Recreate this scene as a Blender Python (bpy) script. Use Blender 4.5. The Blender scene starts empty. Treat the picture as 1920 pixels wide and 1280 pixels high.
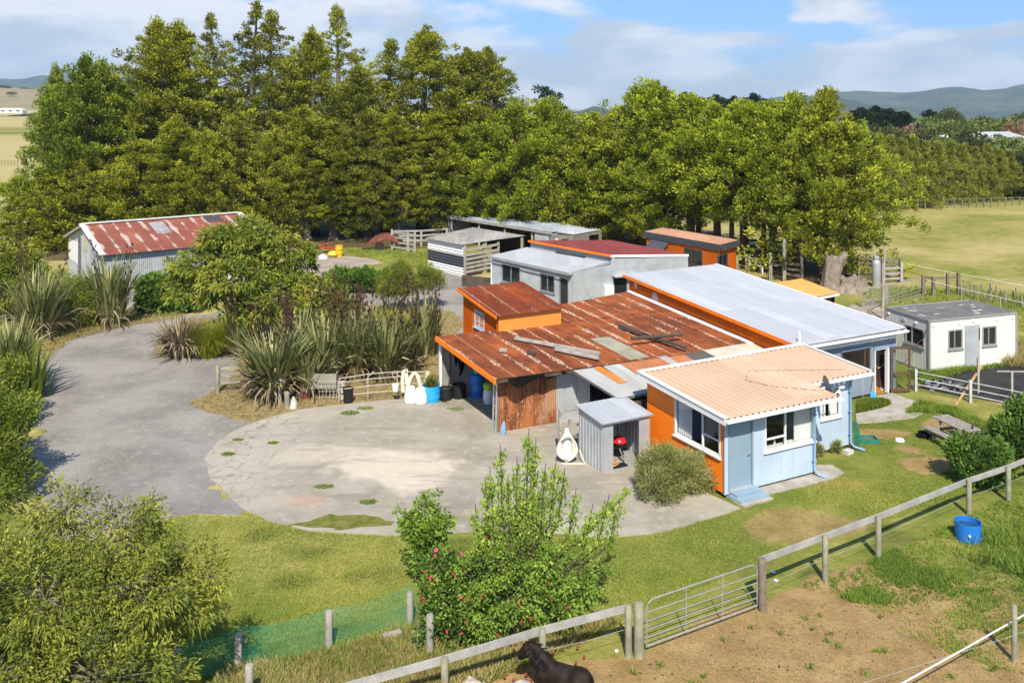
import bpy, math, random
import numpy as np
from mathutils import Vector, Matrix
SC = bpy.context.scene
COL = SC.collection
R = math.radians
# ------------------------------------------------------------------ camera
F, Y0, H = 1700.0, 190.0, 12.2            # focal length in photo pixels, horizon row, camera height
cam = bpy.data.objects.new('camera', bpy.data.cameras.new('camera'))
COL.objects.link(cam)
cam.location = (0, 0, H)
cam.rotation_euler = (R(90), 0, 0)
cam.data.sensor_width = 36
cam.data.lens = 36*F/1920
cam.data.shift_y = -(640-Y0)/1920
cam.data.clip_start = 0.5
cam.data.clip_end = 30000
SC.camera = cam
# ------------------------------------------------------------------ light
SUN_EL, SUN_AZ = 47.0, 180.0               # sun high behind the camera
SC.view_settings.view_transform = 'Standard'
SC.view_settings.look = 'None'
SC.view_settings.gamma = 1
SC.view_settings.exposure = 0.55
sl = bpy.data.lights.new('sun', 'SUN'); sl.energy = 5.0; sl.angle = R(0.5); sl.color = (1, 0.925, 0.80)
so = bpy.data.objects.new('sun', sl); COL.objects.link(so)
SUN_DIR = Vector((0.02, -math.cos(R(SUN_EL)), math.sin(R(SUN_EL))))
so.rotation_euler = SUN_DIR.to_track_quat('Z', 'Y').to_euler()
so.location = (0, -20, 40)
world = bpy.data.worlds.new('World'); SC.world = world; world.use_nodes = True
def sky():
    nt = world.node_tree; N = nt.nodes; L = nt.links; N.clear()
    out = N.new('ShaderNodeOutputWorld')
    st = N.new('ShaderNodeTexSky'); st.sky_type = 'NISHITA'; st.sun_disc = False
    st.sun_elevation = R(SUN_EL); st.sun_rotation = R(180); st.altitude = 30
    st.air_density = 1.0; st.dust_density = 0.6; st.ozone_density = 2.5
    b1 = N.new('ShaderNodeBackground'); b1.inputs[1].default_value = 0.125
    hs = N.new('ShaderNodeHueSaturation'); hs.inputs['Saturation'].default_value = 1.15
    L.new(st.outputs[0], hs.inputs['Color'])
    tc = N.new('ShaderNodeTexCoord'); sx = N.new('ShaderNodeSeparateXYZ')
    lowr = N.new('ShaderNodeMapRange'); lowr.inputs[1].default_value = .02; lowr.inputs[2].default_value = .45; lowr.inputs[3].default_value = 1; lowr.inputs[4].default_value = 0
    L.new(sx.outputs[2], lowr.inputs[0]); deep = N.new('ShaderNodeMix'); deep.data_type = 'RGBA'; deep.blend_type = 'MULTIPLY'
    L.new(lowr.outputs[0], deep.inputs[0]); L.new(hs.outputs[0], deep.inputs[6]); deep.inputs[7].default_value = (.27, .49, .90, 1); L.new(deep.outputs[2], b1.inputs[0])
    L.new(tc.outputs['Generated'], sx.inputs[0])
    # project the direction on a cloud layer
    def m(op, a, b=None, c=None):
        n = N.new('ShaderNodeMath'); n.operation = op
        for i, x in enumerate((a, b, c)):
            if x is None: continue
            if isinstance(x, (int, float)): n.inputs[i].default_value = x
            else: L.new(x, n.inputs[i])
        return n.outputs[0]
    cb = N.new('ShaderNodeCombineXYZ'); L.new(m('MULTIPLY', sx.outputs[0], 3.0), cb.inputs[0]); L.new(m('MULTIPLY', sx.outputs[1], 3.0), cb.inputs[1]); L.new(m('MULTIPLY', sx.outputs[2], 10.0), cb.inputs[2])
    n1 = N.new('ShaderNodeTexNoise'); n1.inputs['Scale'].default_value = 1.9; n1.inputs['Detail'].default_value = 6; n1.inputs['Roughness'].default_value = 0.55
    n1.inputs['Distortion'].default_value = 0.3
    L.new(cb.outputs[0], n1.inputs['Vector'])
    # cloud cover grows towards the horizon and to the left of the view
    cover = m('ADD', m('MULTIPLY', sx.outputs[2], -2.6), m('MULTIPLY', sx.outputs[0], -0.16))
    val = m('ADD', n1.outputs['Fac'], cover)
    mr = N.new('ShaderNodeMapRange'); mr.interpolation_type = 'SMOOTHSTEP'
    L.new(val, mr.inputs[0]); mr.inputs[1].default_value = 0.16; mr.inputs[2].default_value = 0.31; mr.inputs[4].default_value = 0.92
    n2 = N.new('ShaderNodeTexNoise'); n2.inputs['Scale'].default_value = 2.6; n2.inputs['Detail'].default_value = 5
    L.new(cb.outputs[0], n2.inputs['Vector'])
    cr = N.new('ShaderNodeValToRGB'); L.new(n2.outputs['Fac'], cr.inputs[0])
    cr.color_ramp.elements[0].position = 0.41; cr.color_ramp.elements[0].color = (0.53, 0.58, 0.64, 1)
    cr.color_ramp.elements[1].position = 0.57; cr.color_ramp.elements[1].color = (0.90, 0.88, 0.89, 1)
    b2 = N.new('ShaderNodeBackground'); b2.inputs[1].default_value = 0.80
    L.new(cr.outputs[0], b2.inputs[0])
    mx = N.new('ShaderNodeMixShader'); L.new(mr.outputs[0], mx.inputs[0]); L.new(b1.outputs[0], mx.inputs[1]); L.new(b2.outputs[0], mx.inputs[2])
    L.new(mx.outputs[0], out.inputs[0])
sky()
# ------------------------------------------------------------------ where things stand
def at(px, py, z=0.0):
    """the place on the level z seen at a pixel of the photo"""
    D = F*(H-z)/(py-Y0); return Vector(((px-960)/F*D, D, z))
def ad(px, py, D):
    return Vector(((px-960)/F*D, D, H-(py-Y0)/F*D))
TH = R(27.7)
P0 = at(1359, 935)
def W(u, v, z=0.0):                        # the yard's building grid -> world
    return Vector((P0.x+u*math.cos(TH)-v*math.sin(TH), P0.y+u*math.sin(TH)+v*math.cos(TH), z))
def UV(p):
    dx, dy = p[0]-P0.x, p[1]-P0.y
    return (dx*math.cos(TH)+dy*math.sin(TH), -dx*math.sin(TH)+dy*math.cos(TH))
# ------------------------------------------------------------------ mesh building
OFF = {}
class MB:
    def __init__(s): s.v = []; s.f = []
    def add(s, vs, fs):
        k = len(s.v); s.v += [tuple(p) for p in vs]; s.f += [tuple(i+k for i in f) for f in fs]; return s
    def hexa(s, b, t):
        return s.add(list(b)+list(t), [(3,2,1,0),(4,5,6,7),(0,1,5,4),(1,2,6,5),(2,3,7,6),(3,0,4,7)])
    def box(s, x0, y0, z0, x1, y1, z1):
        return s.hexa([(x0,y0,z0),(x1,y0,z0),(x1,y1,z0),(x0,y1,z0)], [(x0,y0,z1),(x1,y0,z1),(x1,y1,z1),(x0,y1,z1)])
    def beam(s, p0, p1, w, h, roll=0.0):
        p0, p1 = Vector(p0), Vector(p1); d = (p1-p0).normalized()
        up = Vector((0,0,1)) if abs(d.z) < 0.95 else Vector((0,1,0))
        a = d.cross(up).normalized(); b = a.cross(d)
        if roll: q = Matrix.Rotation(roll, 3, d); a, b = q@a, q@b
        a *= w/2; b *= h/2
        return s.hexa([p0-a-b, p0+a-b, p1+a-b, p1-a-b], [p0-a+b, p0+a+b, p1+a+b, p1-a+b])
    def tube(s, pts, r, n=8, cap=True):
        pts = [Vector(p) for p in pts]; m = len(pts)
        rs = r if isinstance(r, (list, tuple)) else [r]*m
        vs = []; a = None
        for i in range(m):
            d = (pts[min(i+1, m-1)]-pts[max(i-1, 0)])
            d = d.normalized() if d.length > 1e-9 else Vector((0,0,1))
            if a is None:
                up = Vector((0,0,1)) if abs(d.z) < 0.9 else Vector((1,0,0)); a = d.cross(up).normalized()
            else:
                a = (a-d*a.dot(d)); a = a.normalized() if a.length > 1e-6 else d.orthogonal().normalized()
            b = d.cross(a)
            for j in range(n):
                t = 2*math.pi*j/n; vs.append(pts[i]+(a*math.cos(t)+b*math.sin(t))*rs[i])
        fs = [(i*n+j, i*n+(j+1) % n, (i+1)*n+(j+1) % n, (i+1)*n+j) for i in range(m-1) for j in range(n)]
        if cap: fs += [tuple(range(n-1, -1, -1)), tuple((m-1)*n+j for j in range(n))]
        return s.add(vs, fs)
    def lathe(s, prof, c=(0,0,0), n=20, a0=0.0, a1=2*math.pi):
        full = a1-a0 > 6.28; k = n if full else n+1
        vs = [(c[0]+r*math.cos(a0+(a1-a0)*j/n), c[1]+r*math.sin(a0+(a1-a0)*j/n), c[2]+z) for r, z in prof for j in range(k)]
        fs = []
        for i in range(len(prof)-1):
            for j in range(n):
                j2 = (j+1) % k; fs.append((i*k+j, i*k+j2, (i+1)*k+j2, (i+1)*k+j))
        return s.add(vs, fs)
    def cyl(s, c, r, h, n=14, r2=None):
        r2 = r if r2 is None else r2
        return s.tube([(c[0],c[1],c[2]), (c[0],c[1],c[2]+h)], [r, r2], n)
    def sheet(s, p00, p10, p01, p11, pitch=0.076, amp=0.009, nv=1, prof='sin', k=None, bulge=0.0):
        """corrugated sheet: ribs run p00->p01, side by side from p00 to p10"""
        p00, p10, p01, p11 = map(Vector, (p00, p10, p01, p11))
        width = ((p10-p00).length+(p11-p01).length)/2
        nrm = (p10-p00).cross(p01-p00).normalized()
        if prof == 'sin':
            cols = [(i/4.0, (0,1,0,-1)[i % 4]) for i in range(int(width/pitch*4)+1)]
        elif prof == 'trap':
            cols = []
            for i in range(int(width/pitch)+1): cols += [(i, -1), (i+.28, -1), (i+.40, 1), (i+.60, 1), (i+.72, -1)]
        elif prof == 'seam':
            cols = []
            for i in range(int(width/pitch)+1): cols += [(i, 0), (i+.03, 1), (i+.07, 1), (i+.10, 0)]
        else:                                # overlapping boards
            cols = []
            for i in range(int(width/pitch)+1): cols += [(i, 1), (i+.97, -1)]
        cols = [(c*pitch/width, a) for c, a in cols if c*pitch/width < 1.0]
        cols.append((1.0, cols[-1][1]))
        vs = []
        for j in range(nv+1):
            t = j/nv
            a, b = p00.lerp(p01, t), p10.lerp(p11, t)
            for c, h in cols: vs.append(a.lerp(b, c)+nrm*(h*amp+bulge*math.sin(math.pi*t)*math.sin(7*c)))
        n = len(cols)
        return s.add(vs, [(j*n+i, j*n+i+1, (j+1)*n+i+1, (j+1)*n+i) for j in range(nv) for i in range(n-1)])
    def build(s, name, mat, parent=None, smooth=False, off=None):
        me = bpy.data.meshes.new(name)
        o0 = Vector(off) if off is not None else Vector(OFF.get(parent.name, (0,0,0)) if parent else (0,0,0))
        me.from_pydata([Vector(p)-o0 for p in s.v], [], s.f); me.update()
        if mat: me.materials.append(mat)
        o = bpy.data.objects.new(name, me); COL.objects.link(o)
        if parent: o.parent = parent
        OFF[o.name] = tuple(o0)
        if smooth:
            me.polygons.foreach_set('use_smooth', [True]*len(me.polygons))
            if smooth != 'all': me.set_sharp_from_angle(angle=R(40))
        return o
def tag(o, label=None, cat=None, group=None, kind=None):
    for k, x in (('label', label), ('category', cat), ('group', group), ('kind', kind)):
        if x: o[k] = x
    return o
def thing(name, label, cat, loc, rot=0.0, group=None, off=None):
    o = bpy.data.objects.new(name, None); COL.objects.link(o)
    o.location = loc; o.rotation_euler = (0,0,rot); o.empty_display_size = 0.3
    OFF[o.name] = tuple(off) if off is not None else (0,0,0)
    return tag(o, label, cat, group)
def hthing(name, label, cat, u, v, group=None):       # a thing standing on the building grid; its parts are given in grid coordinates
    return thing(name, label, cat, W(u, v), TH, group, (u, v, 0))
def wthing(name, label, cat, p, group=None):          # parts given in world coordinates
    return thing(name, label, cat, p, 0, group, tuple(p))
def solo(mb, name, mat, label, cat, p, group=None, smooth=False):
    o = mb.build(name, mat, None, smooth, off=p); o.location = p
    return tag(o, label, cat, group)
def copy_tree(o, parent=None):
    c = o.copy(); COL.objects.link(c)
    if parent: c.parent = parent
    for ch in o.children: copy_tree(ch, c)
    return c
def structure(o): o['kind'] = 'structure'; return o
# walls with openings --------------------------------------------------------
class WF:
    """a wall line p0->p1; the outside is on the right hand"""
    def __init__(s, p0, p1):
        s.p = Vector((p0[0], p0[1], 0)); e = Vector((p1[0], p1[1], 0)); s.L = (e-s.p).length
        s.d = (e-s.p).normalized(); s.n = Vector((s.d.y, -s.d.x, 0))
    def __call__(s, a, z, o=0.0): return s.p+s.d*a+s.n*o+Vector((0,0,z))
    def px(s, x, y):
        a, b = (x-960)/F, (y-Y0)/F               # ray (a,1,-b) from the camera
        D = (s.p.x*s.n.x+s.p.y*s.n.y)/(a*s.n.x+s.n.y)
        q = Vector((a*D, D, 0)); return (q-s.p).dot(s.d), H-b*D
def wall(mb, w, z0, zt0, zt1, th=0.1, ops=(), a0=0.0, a1=None):
    a1 = w.L if a1 is None else a1
    cuts = sorted({a0, a1} | {max(a0, min(a1, x)) for o in ops for x in o[:2]})
    top = lambda a: zt0+(zt1-zt0)*a/w.L
    for c0, c1 in zip(cuts, cuts[1:]):
        if c1-c0 < 1e-5: continue
        m = (c0+c1)/2
        hs = sorted((o[2], o[3]) for o in ops if o[0] < m < o[1])
        z = z0
        for b, t in hs+[(None, None)]:
            lo, hi0, hi1 = z, (top(c0) if b is None else b), (top(c1) if b is None else b)
            if hi0-lo > 1e-4:
                mb.hexa([w(c0, lo), w(c1, lo), w(c1, lo, -th), w(c0, lo, -th)], [w(c0, hi0), w(c1, hi1), w(c1, hi1, -th), w(c0, hi0, -th)])
            z = t
    return mb
def bar(mb, w, a0, z0, a1, z1, o0, o1):         # an axis-aligned block on the wall, from offset o0 to o1
    return mb.hexa([w(a0,z0,o1), w(a1,z0,o1), w(a1,z0,o0), w(a0,z0,o0)], [w(a0,z1,o1), w(a1,z1,o1), w(a1,z1,o0), w(a0,z1,o0)])
def window(w, a0, a1, z0, z1, parent, fm, vb=(), hb=(), fw=0.05, sill=True, curtain=None, glass=None, depth=0.04):
    f = MB()
    bar(f, w, a0-.01, z0-.01, a0+fw, z1+.01, -.06, .025); bar(f, w, a1-fw, z0-.01, a1+.01, z1+.01, -.06, .025)
    bar(f, w, a0+fw, z0-.01, a1-fw, z0+fw, -.06, .022); bar(f, w, a0+fw, z1-fw, a1-fw, z1+.01, -.06, .022)
    for x in vb: bar(f, w, x-.022, z0+fw, x+.022, z1-fw, -.05, .016)
    for x, y0, y1 in hb: bar(f, w, y0, x-.02, y1, x+.02, -.05, .012)
    o = f.build('window', fm, parent)
    g = MB(); g.add([w(a0+fw*.5, z0+fw*.5, -.03), w(a1-fw*.5, z0+fw*.5, -.03), w(a1-fw*.5, z1-fw*.5, -.03), w(a0+fw*.5, z1-fw*.5, -.03)], [(0,1,2,3)])
    g.build('pane', glass or M['glass'], o)
    if sill:
        s = MB(); bar(s, w, a0-.05, z0-.06, a1+.05, z0-.012, -.02, .07); s.build('sill', fm, o)
    for c0, c1 in (curtain or ()):
        c = MB(); c.sheet(w(c0, z0+.04, -.12), w(c1, z0+.04, -.12), w(c0, z1-.03, -.12), w(c1, z1-.03, -.12), .11, .03, 3)
        c.build('curtain', M['curtain'], o, True)
    return o
def door(w, a0, a1, z0, z1, parent, fm, dm, name='door', handle=True):
    f = MB(); fw = .05
    bar(f, w, a0-fw, z0, a0, z1+fw, -.07, .03); bar(f, w, a1, z0, a1+fw, z1+fw, -.07, .03); bar(f, w, a0, z1, a1, z1+fw, -.07, .028)
    d = MB(); bar(d, w, a0+.008, z0+.02, a1-.008, z1-.008, -.065, -.025)
    do = d.build(name, dm, parent); f.build('door_frame', fm, do)
    t = MB(); bar(t, w, a0, z0-.03, a1, z0+.015, -.07, .05); t.build('threshold', M['alu'], do)
    if handle:
        h = MB(); c = w(a1-.09, (z0+z1)/2-.03, -.02)
        h.tube([c, c+w.n*.055], .022, 8); h.tube([c+w.n*.05, c+w.n*.05-w.d*.09], .011, 6); h.build('handle', M['steel'], do, True)
    return do
# ------------------------------------------------------------------ materials
M = {}
class NT:
    def __init__(s, name):
        s.m = bpy.data.materials.new(name); s.m.use_nodes = True; s.N = s.m.node_tree.nodes; s.L = s.m.node_tree.links
        s.b = s.N['Principled BSDF']; s.out = s.N['Material Output']
    def n(s, t, **k):
        x = s.N.new('ShaderNode'+t)
        for a, v in k.items(): setattr(x, a, v)
        return x
    def put(s, sock, v):
        if isinstance(v, (int, float)): sock.default_value = v
        elif isinstance(v, (tuple, list)): sock.default_value = (*v, 1) if len(v) == 3 and sock.type == 'RGBA' else v
        else: s.L.new(v, sock)
    def coord(s, kind='Object'): return s.n('TexCoord').outputs[kind]
    def pos(s): return s.n('NewGeometry').outputs['Position']
    def mapv(s, v, scale=(1,1,1), rot=(0,0,0), loc=(0,0,0)):
        m = s.n('Mapping'); s.L.new(v, m.inputs[0]); m.inputs['Scale'].default_value = scale; m.inputs['Rotation'].default_value = rot; m.inputs['Location'].default_value = loc
        return m.outputs[0]
    def noise(s, v, scale, detail=4, rough=.55, dist=0.0):
        x = s.n('TexNoise'); s.L.new(v, x.inputs['Vector']); x.inputs['Scale'].default_value = scale; x.inputs['Detail'].default_value = detail
        x.inputs['Roughness'].default_value = rough; x.inputs['Distortion'].default_value = dist
        return x.outputs['Fac']
    def math(s, op, a, b=0.0, clamp=False):
        x = s.n('Math', operation=op); x.use_clamp = clamp; s.put(x.inputs[0], a); s.put(x.inputs[1], b); return x.outputs[0]
    def rng(s, v, a, b, c=0.0, d=1.0, smooth=True):
        x = s.n('MapRange'); s.put(x.inputs[0], v)
        for i, q in zip((1,2,3,4), (a,b,c,d)): x.inputs[i].default_value = q
        if smooth: x.interpolation_type = 'SMOOTHSTEP'
        return x.outputs[0]
    def mix(s, f, a, b, kind='MIX'):
        x = s.n('Mix', data_type='RGBA', blend_type=kind); s.put(x.inputs[0], f); s.put(x.inputs[6], a); s.put(x.inputs[7], b); return x.outputs[2]
    def ramp(s, v, stops):
        x = s.n('ValToRGB'); s.L.new(v, x.inputs[0]); e = x.color_ramp.elements
        while len(e) < len(stops): e.new(.5)
        for q, (p, c) in zip(e, stops): q.position = p; q.color = (*c, 1)
        return x.outputs[0]
    def attr(s, name): return s.n('Attribute', attribute_name=name).outputs['Fac']
    def bump(s, h, strength=.3, dist=.02):
        x = s.n('Bump'); x.inputs['Strength'].default_value = strength; x.inputs['Distance'].default_value = dist; s.L.new(h, x.inputs['Height']); s.L.new(x.outputs[0], s.b.inputs['Normal'])
    def fin(s, col, rough=.8, spec=.3, metal=0.0):
        s.put(s.b.inputs['Base Color'], col); s.put(s.b.inputs['Roughness'], rough); s.b.inputs['Specular IOR Level'].default_value = spec; s.put(s.b.inputs['Metallic'], metal)
        return s.m
def sc(c, k): return tuple(min(1, x*k) for x in c)
def simple(name, c, rough=.7, var=.18, scale=2.0, spec=.3, metal=0.0, streak=0.0, dirt=None, grain=0.0, bump=0.0):
    t = NT(name); v = t.coord()
    a = t.noise(v, scale, 5, .6)
    col = t.mix(t.rng(a, .3, .7), sc(c, 1-var), sc(c, 1+var*.6))
    if grain:
        g = t.noise(v, scale*14, 3, .7); col = t.mix(t.rng(g, .35, .65, 0, grain), col, sc(c, .45))
    if streak:
        s = t.noise(t.mapv(v, (5,5,.35)), 1.6, 5, .62); col = t.mix(t.rng(s, .5, .75, 0, streak), col, dirt or sc(c, .45))
    if bump: t.bump(t.noise(v, scale*10, 4, .6), bump, .01)
    M[name] = t.fin(col, rough, spec, metal); return M[name]
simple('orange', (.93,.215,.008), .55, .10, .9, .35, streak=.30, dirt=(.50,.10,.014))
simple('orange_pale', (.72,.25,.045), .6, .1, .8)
simple('orange_cabin', (.84,.21,.012), .6, .1, .8, streak=.15)
simple('blue', (.415,.505,.595), .6, .12, .7, .3, streak=.42, dirt=(.30,.39,.49))
simple('blue_dark', (.13,.22,.32), .5, .08, 1, .35)
simple('blue_door', (.22,.31,.38), .45, .06, 1.2, .4)
simple('blue_trim', (.21,.33,.48), .5, .08, 1.0, .4)
simple('white_paint', (.74,.73,.70), .5, .06, 1.2, .4, streak=.25, dirt=(.42,.38,.32))
simple('white_plain', (.78,.77,.74), .5, .05, 1.2, .4)
simple('container_white', (.62,.61,.565), .5, .06, .7, .35, streak=.3, dirt=(.48,.45,.38))
simple('container_roof', (.16,.155,.145), .85, .25, 1.2, grain=.3)
simple('curtain', (.72,.72,.70), .9, .06, 2)
simple('alu', (.55,.56,.57), .4, .05, 2, .5, .5)
simple('steel', (.5,.51,.52), .35, .1, 4, .5, .8)
simple('galv', (.42,.445,.455), .45, .16, 1.3, .5, .25, streak=.35, dirt=(.30,.31,.31))
simple('galv_dark', (.27,.29,.30), .5, .14, 1.3, .5, .25, streak=.3)
simple('pipe', (.33,.325,.30), .5, .15, 6, .5, .3)
simple('pipe_old', (.42,.37,.31), .6, .25, 6, .4, .1)
simple('post', (.30,.285,.20), .9, .28, 3.5, .2, streak=.5, dirt=(.17,.155,.11), grain=.3, bump=.4)
simple('post_old', (.22,.18,.13), .9, .3, 3.5, .2, streak=.5, dirt=(.08,.065,.05), grain=.4, bump=.5)
simple('rail', (.37,.36,.33), .9, .22, 2.5, .2, grain=.35, bump=.4)
simple('rail_grey', (.36,.34,.29), .9, .25, 2.5, .2, grain=.4, bump=.4)
simple('yard_wood', (.20,.175,.13), .9, .3, 2.5, .2, grain=.4, bump=.4)
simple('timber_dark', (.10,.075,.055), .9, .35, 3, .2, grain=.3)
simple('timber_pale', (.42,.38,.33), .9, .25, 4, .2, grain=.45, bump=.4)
simple('table_wood', (.33,.29,.25), .9, .25, 4, .2, grain=.4, bump=.4)
simple('brown_frame', (.11,.065,.04), .6, .15, 3)
simple('dark_fascia', (.055,.06,.07), .55, .15, 3)
simple('black_plastic', (.012,.012,.013), .5, .3, 3, .4)
simple('black_sheet', (.03,.028,.027), .75, .35, 1.2, .3, bump=.5)
simple('net_dark', (.010,.008,.007), .95, .4, 8, .05)
simple('blue_plastic', (.015,.16,.52), .4, .1, 3, .5)
simple('blue_pot', (.02,.32,.72), .4, .1, 3, .5)
simple('navy_plastic', (.012,.035,.14), .45, .2, 3, .5)
simple('turquoise', (.03,.42,.45), .45, .1, 3, .5)
simple('white_plastic', (.72,.72,.70), .5, .06, 3, .4)
simple('bag_white', (.70,.71,.70), .7, .12, 5)
simple('bag_green', (.38,.52,.04), .6, .1, 5)
simple('hose_white', (.72,.66,.52), .6, .1, 6)
simple('hose_green', (.02,.17,.12), .5, .2, 6, .4)
simple('red_enamel', (.55,.015,.03), .25, .05, 3, .5)
simple('yellow_drum', (.68,.43,.012), .6, .2, 3, .3, streak=.4, grain=.3)
simple('yellow_soft', (.68,.48,.05), .7, .15, 4)
simple('red_rust', (.17,.060,.035), .85, .6, 2, .2, grain=.7)
simple('red_frame', (.42,.07,.03), .75, .4, 4, grain=.6)
simple('cone_orange', (.75,.12,.012), .5, .08, 4)
simple('terracotta', (.55,.12,.02), .7, .15, 5)
simple('yellow_roof', (.56,.31,.085), .6, .2, 2, streak=.3)
simple('lichen_wood', (.33,.29,.22), .95, .35, 3, .1, grain=.5, bump=.8)
simple('stump', (.29,.24,.185), .95, .35, 3, .1, grain=.5, bump=.9, streak=.3)
simple('bark', (.105,.078,.055), .95, .35, 3, .1, grain=.4, bump=.8)
simple('bark_red', (.14,.075,.045), .95, .3, 3, .1, grain=.4, bump=.8)
simple('bark_grey', (.17,.15,.12), .95, .3, 3, .1, grain=.4, bump=.6)
simple('dark_inside', (.03,.028,.025), .9, .3, 2)
simple('wood_orange', (.42,.17,.03), .6, .2, 3)
simple('firewood', (.46,.29,.13), .85, .3, 7, grain=.3)
simple('dish_grey', (.13,.14,.15), .4, .1, 3, .4)
simple('black_hair', (.012,.009,.008), .5, .3, 20, .4)
simple('skin', (.42,.25,.17), .6, .06, 10)
simple('black_cloth', (.010,.010,.012), .9, .3, 14)
simple('shoe', (.5,.5,.5), .7, .2, 14)
simple('pony_black', (.026,.017,.013), .7, .6, 5, .15, grain=.5)
simple('mane_black', (.010,.008,.008), .6, .4, 12, .4)
simple('pony_dun', (.50,.42,.32), .6, .3, 5, .3)
simple('muzzle', (.14,.11,.09), .7, .2, 12)
simple('eye', (.01,.008,.006), .1, .1, 12, .6)
simple('grey_fibre', (.30,.29,.22), .85, .2, 1.5, grain=.2)
simple('terracotta_sheet', (.42,.17,.075), .75, .22, 1.5, grain=.2)
simple('orange_sheet', (.56,.20,.04), .7, .2, 2, grain=.2)
simple('dark_sheet', (.10,.095,.08), .8, .2, 2)
simple('cream_sheet', (.52,.46,.37), .7, .18, 2, grain=.2)
simple('concrete_step', (.32,.31,.28), .9, .2, 3, grain=.3)
simple('white_wall_dirty', (.52,.51,.47), .8, .25, 1.2, .2, streak=.5, dirt=(.25,.23,.2))
simple('red_flower', (.30,.05,.03), .5, .4, 30)
simple('pink_flower', (.75,.08,.16), .6, .2, 30)
simple('white_petal', (.75,.75,.7), .7, .1, 30)
simple('yellow_petal', (.7,.5,.02), .7, .1, 30)
simple('water', (.02,.06,.12), .05, .2, 2, .5)
simple('clothes', (.16,.17,.20), .9, .9, 4)
simple('art_panel', (.5,.42,.3), .7, .4, 3)
def glass():
    t = NT('glass'); t.N.remove(t.b)
    tr = t.n('BsdfTransparent'); tr.inputs[0].default_value = (.86,.88,.88,1); gl = t.n('BsdfGlossy'); gl.inputs['Roughness'].default_value = .03; gl.inputs[0].default_value = (.9,.93,.95,1)
    lw = t.n('LayerWeight'); lw.inputs[0].default_value = .5; fr = t.math('MULTIPLY', t.math('POWER', lw.outputs['Facing'], 4.0), .85)
    m = t.n('MixShader'); t.L.new(t.math('ADD', fr, .05), m.inputs[0]); t.L.new(tr.outputs[0], m.inputs[1]); t.L.new(gl.outputs[0], m.inputs[2]); t.L.new(m.outputs[0], t.out.inputs[0])
    M['glass'] = t.m
    t = NT('glass_dark'); M['glass_dark'] = t.fin((.018,.02,.022), .06, .6)
glass()
def rusty(name, rust, dark, flake, lapw, flakes, banded=True, seams=.55):
    """old iron roof: dark rust, bands of flaking pale paint beside the sheet laps (x across the sheets, y along the ribs)"""
    t = NT(name); v = t.coord(); s = t.n('SeparateXYZ'); t.L.new(v, s.inputs[0])
    big = t.noise(v, .45, 4, .55); mid = t.noise(t.mapv(v, (3,.8,1)), 1.4, 5, .6); fine = t.noise(t.mapv(v, (2.2,1,1)), 9, 5, .72)
    col = t.mix(t.rng(t.math('ADD', t.math('MULTIPLY', big, .55), t.math('MULTIPLY', mid, .45)), .38, .62), dark, rust)
    # each sheet has a tone of its own
    cell = t.math('FLOOR', t.math('DIVIDE', s.outputs[0], lapw)); row = t.math('FLOOR', t.math('DIVIDE', s.outputs[1], 4.6))
    wn = t.n('TexWhiteNoise', noise_dimensions='2D'); cb = t.n('CombineXYZ'); t.L.new(cell, cb.inputs[0]); t.L.new(row, cb.inputs[1]); t.L.new(cb.outputs[0], wn.inputs['Vector'])
    col = t.mix(t.math('MULTIPLY', wn.outputs['Value'], .45), col, sc(dark, .72))
    fr = t.math('FRACT', t.math('DIVIDE', s.outputs[0], lapw))
    edge = t.math('ABSOLUTE', t.math('SUBTRACT', fr, .5))            # .5 at the lap
    if banded:
        band = t.rng(t.math('ADD', edge, t.math('MULTIPLY', t.math('SUBTRACT', t.noise(t.mapv(v, (.6,.22,1)), 2.2, 3), .5), .9)), .30, .52)
        fl = t.rng(t.math('ADD', fine, t.math('MULTIPLY', band, flakes)), .66, .74)
        sp = t.rng(t.noise(v, 26, 3, .8), .70, .76, 0, .75)
        fl = t.math('MAXIMUM', fl, t.math('MULTIPLY', sp, t.rng(mid, .40, .6)))
        col = t.mix(fl, col, flake)
    lap = t.rng(edge, .485, .495); col = t.mix(t.math('MULTIPLY', lap, seams), col, flake)
    M[name] = t.fin(col, .8, .25); t.bump(fine, .25, .01)
rusty('rust_roof', (.335,.096,.027), (.135,.038,.017), (.54,.41,.29), .78, .19)
rusty('rust_tower', (.27,.060,.016), (.15,.033,.013), (.50,.36,.24), .92, .12)
rusty('barn_roof', (.32,.115,.070), (.22,.070,.045), (.44,.36,.31), .8, .28)
rusty('maroon_roof', (.20,.046,.042), (.165,.038,.036), (.25,.08,.07), .8, 0, False, .25)
rusty('salmon_roof', (.65,.475,.345), (.575,.405,.28), (.62,.40,.28), 1.5, 0, False, .0)
rusty('salmon_flat', (.58,.33,.21), (.48,.26,.16), (.3,.12,.07), 1.1, .05)
rusty('white_roof', (.42,.442,.472), (.375,.397,.428), (.20,.22,.26), .76, 0, False, .6)
rusty('grey_roof', (.39,.41,.42), (.35,.37,.385), (.25,.265,.275), .8, 0, False, .5)
rusty('shed_roof', (.44,.47,.49), (.36,.39,.42), (.34,.10,.03), .6, .08)
rusty('pole_roof', (.33,.37,.40), (.27,.30,.33), (.2,.2,.2), .8, 0, False, .3)
rusty('patch_roof', (.44,.45,.44), (.35,.355,.34), (.40,.27,.15), .8, .12)
rusty('old_grey_roof', (.34,.33,.30), (.22,.21,.19), (.5,.48,.42), .7, .1)
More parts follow.
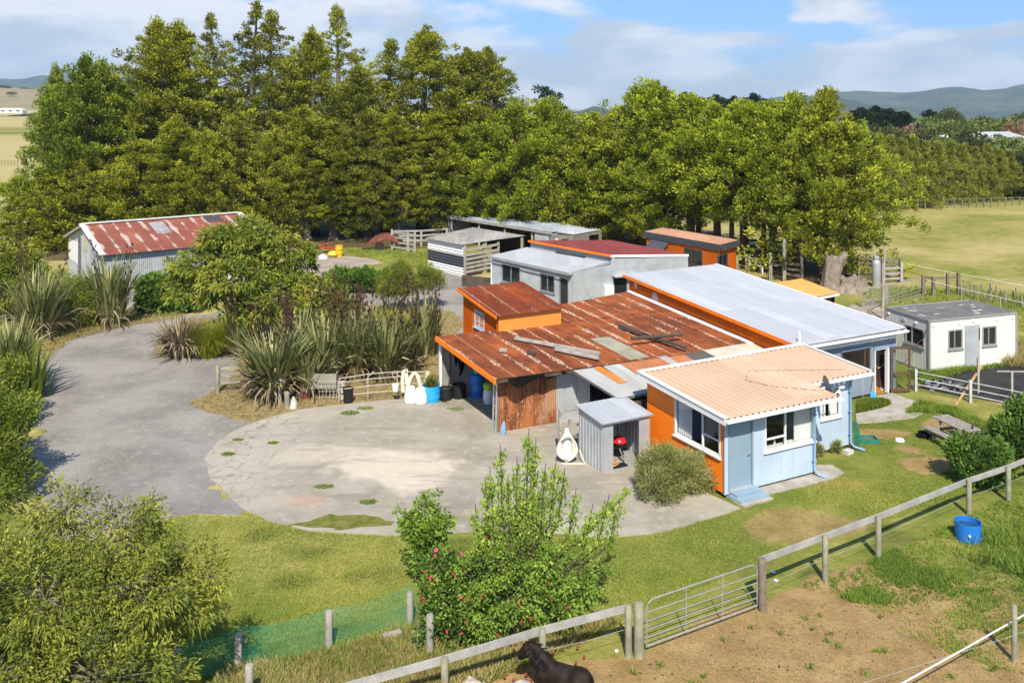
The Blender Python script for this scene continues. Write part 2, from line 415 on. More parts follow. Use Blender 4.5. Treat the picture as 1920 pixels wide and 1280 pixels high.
def rust_wall():
    t = NT('rust_wall'); v = t.coord()
    a = t.noise(t.mapv(v, (2.2,2.2,.5)), 1.8, 6, .65); b = t.noise(v, 11, 4, .75)
    col = t.mix(t.rng(a, .36, .62), (.14,.045,.018), (.36,.13,.045)); col = t.mix(t.rng(b, .52, .66, 0, .75), col, (.46,.31,.19)); col = t.mix(t.rng(t.noise(v, .7, 3), .52, .65, 0, .4), col, (.45,.33,.22))
    M['rust_wall'] = t.fin(col, .85, .2)
rust_wall()
def leafmat(name, stops, trans=.28, rough=.55, clump=.5, spec=.10, gain=1.75):
    stops = [(p, sc(c, gain)) for p, c in stops]; t = NT(name); t.b.inputs['Subsurface Weight'].default_value = 0
    big = t.noise(t.coord(), clump, 3, .6)
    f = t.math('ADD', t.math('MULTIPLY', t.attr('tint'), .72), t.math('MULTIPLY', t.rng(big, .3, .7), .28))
    col = t.ramp(f, stops); t.fin(col, rough, spec)
    tl = t.n('BsdfTranslucent'); t.L.new(t.mix(.5, col, t.mix(1.0, col, (1.5,1.45,.6), 'MULTIPLY')), tl.inputs[0])
    m = t.n('MixShader'); m.inputs[0].default_value = trans
    t.L.new(t.b.outputs[0], m.inputs[1]); t.L.new(tl.outputs[0], m.inputs[2]); t.L.new(m.outputs[0], t.out.inputs[0]); M[name] = t.m
leafmat('needle_olive', [(0.0, (0.0259, 0.0284, 0.0063)), (0.35, (0.0776, 0.0861, 0.009)), (0.7, (0.1642, 0.1733, 0.0144)), (1, (0.2687, 0.2572, 0.0216))], trans=.14, gain=2.0)
leafmat('needle_green', [(0.0, (0.0209, 0.029, 0.0066)), (0.4, (0.0551, 0.078, 0.0095)), (0.75, (0.1121, 0.145, 0.0152)), (1, (0.1852, 0.21, 0.0209))], trans=.14, gain=2.0)
leafmat('needle_brown', [(0.0, (0.0258, 0.0294, 0.0072)), (0.4, (0.0718, 0.0798, 0.0117)), (0.75, (0.138, 0.1449, 0.018)), (1, (0.2116, 0.21, 0.027))], trans=.14, gain=2.0)
leafmat('needle_lime', [(0.0, (0.0372, 0.0448, 0.0072)), (0.4, (0.0931, 0.1162, 0.0099)), (0.75, (0.1706, 0.1989, 0.0144)), (1, (0.2688, 0.2753, 0.0216))], trans=.14, gain=2.0)
leafmat('hedge_leaf', [(0.0, (0.0392, 0.0432, 0.01)), (0.4, (0.098, 0.108, 0.016)), (0.75, (0.1666, 0.1674, 0.024)), (1, (0.2352, 0.216, 0.03))], trans=.12)
leafmat('pine_dark', [(.0,(.012,.022,.012)),(.5,(.028,.048,.024)),(1,(.055,.085,.038))], gain=1.0)
leafmat('far_leaf', [(.0,(.035,.050,.016)),(.4,(.075,.10,.026)),(.75,(.125,.15,.038)),(1,(.18,.19,.05))])
leafmat('far_dark', [(.0,(.022,.030,.012)),(.5,(.050,.060,.020)),(1,(.09,.095,.03))])
leafmat('far_brown', [(.0,(.10,.06,.035)),(.5,(.17,.11,.065)),(1,(.24,.17,.11))])
leafmat('maple_leaf', [(.0,(.035,.055,.010)),(.35,(.085,.115,.016)),(.65,(.150,.165,.024)),(.86,(.24,.20,.032)),(1,(.32,.19,.05))], .2, gain=1.65)
leafmat('peach_leaf', [(.0,(.030,.042,.010)),(.4,(.082,.102,.016)),(.75,(.165,.175,.024)),(1,(.30,.28,.05))], .16, .55, 1.2, .14, gain=1.65)
leafmat('apple_leaf', [(.0,(.036,.065,.012)),(.4,(.080,.130,.020)),(.75,(.150,.21,.030)),(1,(.24,.28,.045))], .2, .55, 1.2, .14, gain=1.8)
leafmat('lemon_leaf', [(.0,(.020,.038,.010)),(.45,(.048,.090,.016)),(.8,(.10,.155,.024)),(1,(.18,.22,.035))], .25, .5, 1.2, .2)
leafmat('creeper_leaf', [(.0,(.022,.050,.010)),(.5,(.055,.105,.016)),(1,(.12,.18,.026))], .25, .5, 1, .2)
leafmat('shrub_leaf', [(.0,(.030,.045,.010)),(.5,(.085,.115,.016)),(1,(.18,.205,.03))], .3, .5, 1, gain=1.5)
leafmat('fine_leaf', [(.0,(.055,.080,.014)),(.5,(.115,.14,.022)),(1,(.20,.21,.03))], .3, .6, 1)
leafmat('rosemary_leaf', [(.0,(.060,.075,.022)),(.35,(.11,.13,.032)),(.7,(.20,.19,.075)),(1,(.34,.28,.16))], .2, .7, 1)
leafmat('flax_leaf', [(.0,(.035,.046,.014)),(.35,(.110,.130,.040)),(.65,(.23,.24,.09)),(.85,(.40,.37,.15)),(1,(.50,.40,.19))], .18, .5, .8, .22, 1.15)
leafmat('flax_dead', [(.0,(.10,.075,.045)),(.5,(.20,.155,.10)),(1,(.34,.28,.19))], .15, .8, 1, gain=1.3)
leafmat('flax_stalk', [(.0,(.045,.025,.018)),(.5,(.085,.050,.034)),(1,(.14,.085,.06))], .1, .8, 1, gain=1.3)
leafmat('tuft_lime', [(.0,(.11,.135,.014)),(.5,(.20,.225,.020)),(1,(.32,.31,.035))], .3, .6, 1, gain=1.3)
leafmat('grass_blade', [(.0,(.085,.120,.022)),(.4,(.150,.190,.036)),(.75,(.235,.245,.056)),(1,(.38,.32,.12))], .3, .7, .25, gain=1.6)
leafmat('grass_dry', [(.0,(.14,.115,.035)),(.5,(.27,.225,.085)),(1,(.42,.36,.18))], .25, .8, .6, gain=1.3)
leafmat('weed_leaf', [(.0,(.045,.075,.014)),(.5,(.095,.14,.022)),(1,(.18,.21,.035))], .3, .6, 1, gain=1.85)
# ------------------------------------------------------------------ noise for the lie of the land
def vnoise(x, y, seed=0):
    xi = np.floor(x).astype(np.int64); yi = np.floor(y).astype(np.int64); fx = x-xi; fy = y-yi
    def h(a, b):
        n = (a*374761393+b*668265263+seed*1442695041) & 0x7fffffff
        n = ((n ^ (n >> 13))*1274126177) & 0x7fffffff
        return ((n ^ (n >> 16)) & 0xffff)/65535.0
    sx = fx*fx*(3-2*fx); sy = fy*fy*(3-2*fy)
    return (h(xi,yi)*(1-sx)+h(xi+1,yi)*sx)*(1-sy)+(h(xi,yi+1)*(1-sx)+h(xi+1,yi+1)*sx)*sy
def fbm(x, y, oct=4, seed=0, gain=.5):
    a, s, t = 1.0, 0.0, 0.0
    for i in range(oct):
        s = s+a*vnoise(x*2**i, y*2**i, seed+i); t += a; a *= gain
    return s/t
def sstep(x, a, b):
    t = np.clip((x-a)/(b-a), 0, 1); return t*t*(3-2*t)
def grid_mesh(name, X, Y, Z, attrs=None, smooth=True):
    ny, nx = X.shape; me = bpy.data.meshes.new(name)
    me.vertices.add(nx*ny); me.vertices.foreach_set('co', np.stack([X,Y,Z], -1).astype(np.float32).ravel())
    i = np.arange((ny-1)*(nx-1)); r, c = i//(nx-1), i % (nx-1)
    q = np.stack([r*nx+c, r*nx+c+1, (r+1)*nx+c+1, (r+1)*nx+c], -1)
    me.loops.add(q.size); me.loops.foreach_set('vertex_index', q.ravel().astype(np.int32))
    me.polygons.add(len(q)); me.polygons.foreach_set('loop_start', (np.arange(len(q))*4).astype(np.int32))
    if smooth: me.polygons.foreach_set('use_smooth', np.ones(len(q), bool))
    for k, a in (attrs or {}).items():
        me.attributes.new(k, 'FLOAT', 'POINT').data.foreach_set('value', a.astype(np.float32).ravel())
    me.update(); me.validate(); return me
def inpoly(X, Y, poly):
    ins = np.zeros(X.shape, bool); n = len(poly)
    for i in range(n):
        x1, y1 = poly[i][:2]; x2, y2 = poly[(i+1) % n][:2]
        if y1 == y2: continue
        ins ^= ((y1 > Y) != (y2 > Y)) & (X < (x2-x1)*(Y-y1)/(y2-y1)+x1)
    return ins
def polydist(X, Y, poly):
    d = np.full(X.shape, 1e9); n = len(poly)
    for i in range(n):
        x1, y1 = poly[i][:2]; x2, y2 = poly[(i+1) % n][:2]; ex, ey = x2-x1, y2-y1
        t = np.clip(((X-x1)*ex+(Y-y1)*ey)/(ex*ex+ey*ey+1e-9), 0, 1)
        d = np.minimum(d, np.hypot(X-x1-t*ex, Y-y1-t*ey))
    return np.where(inpoly(X, Y, poly), -d, d)
PX = lambda pts, z=0: [at(x, y, z) for x, y in pts]
# fence line between yard lawn and paddock
FENCE = [(0.64,19.12),(2.56,19.94),(2.79,19.94),(6.0,21.74),(7.97,23.07),(9.78,24.2),(13.49,26.76),(15.14,27.65)]
DRIVE = PX([(150,1015),(60,930),(48,850),(62,770),(40,700),(110,640),(200,612),(300,597),(345,590),(440,580),(560,568),(650,548),(760,520),(815,505),(880,510),(930,540),(985,585),(900,660),(850,690),(840,748),(760,752),(640,760),(500,790),(440,830),(402,860),(398,905),(430,935),(470,955),(440,968),(360,965),(280,975)])
BED = PX([(286,672),(300,640),(345,600),(430,592),(640,592),(700,572),(850,585),(868,610),(838,660),(832,742),(640,757),(560,768),(480,792),(430,785),(372,768),(352,757),(402,735),(440,700),(445,668)])
PAD = PX([(388,878),(386,862),(395,846),(414,826),(438,809),(466,796),(505,783),(558,769),(640,759),(740,750),(800,752),(850,760),(905,752),(1000,742),(1100,735),(1200,745),(1215,860),(1350,938),(1385,955),(1345,968),(1290,985),(1240,998),(1190,1006),(1130,1010),(1060,1000),(960,996),(860,998),(760,1004),(690,1004),(620,999),(555,992),(500,976),(455,952),(420,925),(396,900)])
YARDGRAVEL = PX([(596,478),(700,484),(716,494),(640,505),(590,520),(560,545),(520,560),(480,548)])
def ground():
    def axis(lo, hi, step, far, g=1.11):
        a = list(np.arange(lo, hi+step/2, step)); s = step; x = hi; up = []
        while x < far: s *= g; x += s; up.append(x)
        s = step; x = lo; dn = []
        while x > -far: s *= g; x -= s; dn.append(x)
        return np.array(dn[::-1]+a+up)
    xs = axis(-36, 34, .3, 9000); ys = axis(12, 72, .3, 9000)
    ys = ys[ys > -60]
    X, Y = np.meshgrid(xs, ys); r = np.hypot(X, Y)
    # the valley falls away behind the shelter belt, less so on the left
    right = sstep(X/np.maximum(Y, 1), -.33, .02)
    Z = -70*sstep(r, 330, 1900)*right - 4*sstep(r, 900, 3000)*(1-right)
    Z += (fbm(X/60, Y/60, 3, 5)-.5)*2.2*sstep(r, 130, 400)
    # paddock
    u = np.full(X.shape, 1e9)
    line = [(-9, 14.6)]+FENCE+[(24, 33)]
    side = polydist(X, Y, line+[(60, 33), (60, -60), (-9, -60)])       # negative inside the paddock
    n1 = fbm(X/2.6, Y/2.6, 4, 3); n2 = fbm(X/.9, Y/.9, 3, 9)
    green_corner = sstep((X-10.8)*.55+(Y-22.3)*.95, -1.2, 3.4)            # the paddock is greener up by the blue trough
    dirt = sstep(-side+(n1-.5)*1.0, -.75, .05)*(1-green_corner*.85)
    for x, y, rr, k in [(1650,812,.9,.9),(1700,842,.7,.8),(1735,870,1.0,.8),(1500,985,1.5,.6),(1290,1022,.45,.6),(1555,905,.9,.7),(1635,898,.5,.6),(1790,800,1.2,.7),(1840,815,.9,.6),(1345,975,.5,.5),(1750,880,.6,.7)]:
        c = at(x, y); d = np.hypot((X-c.x)/1.5, (Y-c.y)); dirt = np.maximum(dirt, k*sstep(rr-d+(n2-.5)*.9, -.1, .5))
    dirt = np.where(r > 120, 0, dirt)
    lawn = 1-sstep(r, 48, 66)
    pasture = sstep(Y, 56, 72)*sstep(X, 14, 24)
    dry = .40*lawn+(1-lawn)*.70
    dry = dry+(fbm(X/5, Y/5, 4, 21)-.5)*.75+(fbm(X/26, Y/11, 4, 31)-.5)*.8*sstep(r, 60, 120)
    # yellower, drier lawn in front, greener strip beyond the far yard
    c = at(600, 1060); dry += .22*np.exp(-(((X-c.x)/4)**2+((Y-c.y)/2.6)**2))
    c = at(700, 470); dry -= .35*np.exp(-(((X-c.x)/10)**2+((Y-c.y)/7)**2))
    dry += .35*sstep(-X/np.maximum(Y, 1), .38, .5)*sstep(r, 95, 130)
    # faint field strips far left
    dry -= .6*sstep(Y, 300, 330)*(1-sstep(Y, 420, 460))*sstep(-X/np.maximum(Y,1), .3, .4)
    lush = sstep(fbm(X/1.3, Y/1.3, 3, 77), .62, .80)*lawn*.8
    for x, y, rr in [(545,1092,.38),(680,1079,.34),(490,1003,.40),(592,1035,.30)]:
        c = at(x, y); lush = np.maximum(lush, 1.1*sstep(rr-np.hypot((X-c.x)/1.5, Y-c.y)+(n2-.5)*.3, -.08, .12))
    beds = polydist(X, Y, BED); drv = polydist(X, Y, DRIVE)
    dry = np.maximum(dry, np.where(r < 90, (.95*sstep(.9-np.abs(drv)+(n2-.5)*1.2, 0, .8)), 0))
    shade = sstep(fbm(X/9, Y/9, 3, 91), .35, .6)
    # litter under the trees
    b0, b1 = at(560, 440), at(1340, 470)
    ln = polydist(X, Y, [(-44,66),(-18,75),(0,76),(14,73),(20,58),(24,60),(18,86),(-44,92)])
    litter = sstep(-ln+(n1-.5)*5, -1.5, 2.0)
    me = grid_mesh('ground', X, Y, Z, {'dirt': dirt, 'dry': np.clip(dry, 0, 1), 'lush': lush, 'litter': litter})
    t = NT('ground'); v = t.pos()
    a = t.noise(v, 1.1, 6, .62); b = t.noise(v, 5.5, 5, .68); c = t.noise(t.mapv(v, (1,1,1)), 26, 4, .7); far = t.noise(t.mapv(v, (.5,1.3,1)), .09, 5, .6)
    f = t.math('ADD', t.attr('dry'), t.math('MULTIPLY', t.math('SUBTRACT', a, .5), .9)); f = t.math('ADD', f, t.math('MULTIPLY', t.math('SUBTRACT', b, .5), .75)); f = t.math('ADD', f, t.math('MULTIPLY', t.math('SUBTRACT', far, .5), .8)); f = t.math('ADD', f, t.math('MULTIPLY', t.math('SUBTRACT', t.noise(t.mapv(v, (.45,1.5,1)), .7, 4, .65), .5), .45))
    g = t.ramp(f, [(.0,(.090,.128,.020)),(.28,(.165,.200,.034)),(.5,(.265,.262,.062)),(.72,(.40,.335,.12)),(1,(.50,.41,.19))])
    g = t.mix(t.math('MULTIPLY', t.attr('lush'), .8, True), g, (.040,.070,.016))
    g = t.mix(t.rng(c, .3, .7, .0, .42), g, sc((.30,.29,.05), .25))
    d = t.ramp(t.math('ADD', t.math('MULTIPLY', a, .5), t.math('MULTIPLY', c, .5)), [(.34,(.165,.105,.042)),(.5,(.305,.198,.085)),(.66,(.44,.315,.15))])
    d = t.mix(t.rng(b, .54, .68, 0, .55), d, (.20,.175,.05)); d = t.mix(t.rng(t.noise(v, 40, 3, .75), .62, .70, 0, .6), d, (.55,.44,.27))
    f2 = t.rng(t.math('ADD', t.attr('dirt'), t.math('MULTIPLY', t.math('SUBTRACT', b, .5), .9)), .36, .68)
    col = t.mix(f2, g, d)
    f3 = t.rng(t.math('ADD', t.attr('litter'), t.math('SUBTRACT', b, .5)), .35, .7, 0, .9)
    col = t.mix(f3, col, t.mix(c, (.05,.035,.02), (.13,.09,.05)))
    t.fin(col, .95, .1); t.bump(t.math('ADD', c, t.math('MULTIPLY', b, 1.5)), .55, .05)
    me.materials.append(t.m)
    o = bpy.data.objects.new('ground', me); COL.objects.link(o); structure(o)
ground()
def flat(name, poly, z, mat, wob=0.0, step=.35, seed=1):
    """a thin sheet on the ground with a worn outline and a real edge down to the ground"""
    pts = []; n = len(poly)
    for i in range(n):
        a, b = Vector(poly[i]), Vector(poly[(i+1) % n]); k = max(1, int((b-a).length/step))
        for j in range(k):
            q = a.lerp(b, j/k)
            if wob: q = q+Vector(((float(vnoise(q.x*1.7, q.y*1.7, seed))-.5)*wob*2, (float(vnoise(q.x*1.7+50, q.y*1.7, seed+3))-.5)*wob*2, 0))
            pts.append((q.x, q.y, z))
    m = MB(); k = len(pts)
    m.add(pts+[(x, y, -.05) for x, y, _ in pts], [tuple(range(k))]+[(i, k+i, k+(i+1) % k, (i+1) % k) for i in range(k)])
    o = m.build(name, mat); return structure(o)
def asphalt():
    t = NT('asphalt'); v = t.pos()
    a = t.noise(v, .35, 5, .6); b = t.noise(v, 3.2, 5, .65); c = t.noise(v, 22, 4, .75)
    col = t.mix(t.rng(a, .35, .65), (.205,.188,.166), (.315,.292,.258)); col = t.mix(t.rng(b, .5, .72, 0, .55), col, (.40,.37,.315)); col = t.mix(t.rng(c, .42, .62, 0, .5), col, (.15,.142,.13)); col = t.mix(t.rng(t.noise(v, 60, 3, .7), .64, .72, 0, .7), col, (.42,.39,.33))
    M['asphalt'] = t.fin(col, .92, .15); t.bump(c, .4, .02)
    t = NT('concrete'); v = t.pos()
    a = t.noise(v, .32, 5, .55, .6); b = t.noise(t.mapv(v, (1,1,1)), 2.6, 6, .66); c = t.noise(v, 30, 3, .7)
    col = t.mix(t.rng(a, .36, .64), (.262,.234,.182), (.358,.322,.258)); col = t.mix(t.rng(b, .48, .70, 0, .7), col, (.41,.375,.31)); col = t.mix(t.rng(c, .5, .7, 0, .35), col, (.20,.185,.15))
    # the crazed old edge on the left: dark cracks between pale flags
    s = t.n('SeparateXYZ'); t.L.new(v, s.inputs[0])
    vo = t.n('TexVoronoi', feature='DISTANCE_TO_EDGE'); vo.inputs['Scale'].default_value = 1.5
    nz = t.n('TexNoise'); nz.inputs['Scale'].default_value = 1.8; nz.inputs['Detail'].default_value = 4; t.L.new(v, nz.inputs['Vector']); vm = t.n('VectorMath', operation='MULTIPLY_ADD'); t.L.new(nz.outputs['Color'], vm.inputs[0]); vm.inputs[1].default_value = (.9,.9,0); t.L.new(v, vm.inputs[2]); t.L.new(vm.outputs[0], vo.inputs['Vector'])
    crack = t.rng(vo.outputs['Distance'], .012, .05, 1, 0)
    c0 = at(470, 890); left = t.rng(t.math('ADD', s.outputs[0], t.math('MULTIPLY', t.math('SUBTRACT', a, .5), 5)), c0.x-.6, c0.x+2.2, 1, 0)
    col = t.mix(t.math('MULTIPLY', left, .55), col, (.42,.385,.32)); col = t.mix(t.math('MULTIPLY', crack, t.math('MULTIPLY', left, t.rng(b, .4, .6, .15, .75))), col, (.15,.135,.10))
    # sun-bleached silt dried in the hollow of the slab
    def blob(px, py, rx, ry, rot):
        q = at(px, py); k = t.mapv(v, (1/rx, 1/ry, 0), (0,0,0), (-q.x/rx, -q.y/ry, 0)); d = t.n('VectorMath', operation='LENGTH'); t.L.new(k, d.inputs[0]); return d.outputs['Value']
    n4 = t.noise(v, .8, 3, .5)
    silt = t.math('MAXIMUM', t.rng(t.math('ADD', blob(735, 872, 2.6, 1.25, 0), t.math('MULTIPLY', t.math('SUBTRACT', n4, .5), 1.1)), .72, 1.05, 1, 0), t.rng(t.math('ADD', blob(775, 893, 1.1, 1.5, 0), t.math('MULTIPLY', t.math('SUBTRACT', n4, .5), .9)), .75, 1.05, 1, 0))
    silt = t.math('MAXIMUM', silt, t.math('MULTIPLY', t.rng(t.math('ADD', blob(620, 855, 2.3, 1.0, 0), t.math('MULTIPLY', t.math('SUBTRACT', n4, .5), 1.6)), .5, 1.2, 1, 0), .6))
    col = t.mix(t.math('MULTIPLY', silt, t.rng(b, .3, .7, .62, .88)), col, (.56,.49,.385)); col = t.mix(t.rng(t.noise(t.mapv(v, (.35,1.4,1), (0,0,.5)), 1.1, 5, .6, .8), .52, .66, 0, .38), col, (.20,.178,.14))
    col = t.mix(t.rng(blob(575, 940, .9, .55, 0), .3, 1.1, .5, 0), col, (.42,.27,.18))
    col = t.mix(t.rng(blob(705, 745, 2.2, .5, 0), .3, 1.2, .6, 0), col, (.45,.27,.19))
    M['concrete'] = t.fin(col, .9, .15); t.bump(b, .25, .02)
    t = NT('bed_soil'); v = t.pos(); b = t.noise(v, 4, 5, .68); c = t.noise(v, 24, 4, .75)
    col = t.ramp(t.math('ADD', t.math('MULTIPLY', b, .55), t.math('MULTIPLY', c, .45)), [(.32,(.10,.11,.03)),(.45,(.21,.155,.075)),(.55,(.33,.25,.12)),(.72,(.42,.34,.18))])
    M['bed_soil'] = t.fin(col, .95, .1); t.bump(c, .7, .05)
    t = NT('paving'); v = t.pos(); b = t.noise(v, 2, 5, .65); c = t.noise(v, 26, 3, .7)
    col = t.mix(t.rng(b, .35, .65), (.29,.265,.225), (.41,.38,.33)); col = t.mix(t.rng(c, .5, .7, 0, .4), col, (.2,.185,.15)); M['paving'] = t.fin(col, .9, .15); t.bump(b, .3, .02)
    t = NT('gravel_yard'); v = t.pos(); b = t.noise(t.mapv(v, (.5,1,1)), 1, 5, .65); col = t.mix(t.rng(b, .35, .65), (.25,.21,.165), (.38,.32,.26)); M['gravel_yard'] = t.fin(col, .95, .1)
    t = NT('pad_grass'); v = t.pos(); b = t.noise(v, 3, 5, .65); c = t.noise(v, 22, 4, .72)
    col = t.mix(t.rng(b, .35, .65), (.10,.135,.022), (.24,.22,.06)); col = t.mix(t.rng(c, .35, .7, 0, .5), col, (.05,.06,.012)); M['pad_grass'] = t.fin(col, .95, .1); t.bump(c, .6, .05)
asphalt()
flat('driveway', DRIVE, .012, M['asphalt'], .55, .25)
flat('soil_bed', BED, .020, M['bed_soil'], .22, seed=4)
flat('concrete_pad', PAD, .032, M['concrete'], .10, seed=7)
flat('grass_strip', PX([(552,986),(580,973),(615,964),(650,970),(705,971),(730,985),(722,994),(640,996),(585,995)]), .040, M['pad_grass'], .3, .22, 9)
flat('gravel_yard', YARDGRAVEL, .012, M['gravel_yard'], .3, seed=5)
flat('garage_floor', [W(-3.9,8.2), W(1.5,8.2), W(1.5,13), W(-4.0,13)], .038, M['concrete'])
flat('path', PX([(1606,795),(1606,776),(1655,766),(1672,758),(1658,748),(1642,744),(1672,737),(1690,744),(1730,758),(1738,772),(1715,784),(1650,792)]), .03, M['paving'], .04, .5)
flat('house_path', [W(.1,-.75), W(1.3,-.75), W(1.3,-.45), W(4.0,-.5), W(4.75,-.35), W(4.9,.3), W(4.1,.6), W(3.7,.1), W(.1,.1)], .045, M['paving'], .05, .4)
flat('weed_cloth', PX([(1720,728),(1765,698),(1800,690),(1850,684),(1925,675),(1990,690),(1990,800),(1900,760),(1800,742)]), .03, M['black_sheet'], .12, .6)
flat('track', PX([(1545,620),(1640,560),(1690,545),(1740,560),(1700,600),(1640,640)]), .02, M['gravel_yard'], .4)
# ------------------------------------------------------------------ hills
def hills(name, prof, D0, D1, zbase, col, seed, rough=.25):
    """prof: photo pixels along the skyline, at distance D1; foot at D0"""
    px = np.array([p[0] for p in prof], float); py = np.array([p[1] for p in prof], float)
    nx, ny = 260, 60; xs = np.linspace(px[0], px[-1], nx); top = np.interp(xs, px, py)
    ts = np.linspace(0, 1.35, ny); T, XX = np.meshgrid(ts, xs, indexing='ij')
    D = D0+(D1-D0)*T; X = (XX-960)/F*D
    zt = H-(top-Y0)/F*D1
    shape = np.where(T <= 1, np.sin(np.clip(T, 0, 1)*math.pi/2)**1.2, 1-(T-1)*1.6)
    k = (D1-D0)
    rid = fbm(X/k*3.2+seed, D/k*2.2, 5, seed); rid2 = 1-np.abs(2*fbm(X/k*4.5+seed*3, D/k*1.4, 4, seed+9)-1)
    Z = zbase+(zt[None,:]-zbase)*shape*(1-rough*np.clip(1-np.abs(T-1)*1.0, 0, 1)*0)
    Z = Z-(zt[None,:]-zbase)*rough*1.7*(1-rid2)*np.sin(np.clip(T,0,1)*math.pi)*1.3
    Z = Z+(rid-.5)*(zt[None,:]-zbase)*.16+(fbm(X/90+seed, D/90, 3, seed+4)-.5)*(zt[None,:]-zbase)*.07
    me = grid_mesh(name, X, D, Z); me.materials.append(col); o = bpy.data.objects.new(name, me); COL.objects.link(o); structure(o)
def hillmat(name, a, b, c, s):
    t = NT(name); v = t.pos(); n = t.noise(v, s, 6, .62); m = t.noise(v, s*7, 5, .7)
    col = t.mix(t.rng(n, .38, .6), a, b); col = t.mix(t.rng(m, .45, .68), col, c); return t.fin(col, .95, .05)
bush = hillmat('hill_bush', (.012,.022,.012), (.070,.085,.030), (.014,.024,.014), .0035)
dryh = hillmat('hill_dry', (.30,.22,.12), (.22,.20,.085), (.26,.2,.1), .012)
hills('hill', [(1000,222),(1200,216),(1380,200),(1430,187),(1465,181),(1500,178),(1530,181),(1560,173),(1600,171),(1640,172),(1680,175),(1720,173),(1760,165),(1800,164),(1850,171),(1885,168),(1905,160),(1960,150),(2100,140),(2300,150),(2600,165),(2900,160),(3300,185),(3700,223)], 3000, 4400, -74, bush, 3)
hills('hill', [(1270,240),(1400,222),(1480,205),(1540,192),(1570,186),(1600,190),(1640,202),(1660,201),(1690,199),(1730,212),(1800,226),(1900,232)], 2300, 2900, -74, bush, 8, .2)
hills('hill', [(1040,222),(1065,212),(1090,208),(1112,200),(1130,201),(1150,212),(1190,222)], 2000, 2400, -74, bush, 5, .15)
hills('hill', [(-1500,197),(-900,160),(-320,150),(-120,142),(0,147),(20,149),(45,147),(80,141),(130,139),(230,146),(330,150),(420,165),(520,185),(700,197)], 3600, 5200, -10, bush, 13)
hills('hill', [(-900,205),(-600,170),(-300,150),(-60,158),(0,163),(25,165),(45,166),(80,169),(140,172),(220,180),(330,192),(450,205)], 1250, 1700, -3, dryh, 21, .18)
# ------------------------------------------------------------------ plants
def quads(name, V, tint, mat):
    """V (n,4,3): n small leaf faces in one mesh"""
    n = len(V); me = bpy.data.meshes.new(name)
    me.vertices.add(n*4); me.vertices.foreach_set('co', V.astype(np.float32).ravel())
    me.loops.add(n*4); me.loops.foreach_set('vertex_index', np.arange(n*4, dtype=np.int32))
    me.polygons.add(n); me.polygons.foreach_set('loop_start', np.arange(0, n*4, 4, dtype=np.int32))
    me.attributes.new('tint', 'FLOAT', 'POINT').data.foreach_set('value', np.repeat(np.clip(tint, 0, 1), 4).astype(np.float32))
    me.materials.append(mat); me.update(); me.validate(); return me
def link(name, me, parent=None):
    o = bpy.data.objects.new(name, me); COL.objects.link(o)
    if parent: o.parent = parent
    return o
def unit(a): return a/np.maximum(np.linalg.norm(a, axis=-1, keepdims=True), 1e-9)
def leafq(c, d, l, w, rng, flatup=0.0, droop=0.0, nrm=None):
    n = len(c); d = unit(d)
    r = rng.normal(size=(n,3)); r[:,2] *= (1-flatup)
    s = unit(np.cross(d, r))
    if flatup:                                            # blades that lie flatter show their upper face
        up = np.array([0,0,1.0]); s2 = unit(np.cross(d, up)+1e-6); s = unit(s*(1-flatup)+s2*flatup)
    if nrm is not None:                                   # faces turned out of the clump, as sprays grow
        s = unit(np.cross(nrm+rng.normal(size=(n,3))*.42, d)+1e-6)
    l = np.broadcast_to(l, (n,))[:,None]; w = np.broadcast_to(w, (n,))[:,None]
    tip = c+d*l; tip[:,2] -= droop*l[:,0]
    mid = c+d*l*.45
    return np.stack([c, mid+s*w*.5, tip, mid-s*w*.5], 1)
def clumps(cen, rad, out, n, l, w, rng, up=.35, spread=.8, flat=1.0, flatup=0.0, droop=0.0):
    """n leaves in each clump; out: (k,3) direction the clump grows in"""
    k = len(cen); c = np.repeat(cen, n, 0); rr = np.repeat(np.broadcast_to(rad, (k,)), n)[:,None]
    p = rng.normal(size=(k*n,3)); p = unit(p)*rng.random((k*n,1))**.45; p[:,2] *= flat
    d = np.repeat(out, n, 0)*.65+p*spread+np.array([0,0,up])+rng.normal(size=(k*n,3))*.35
    ll = l*(.65+.7*rng.random(k*n)); ww = w*(.7+.6*rng.random(k*n))
    tint = np.repeat(rng.random(k), n)*.62+rng.random(k*n)*.38
    tint = tint*.86+.14*np.clip(p[:,2]+.5, 0, 1)  # leaves high in a clump tinted lighter: lit tops painted into the colour
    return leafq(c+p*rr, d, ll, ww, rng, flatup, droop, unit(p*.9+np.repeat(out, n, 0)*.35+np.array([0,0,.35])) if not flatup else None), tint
def trunkmb(mb, pts, r0, r1, n=8):
    k = len(pts); mb.tube(pts, [r0+(r1-r0)*i/(k-1) for i in range(k)], n)
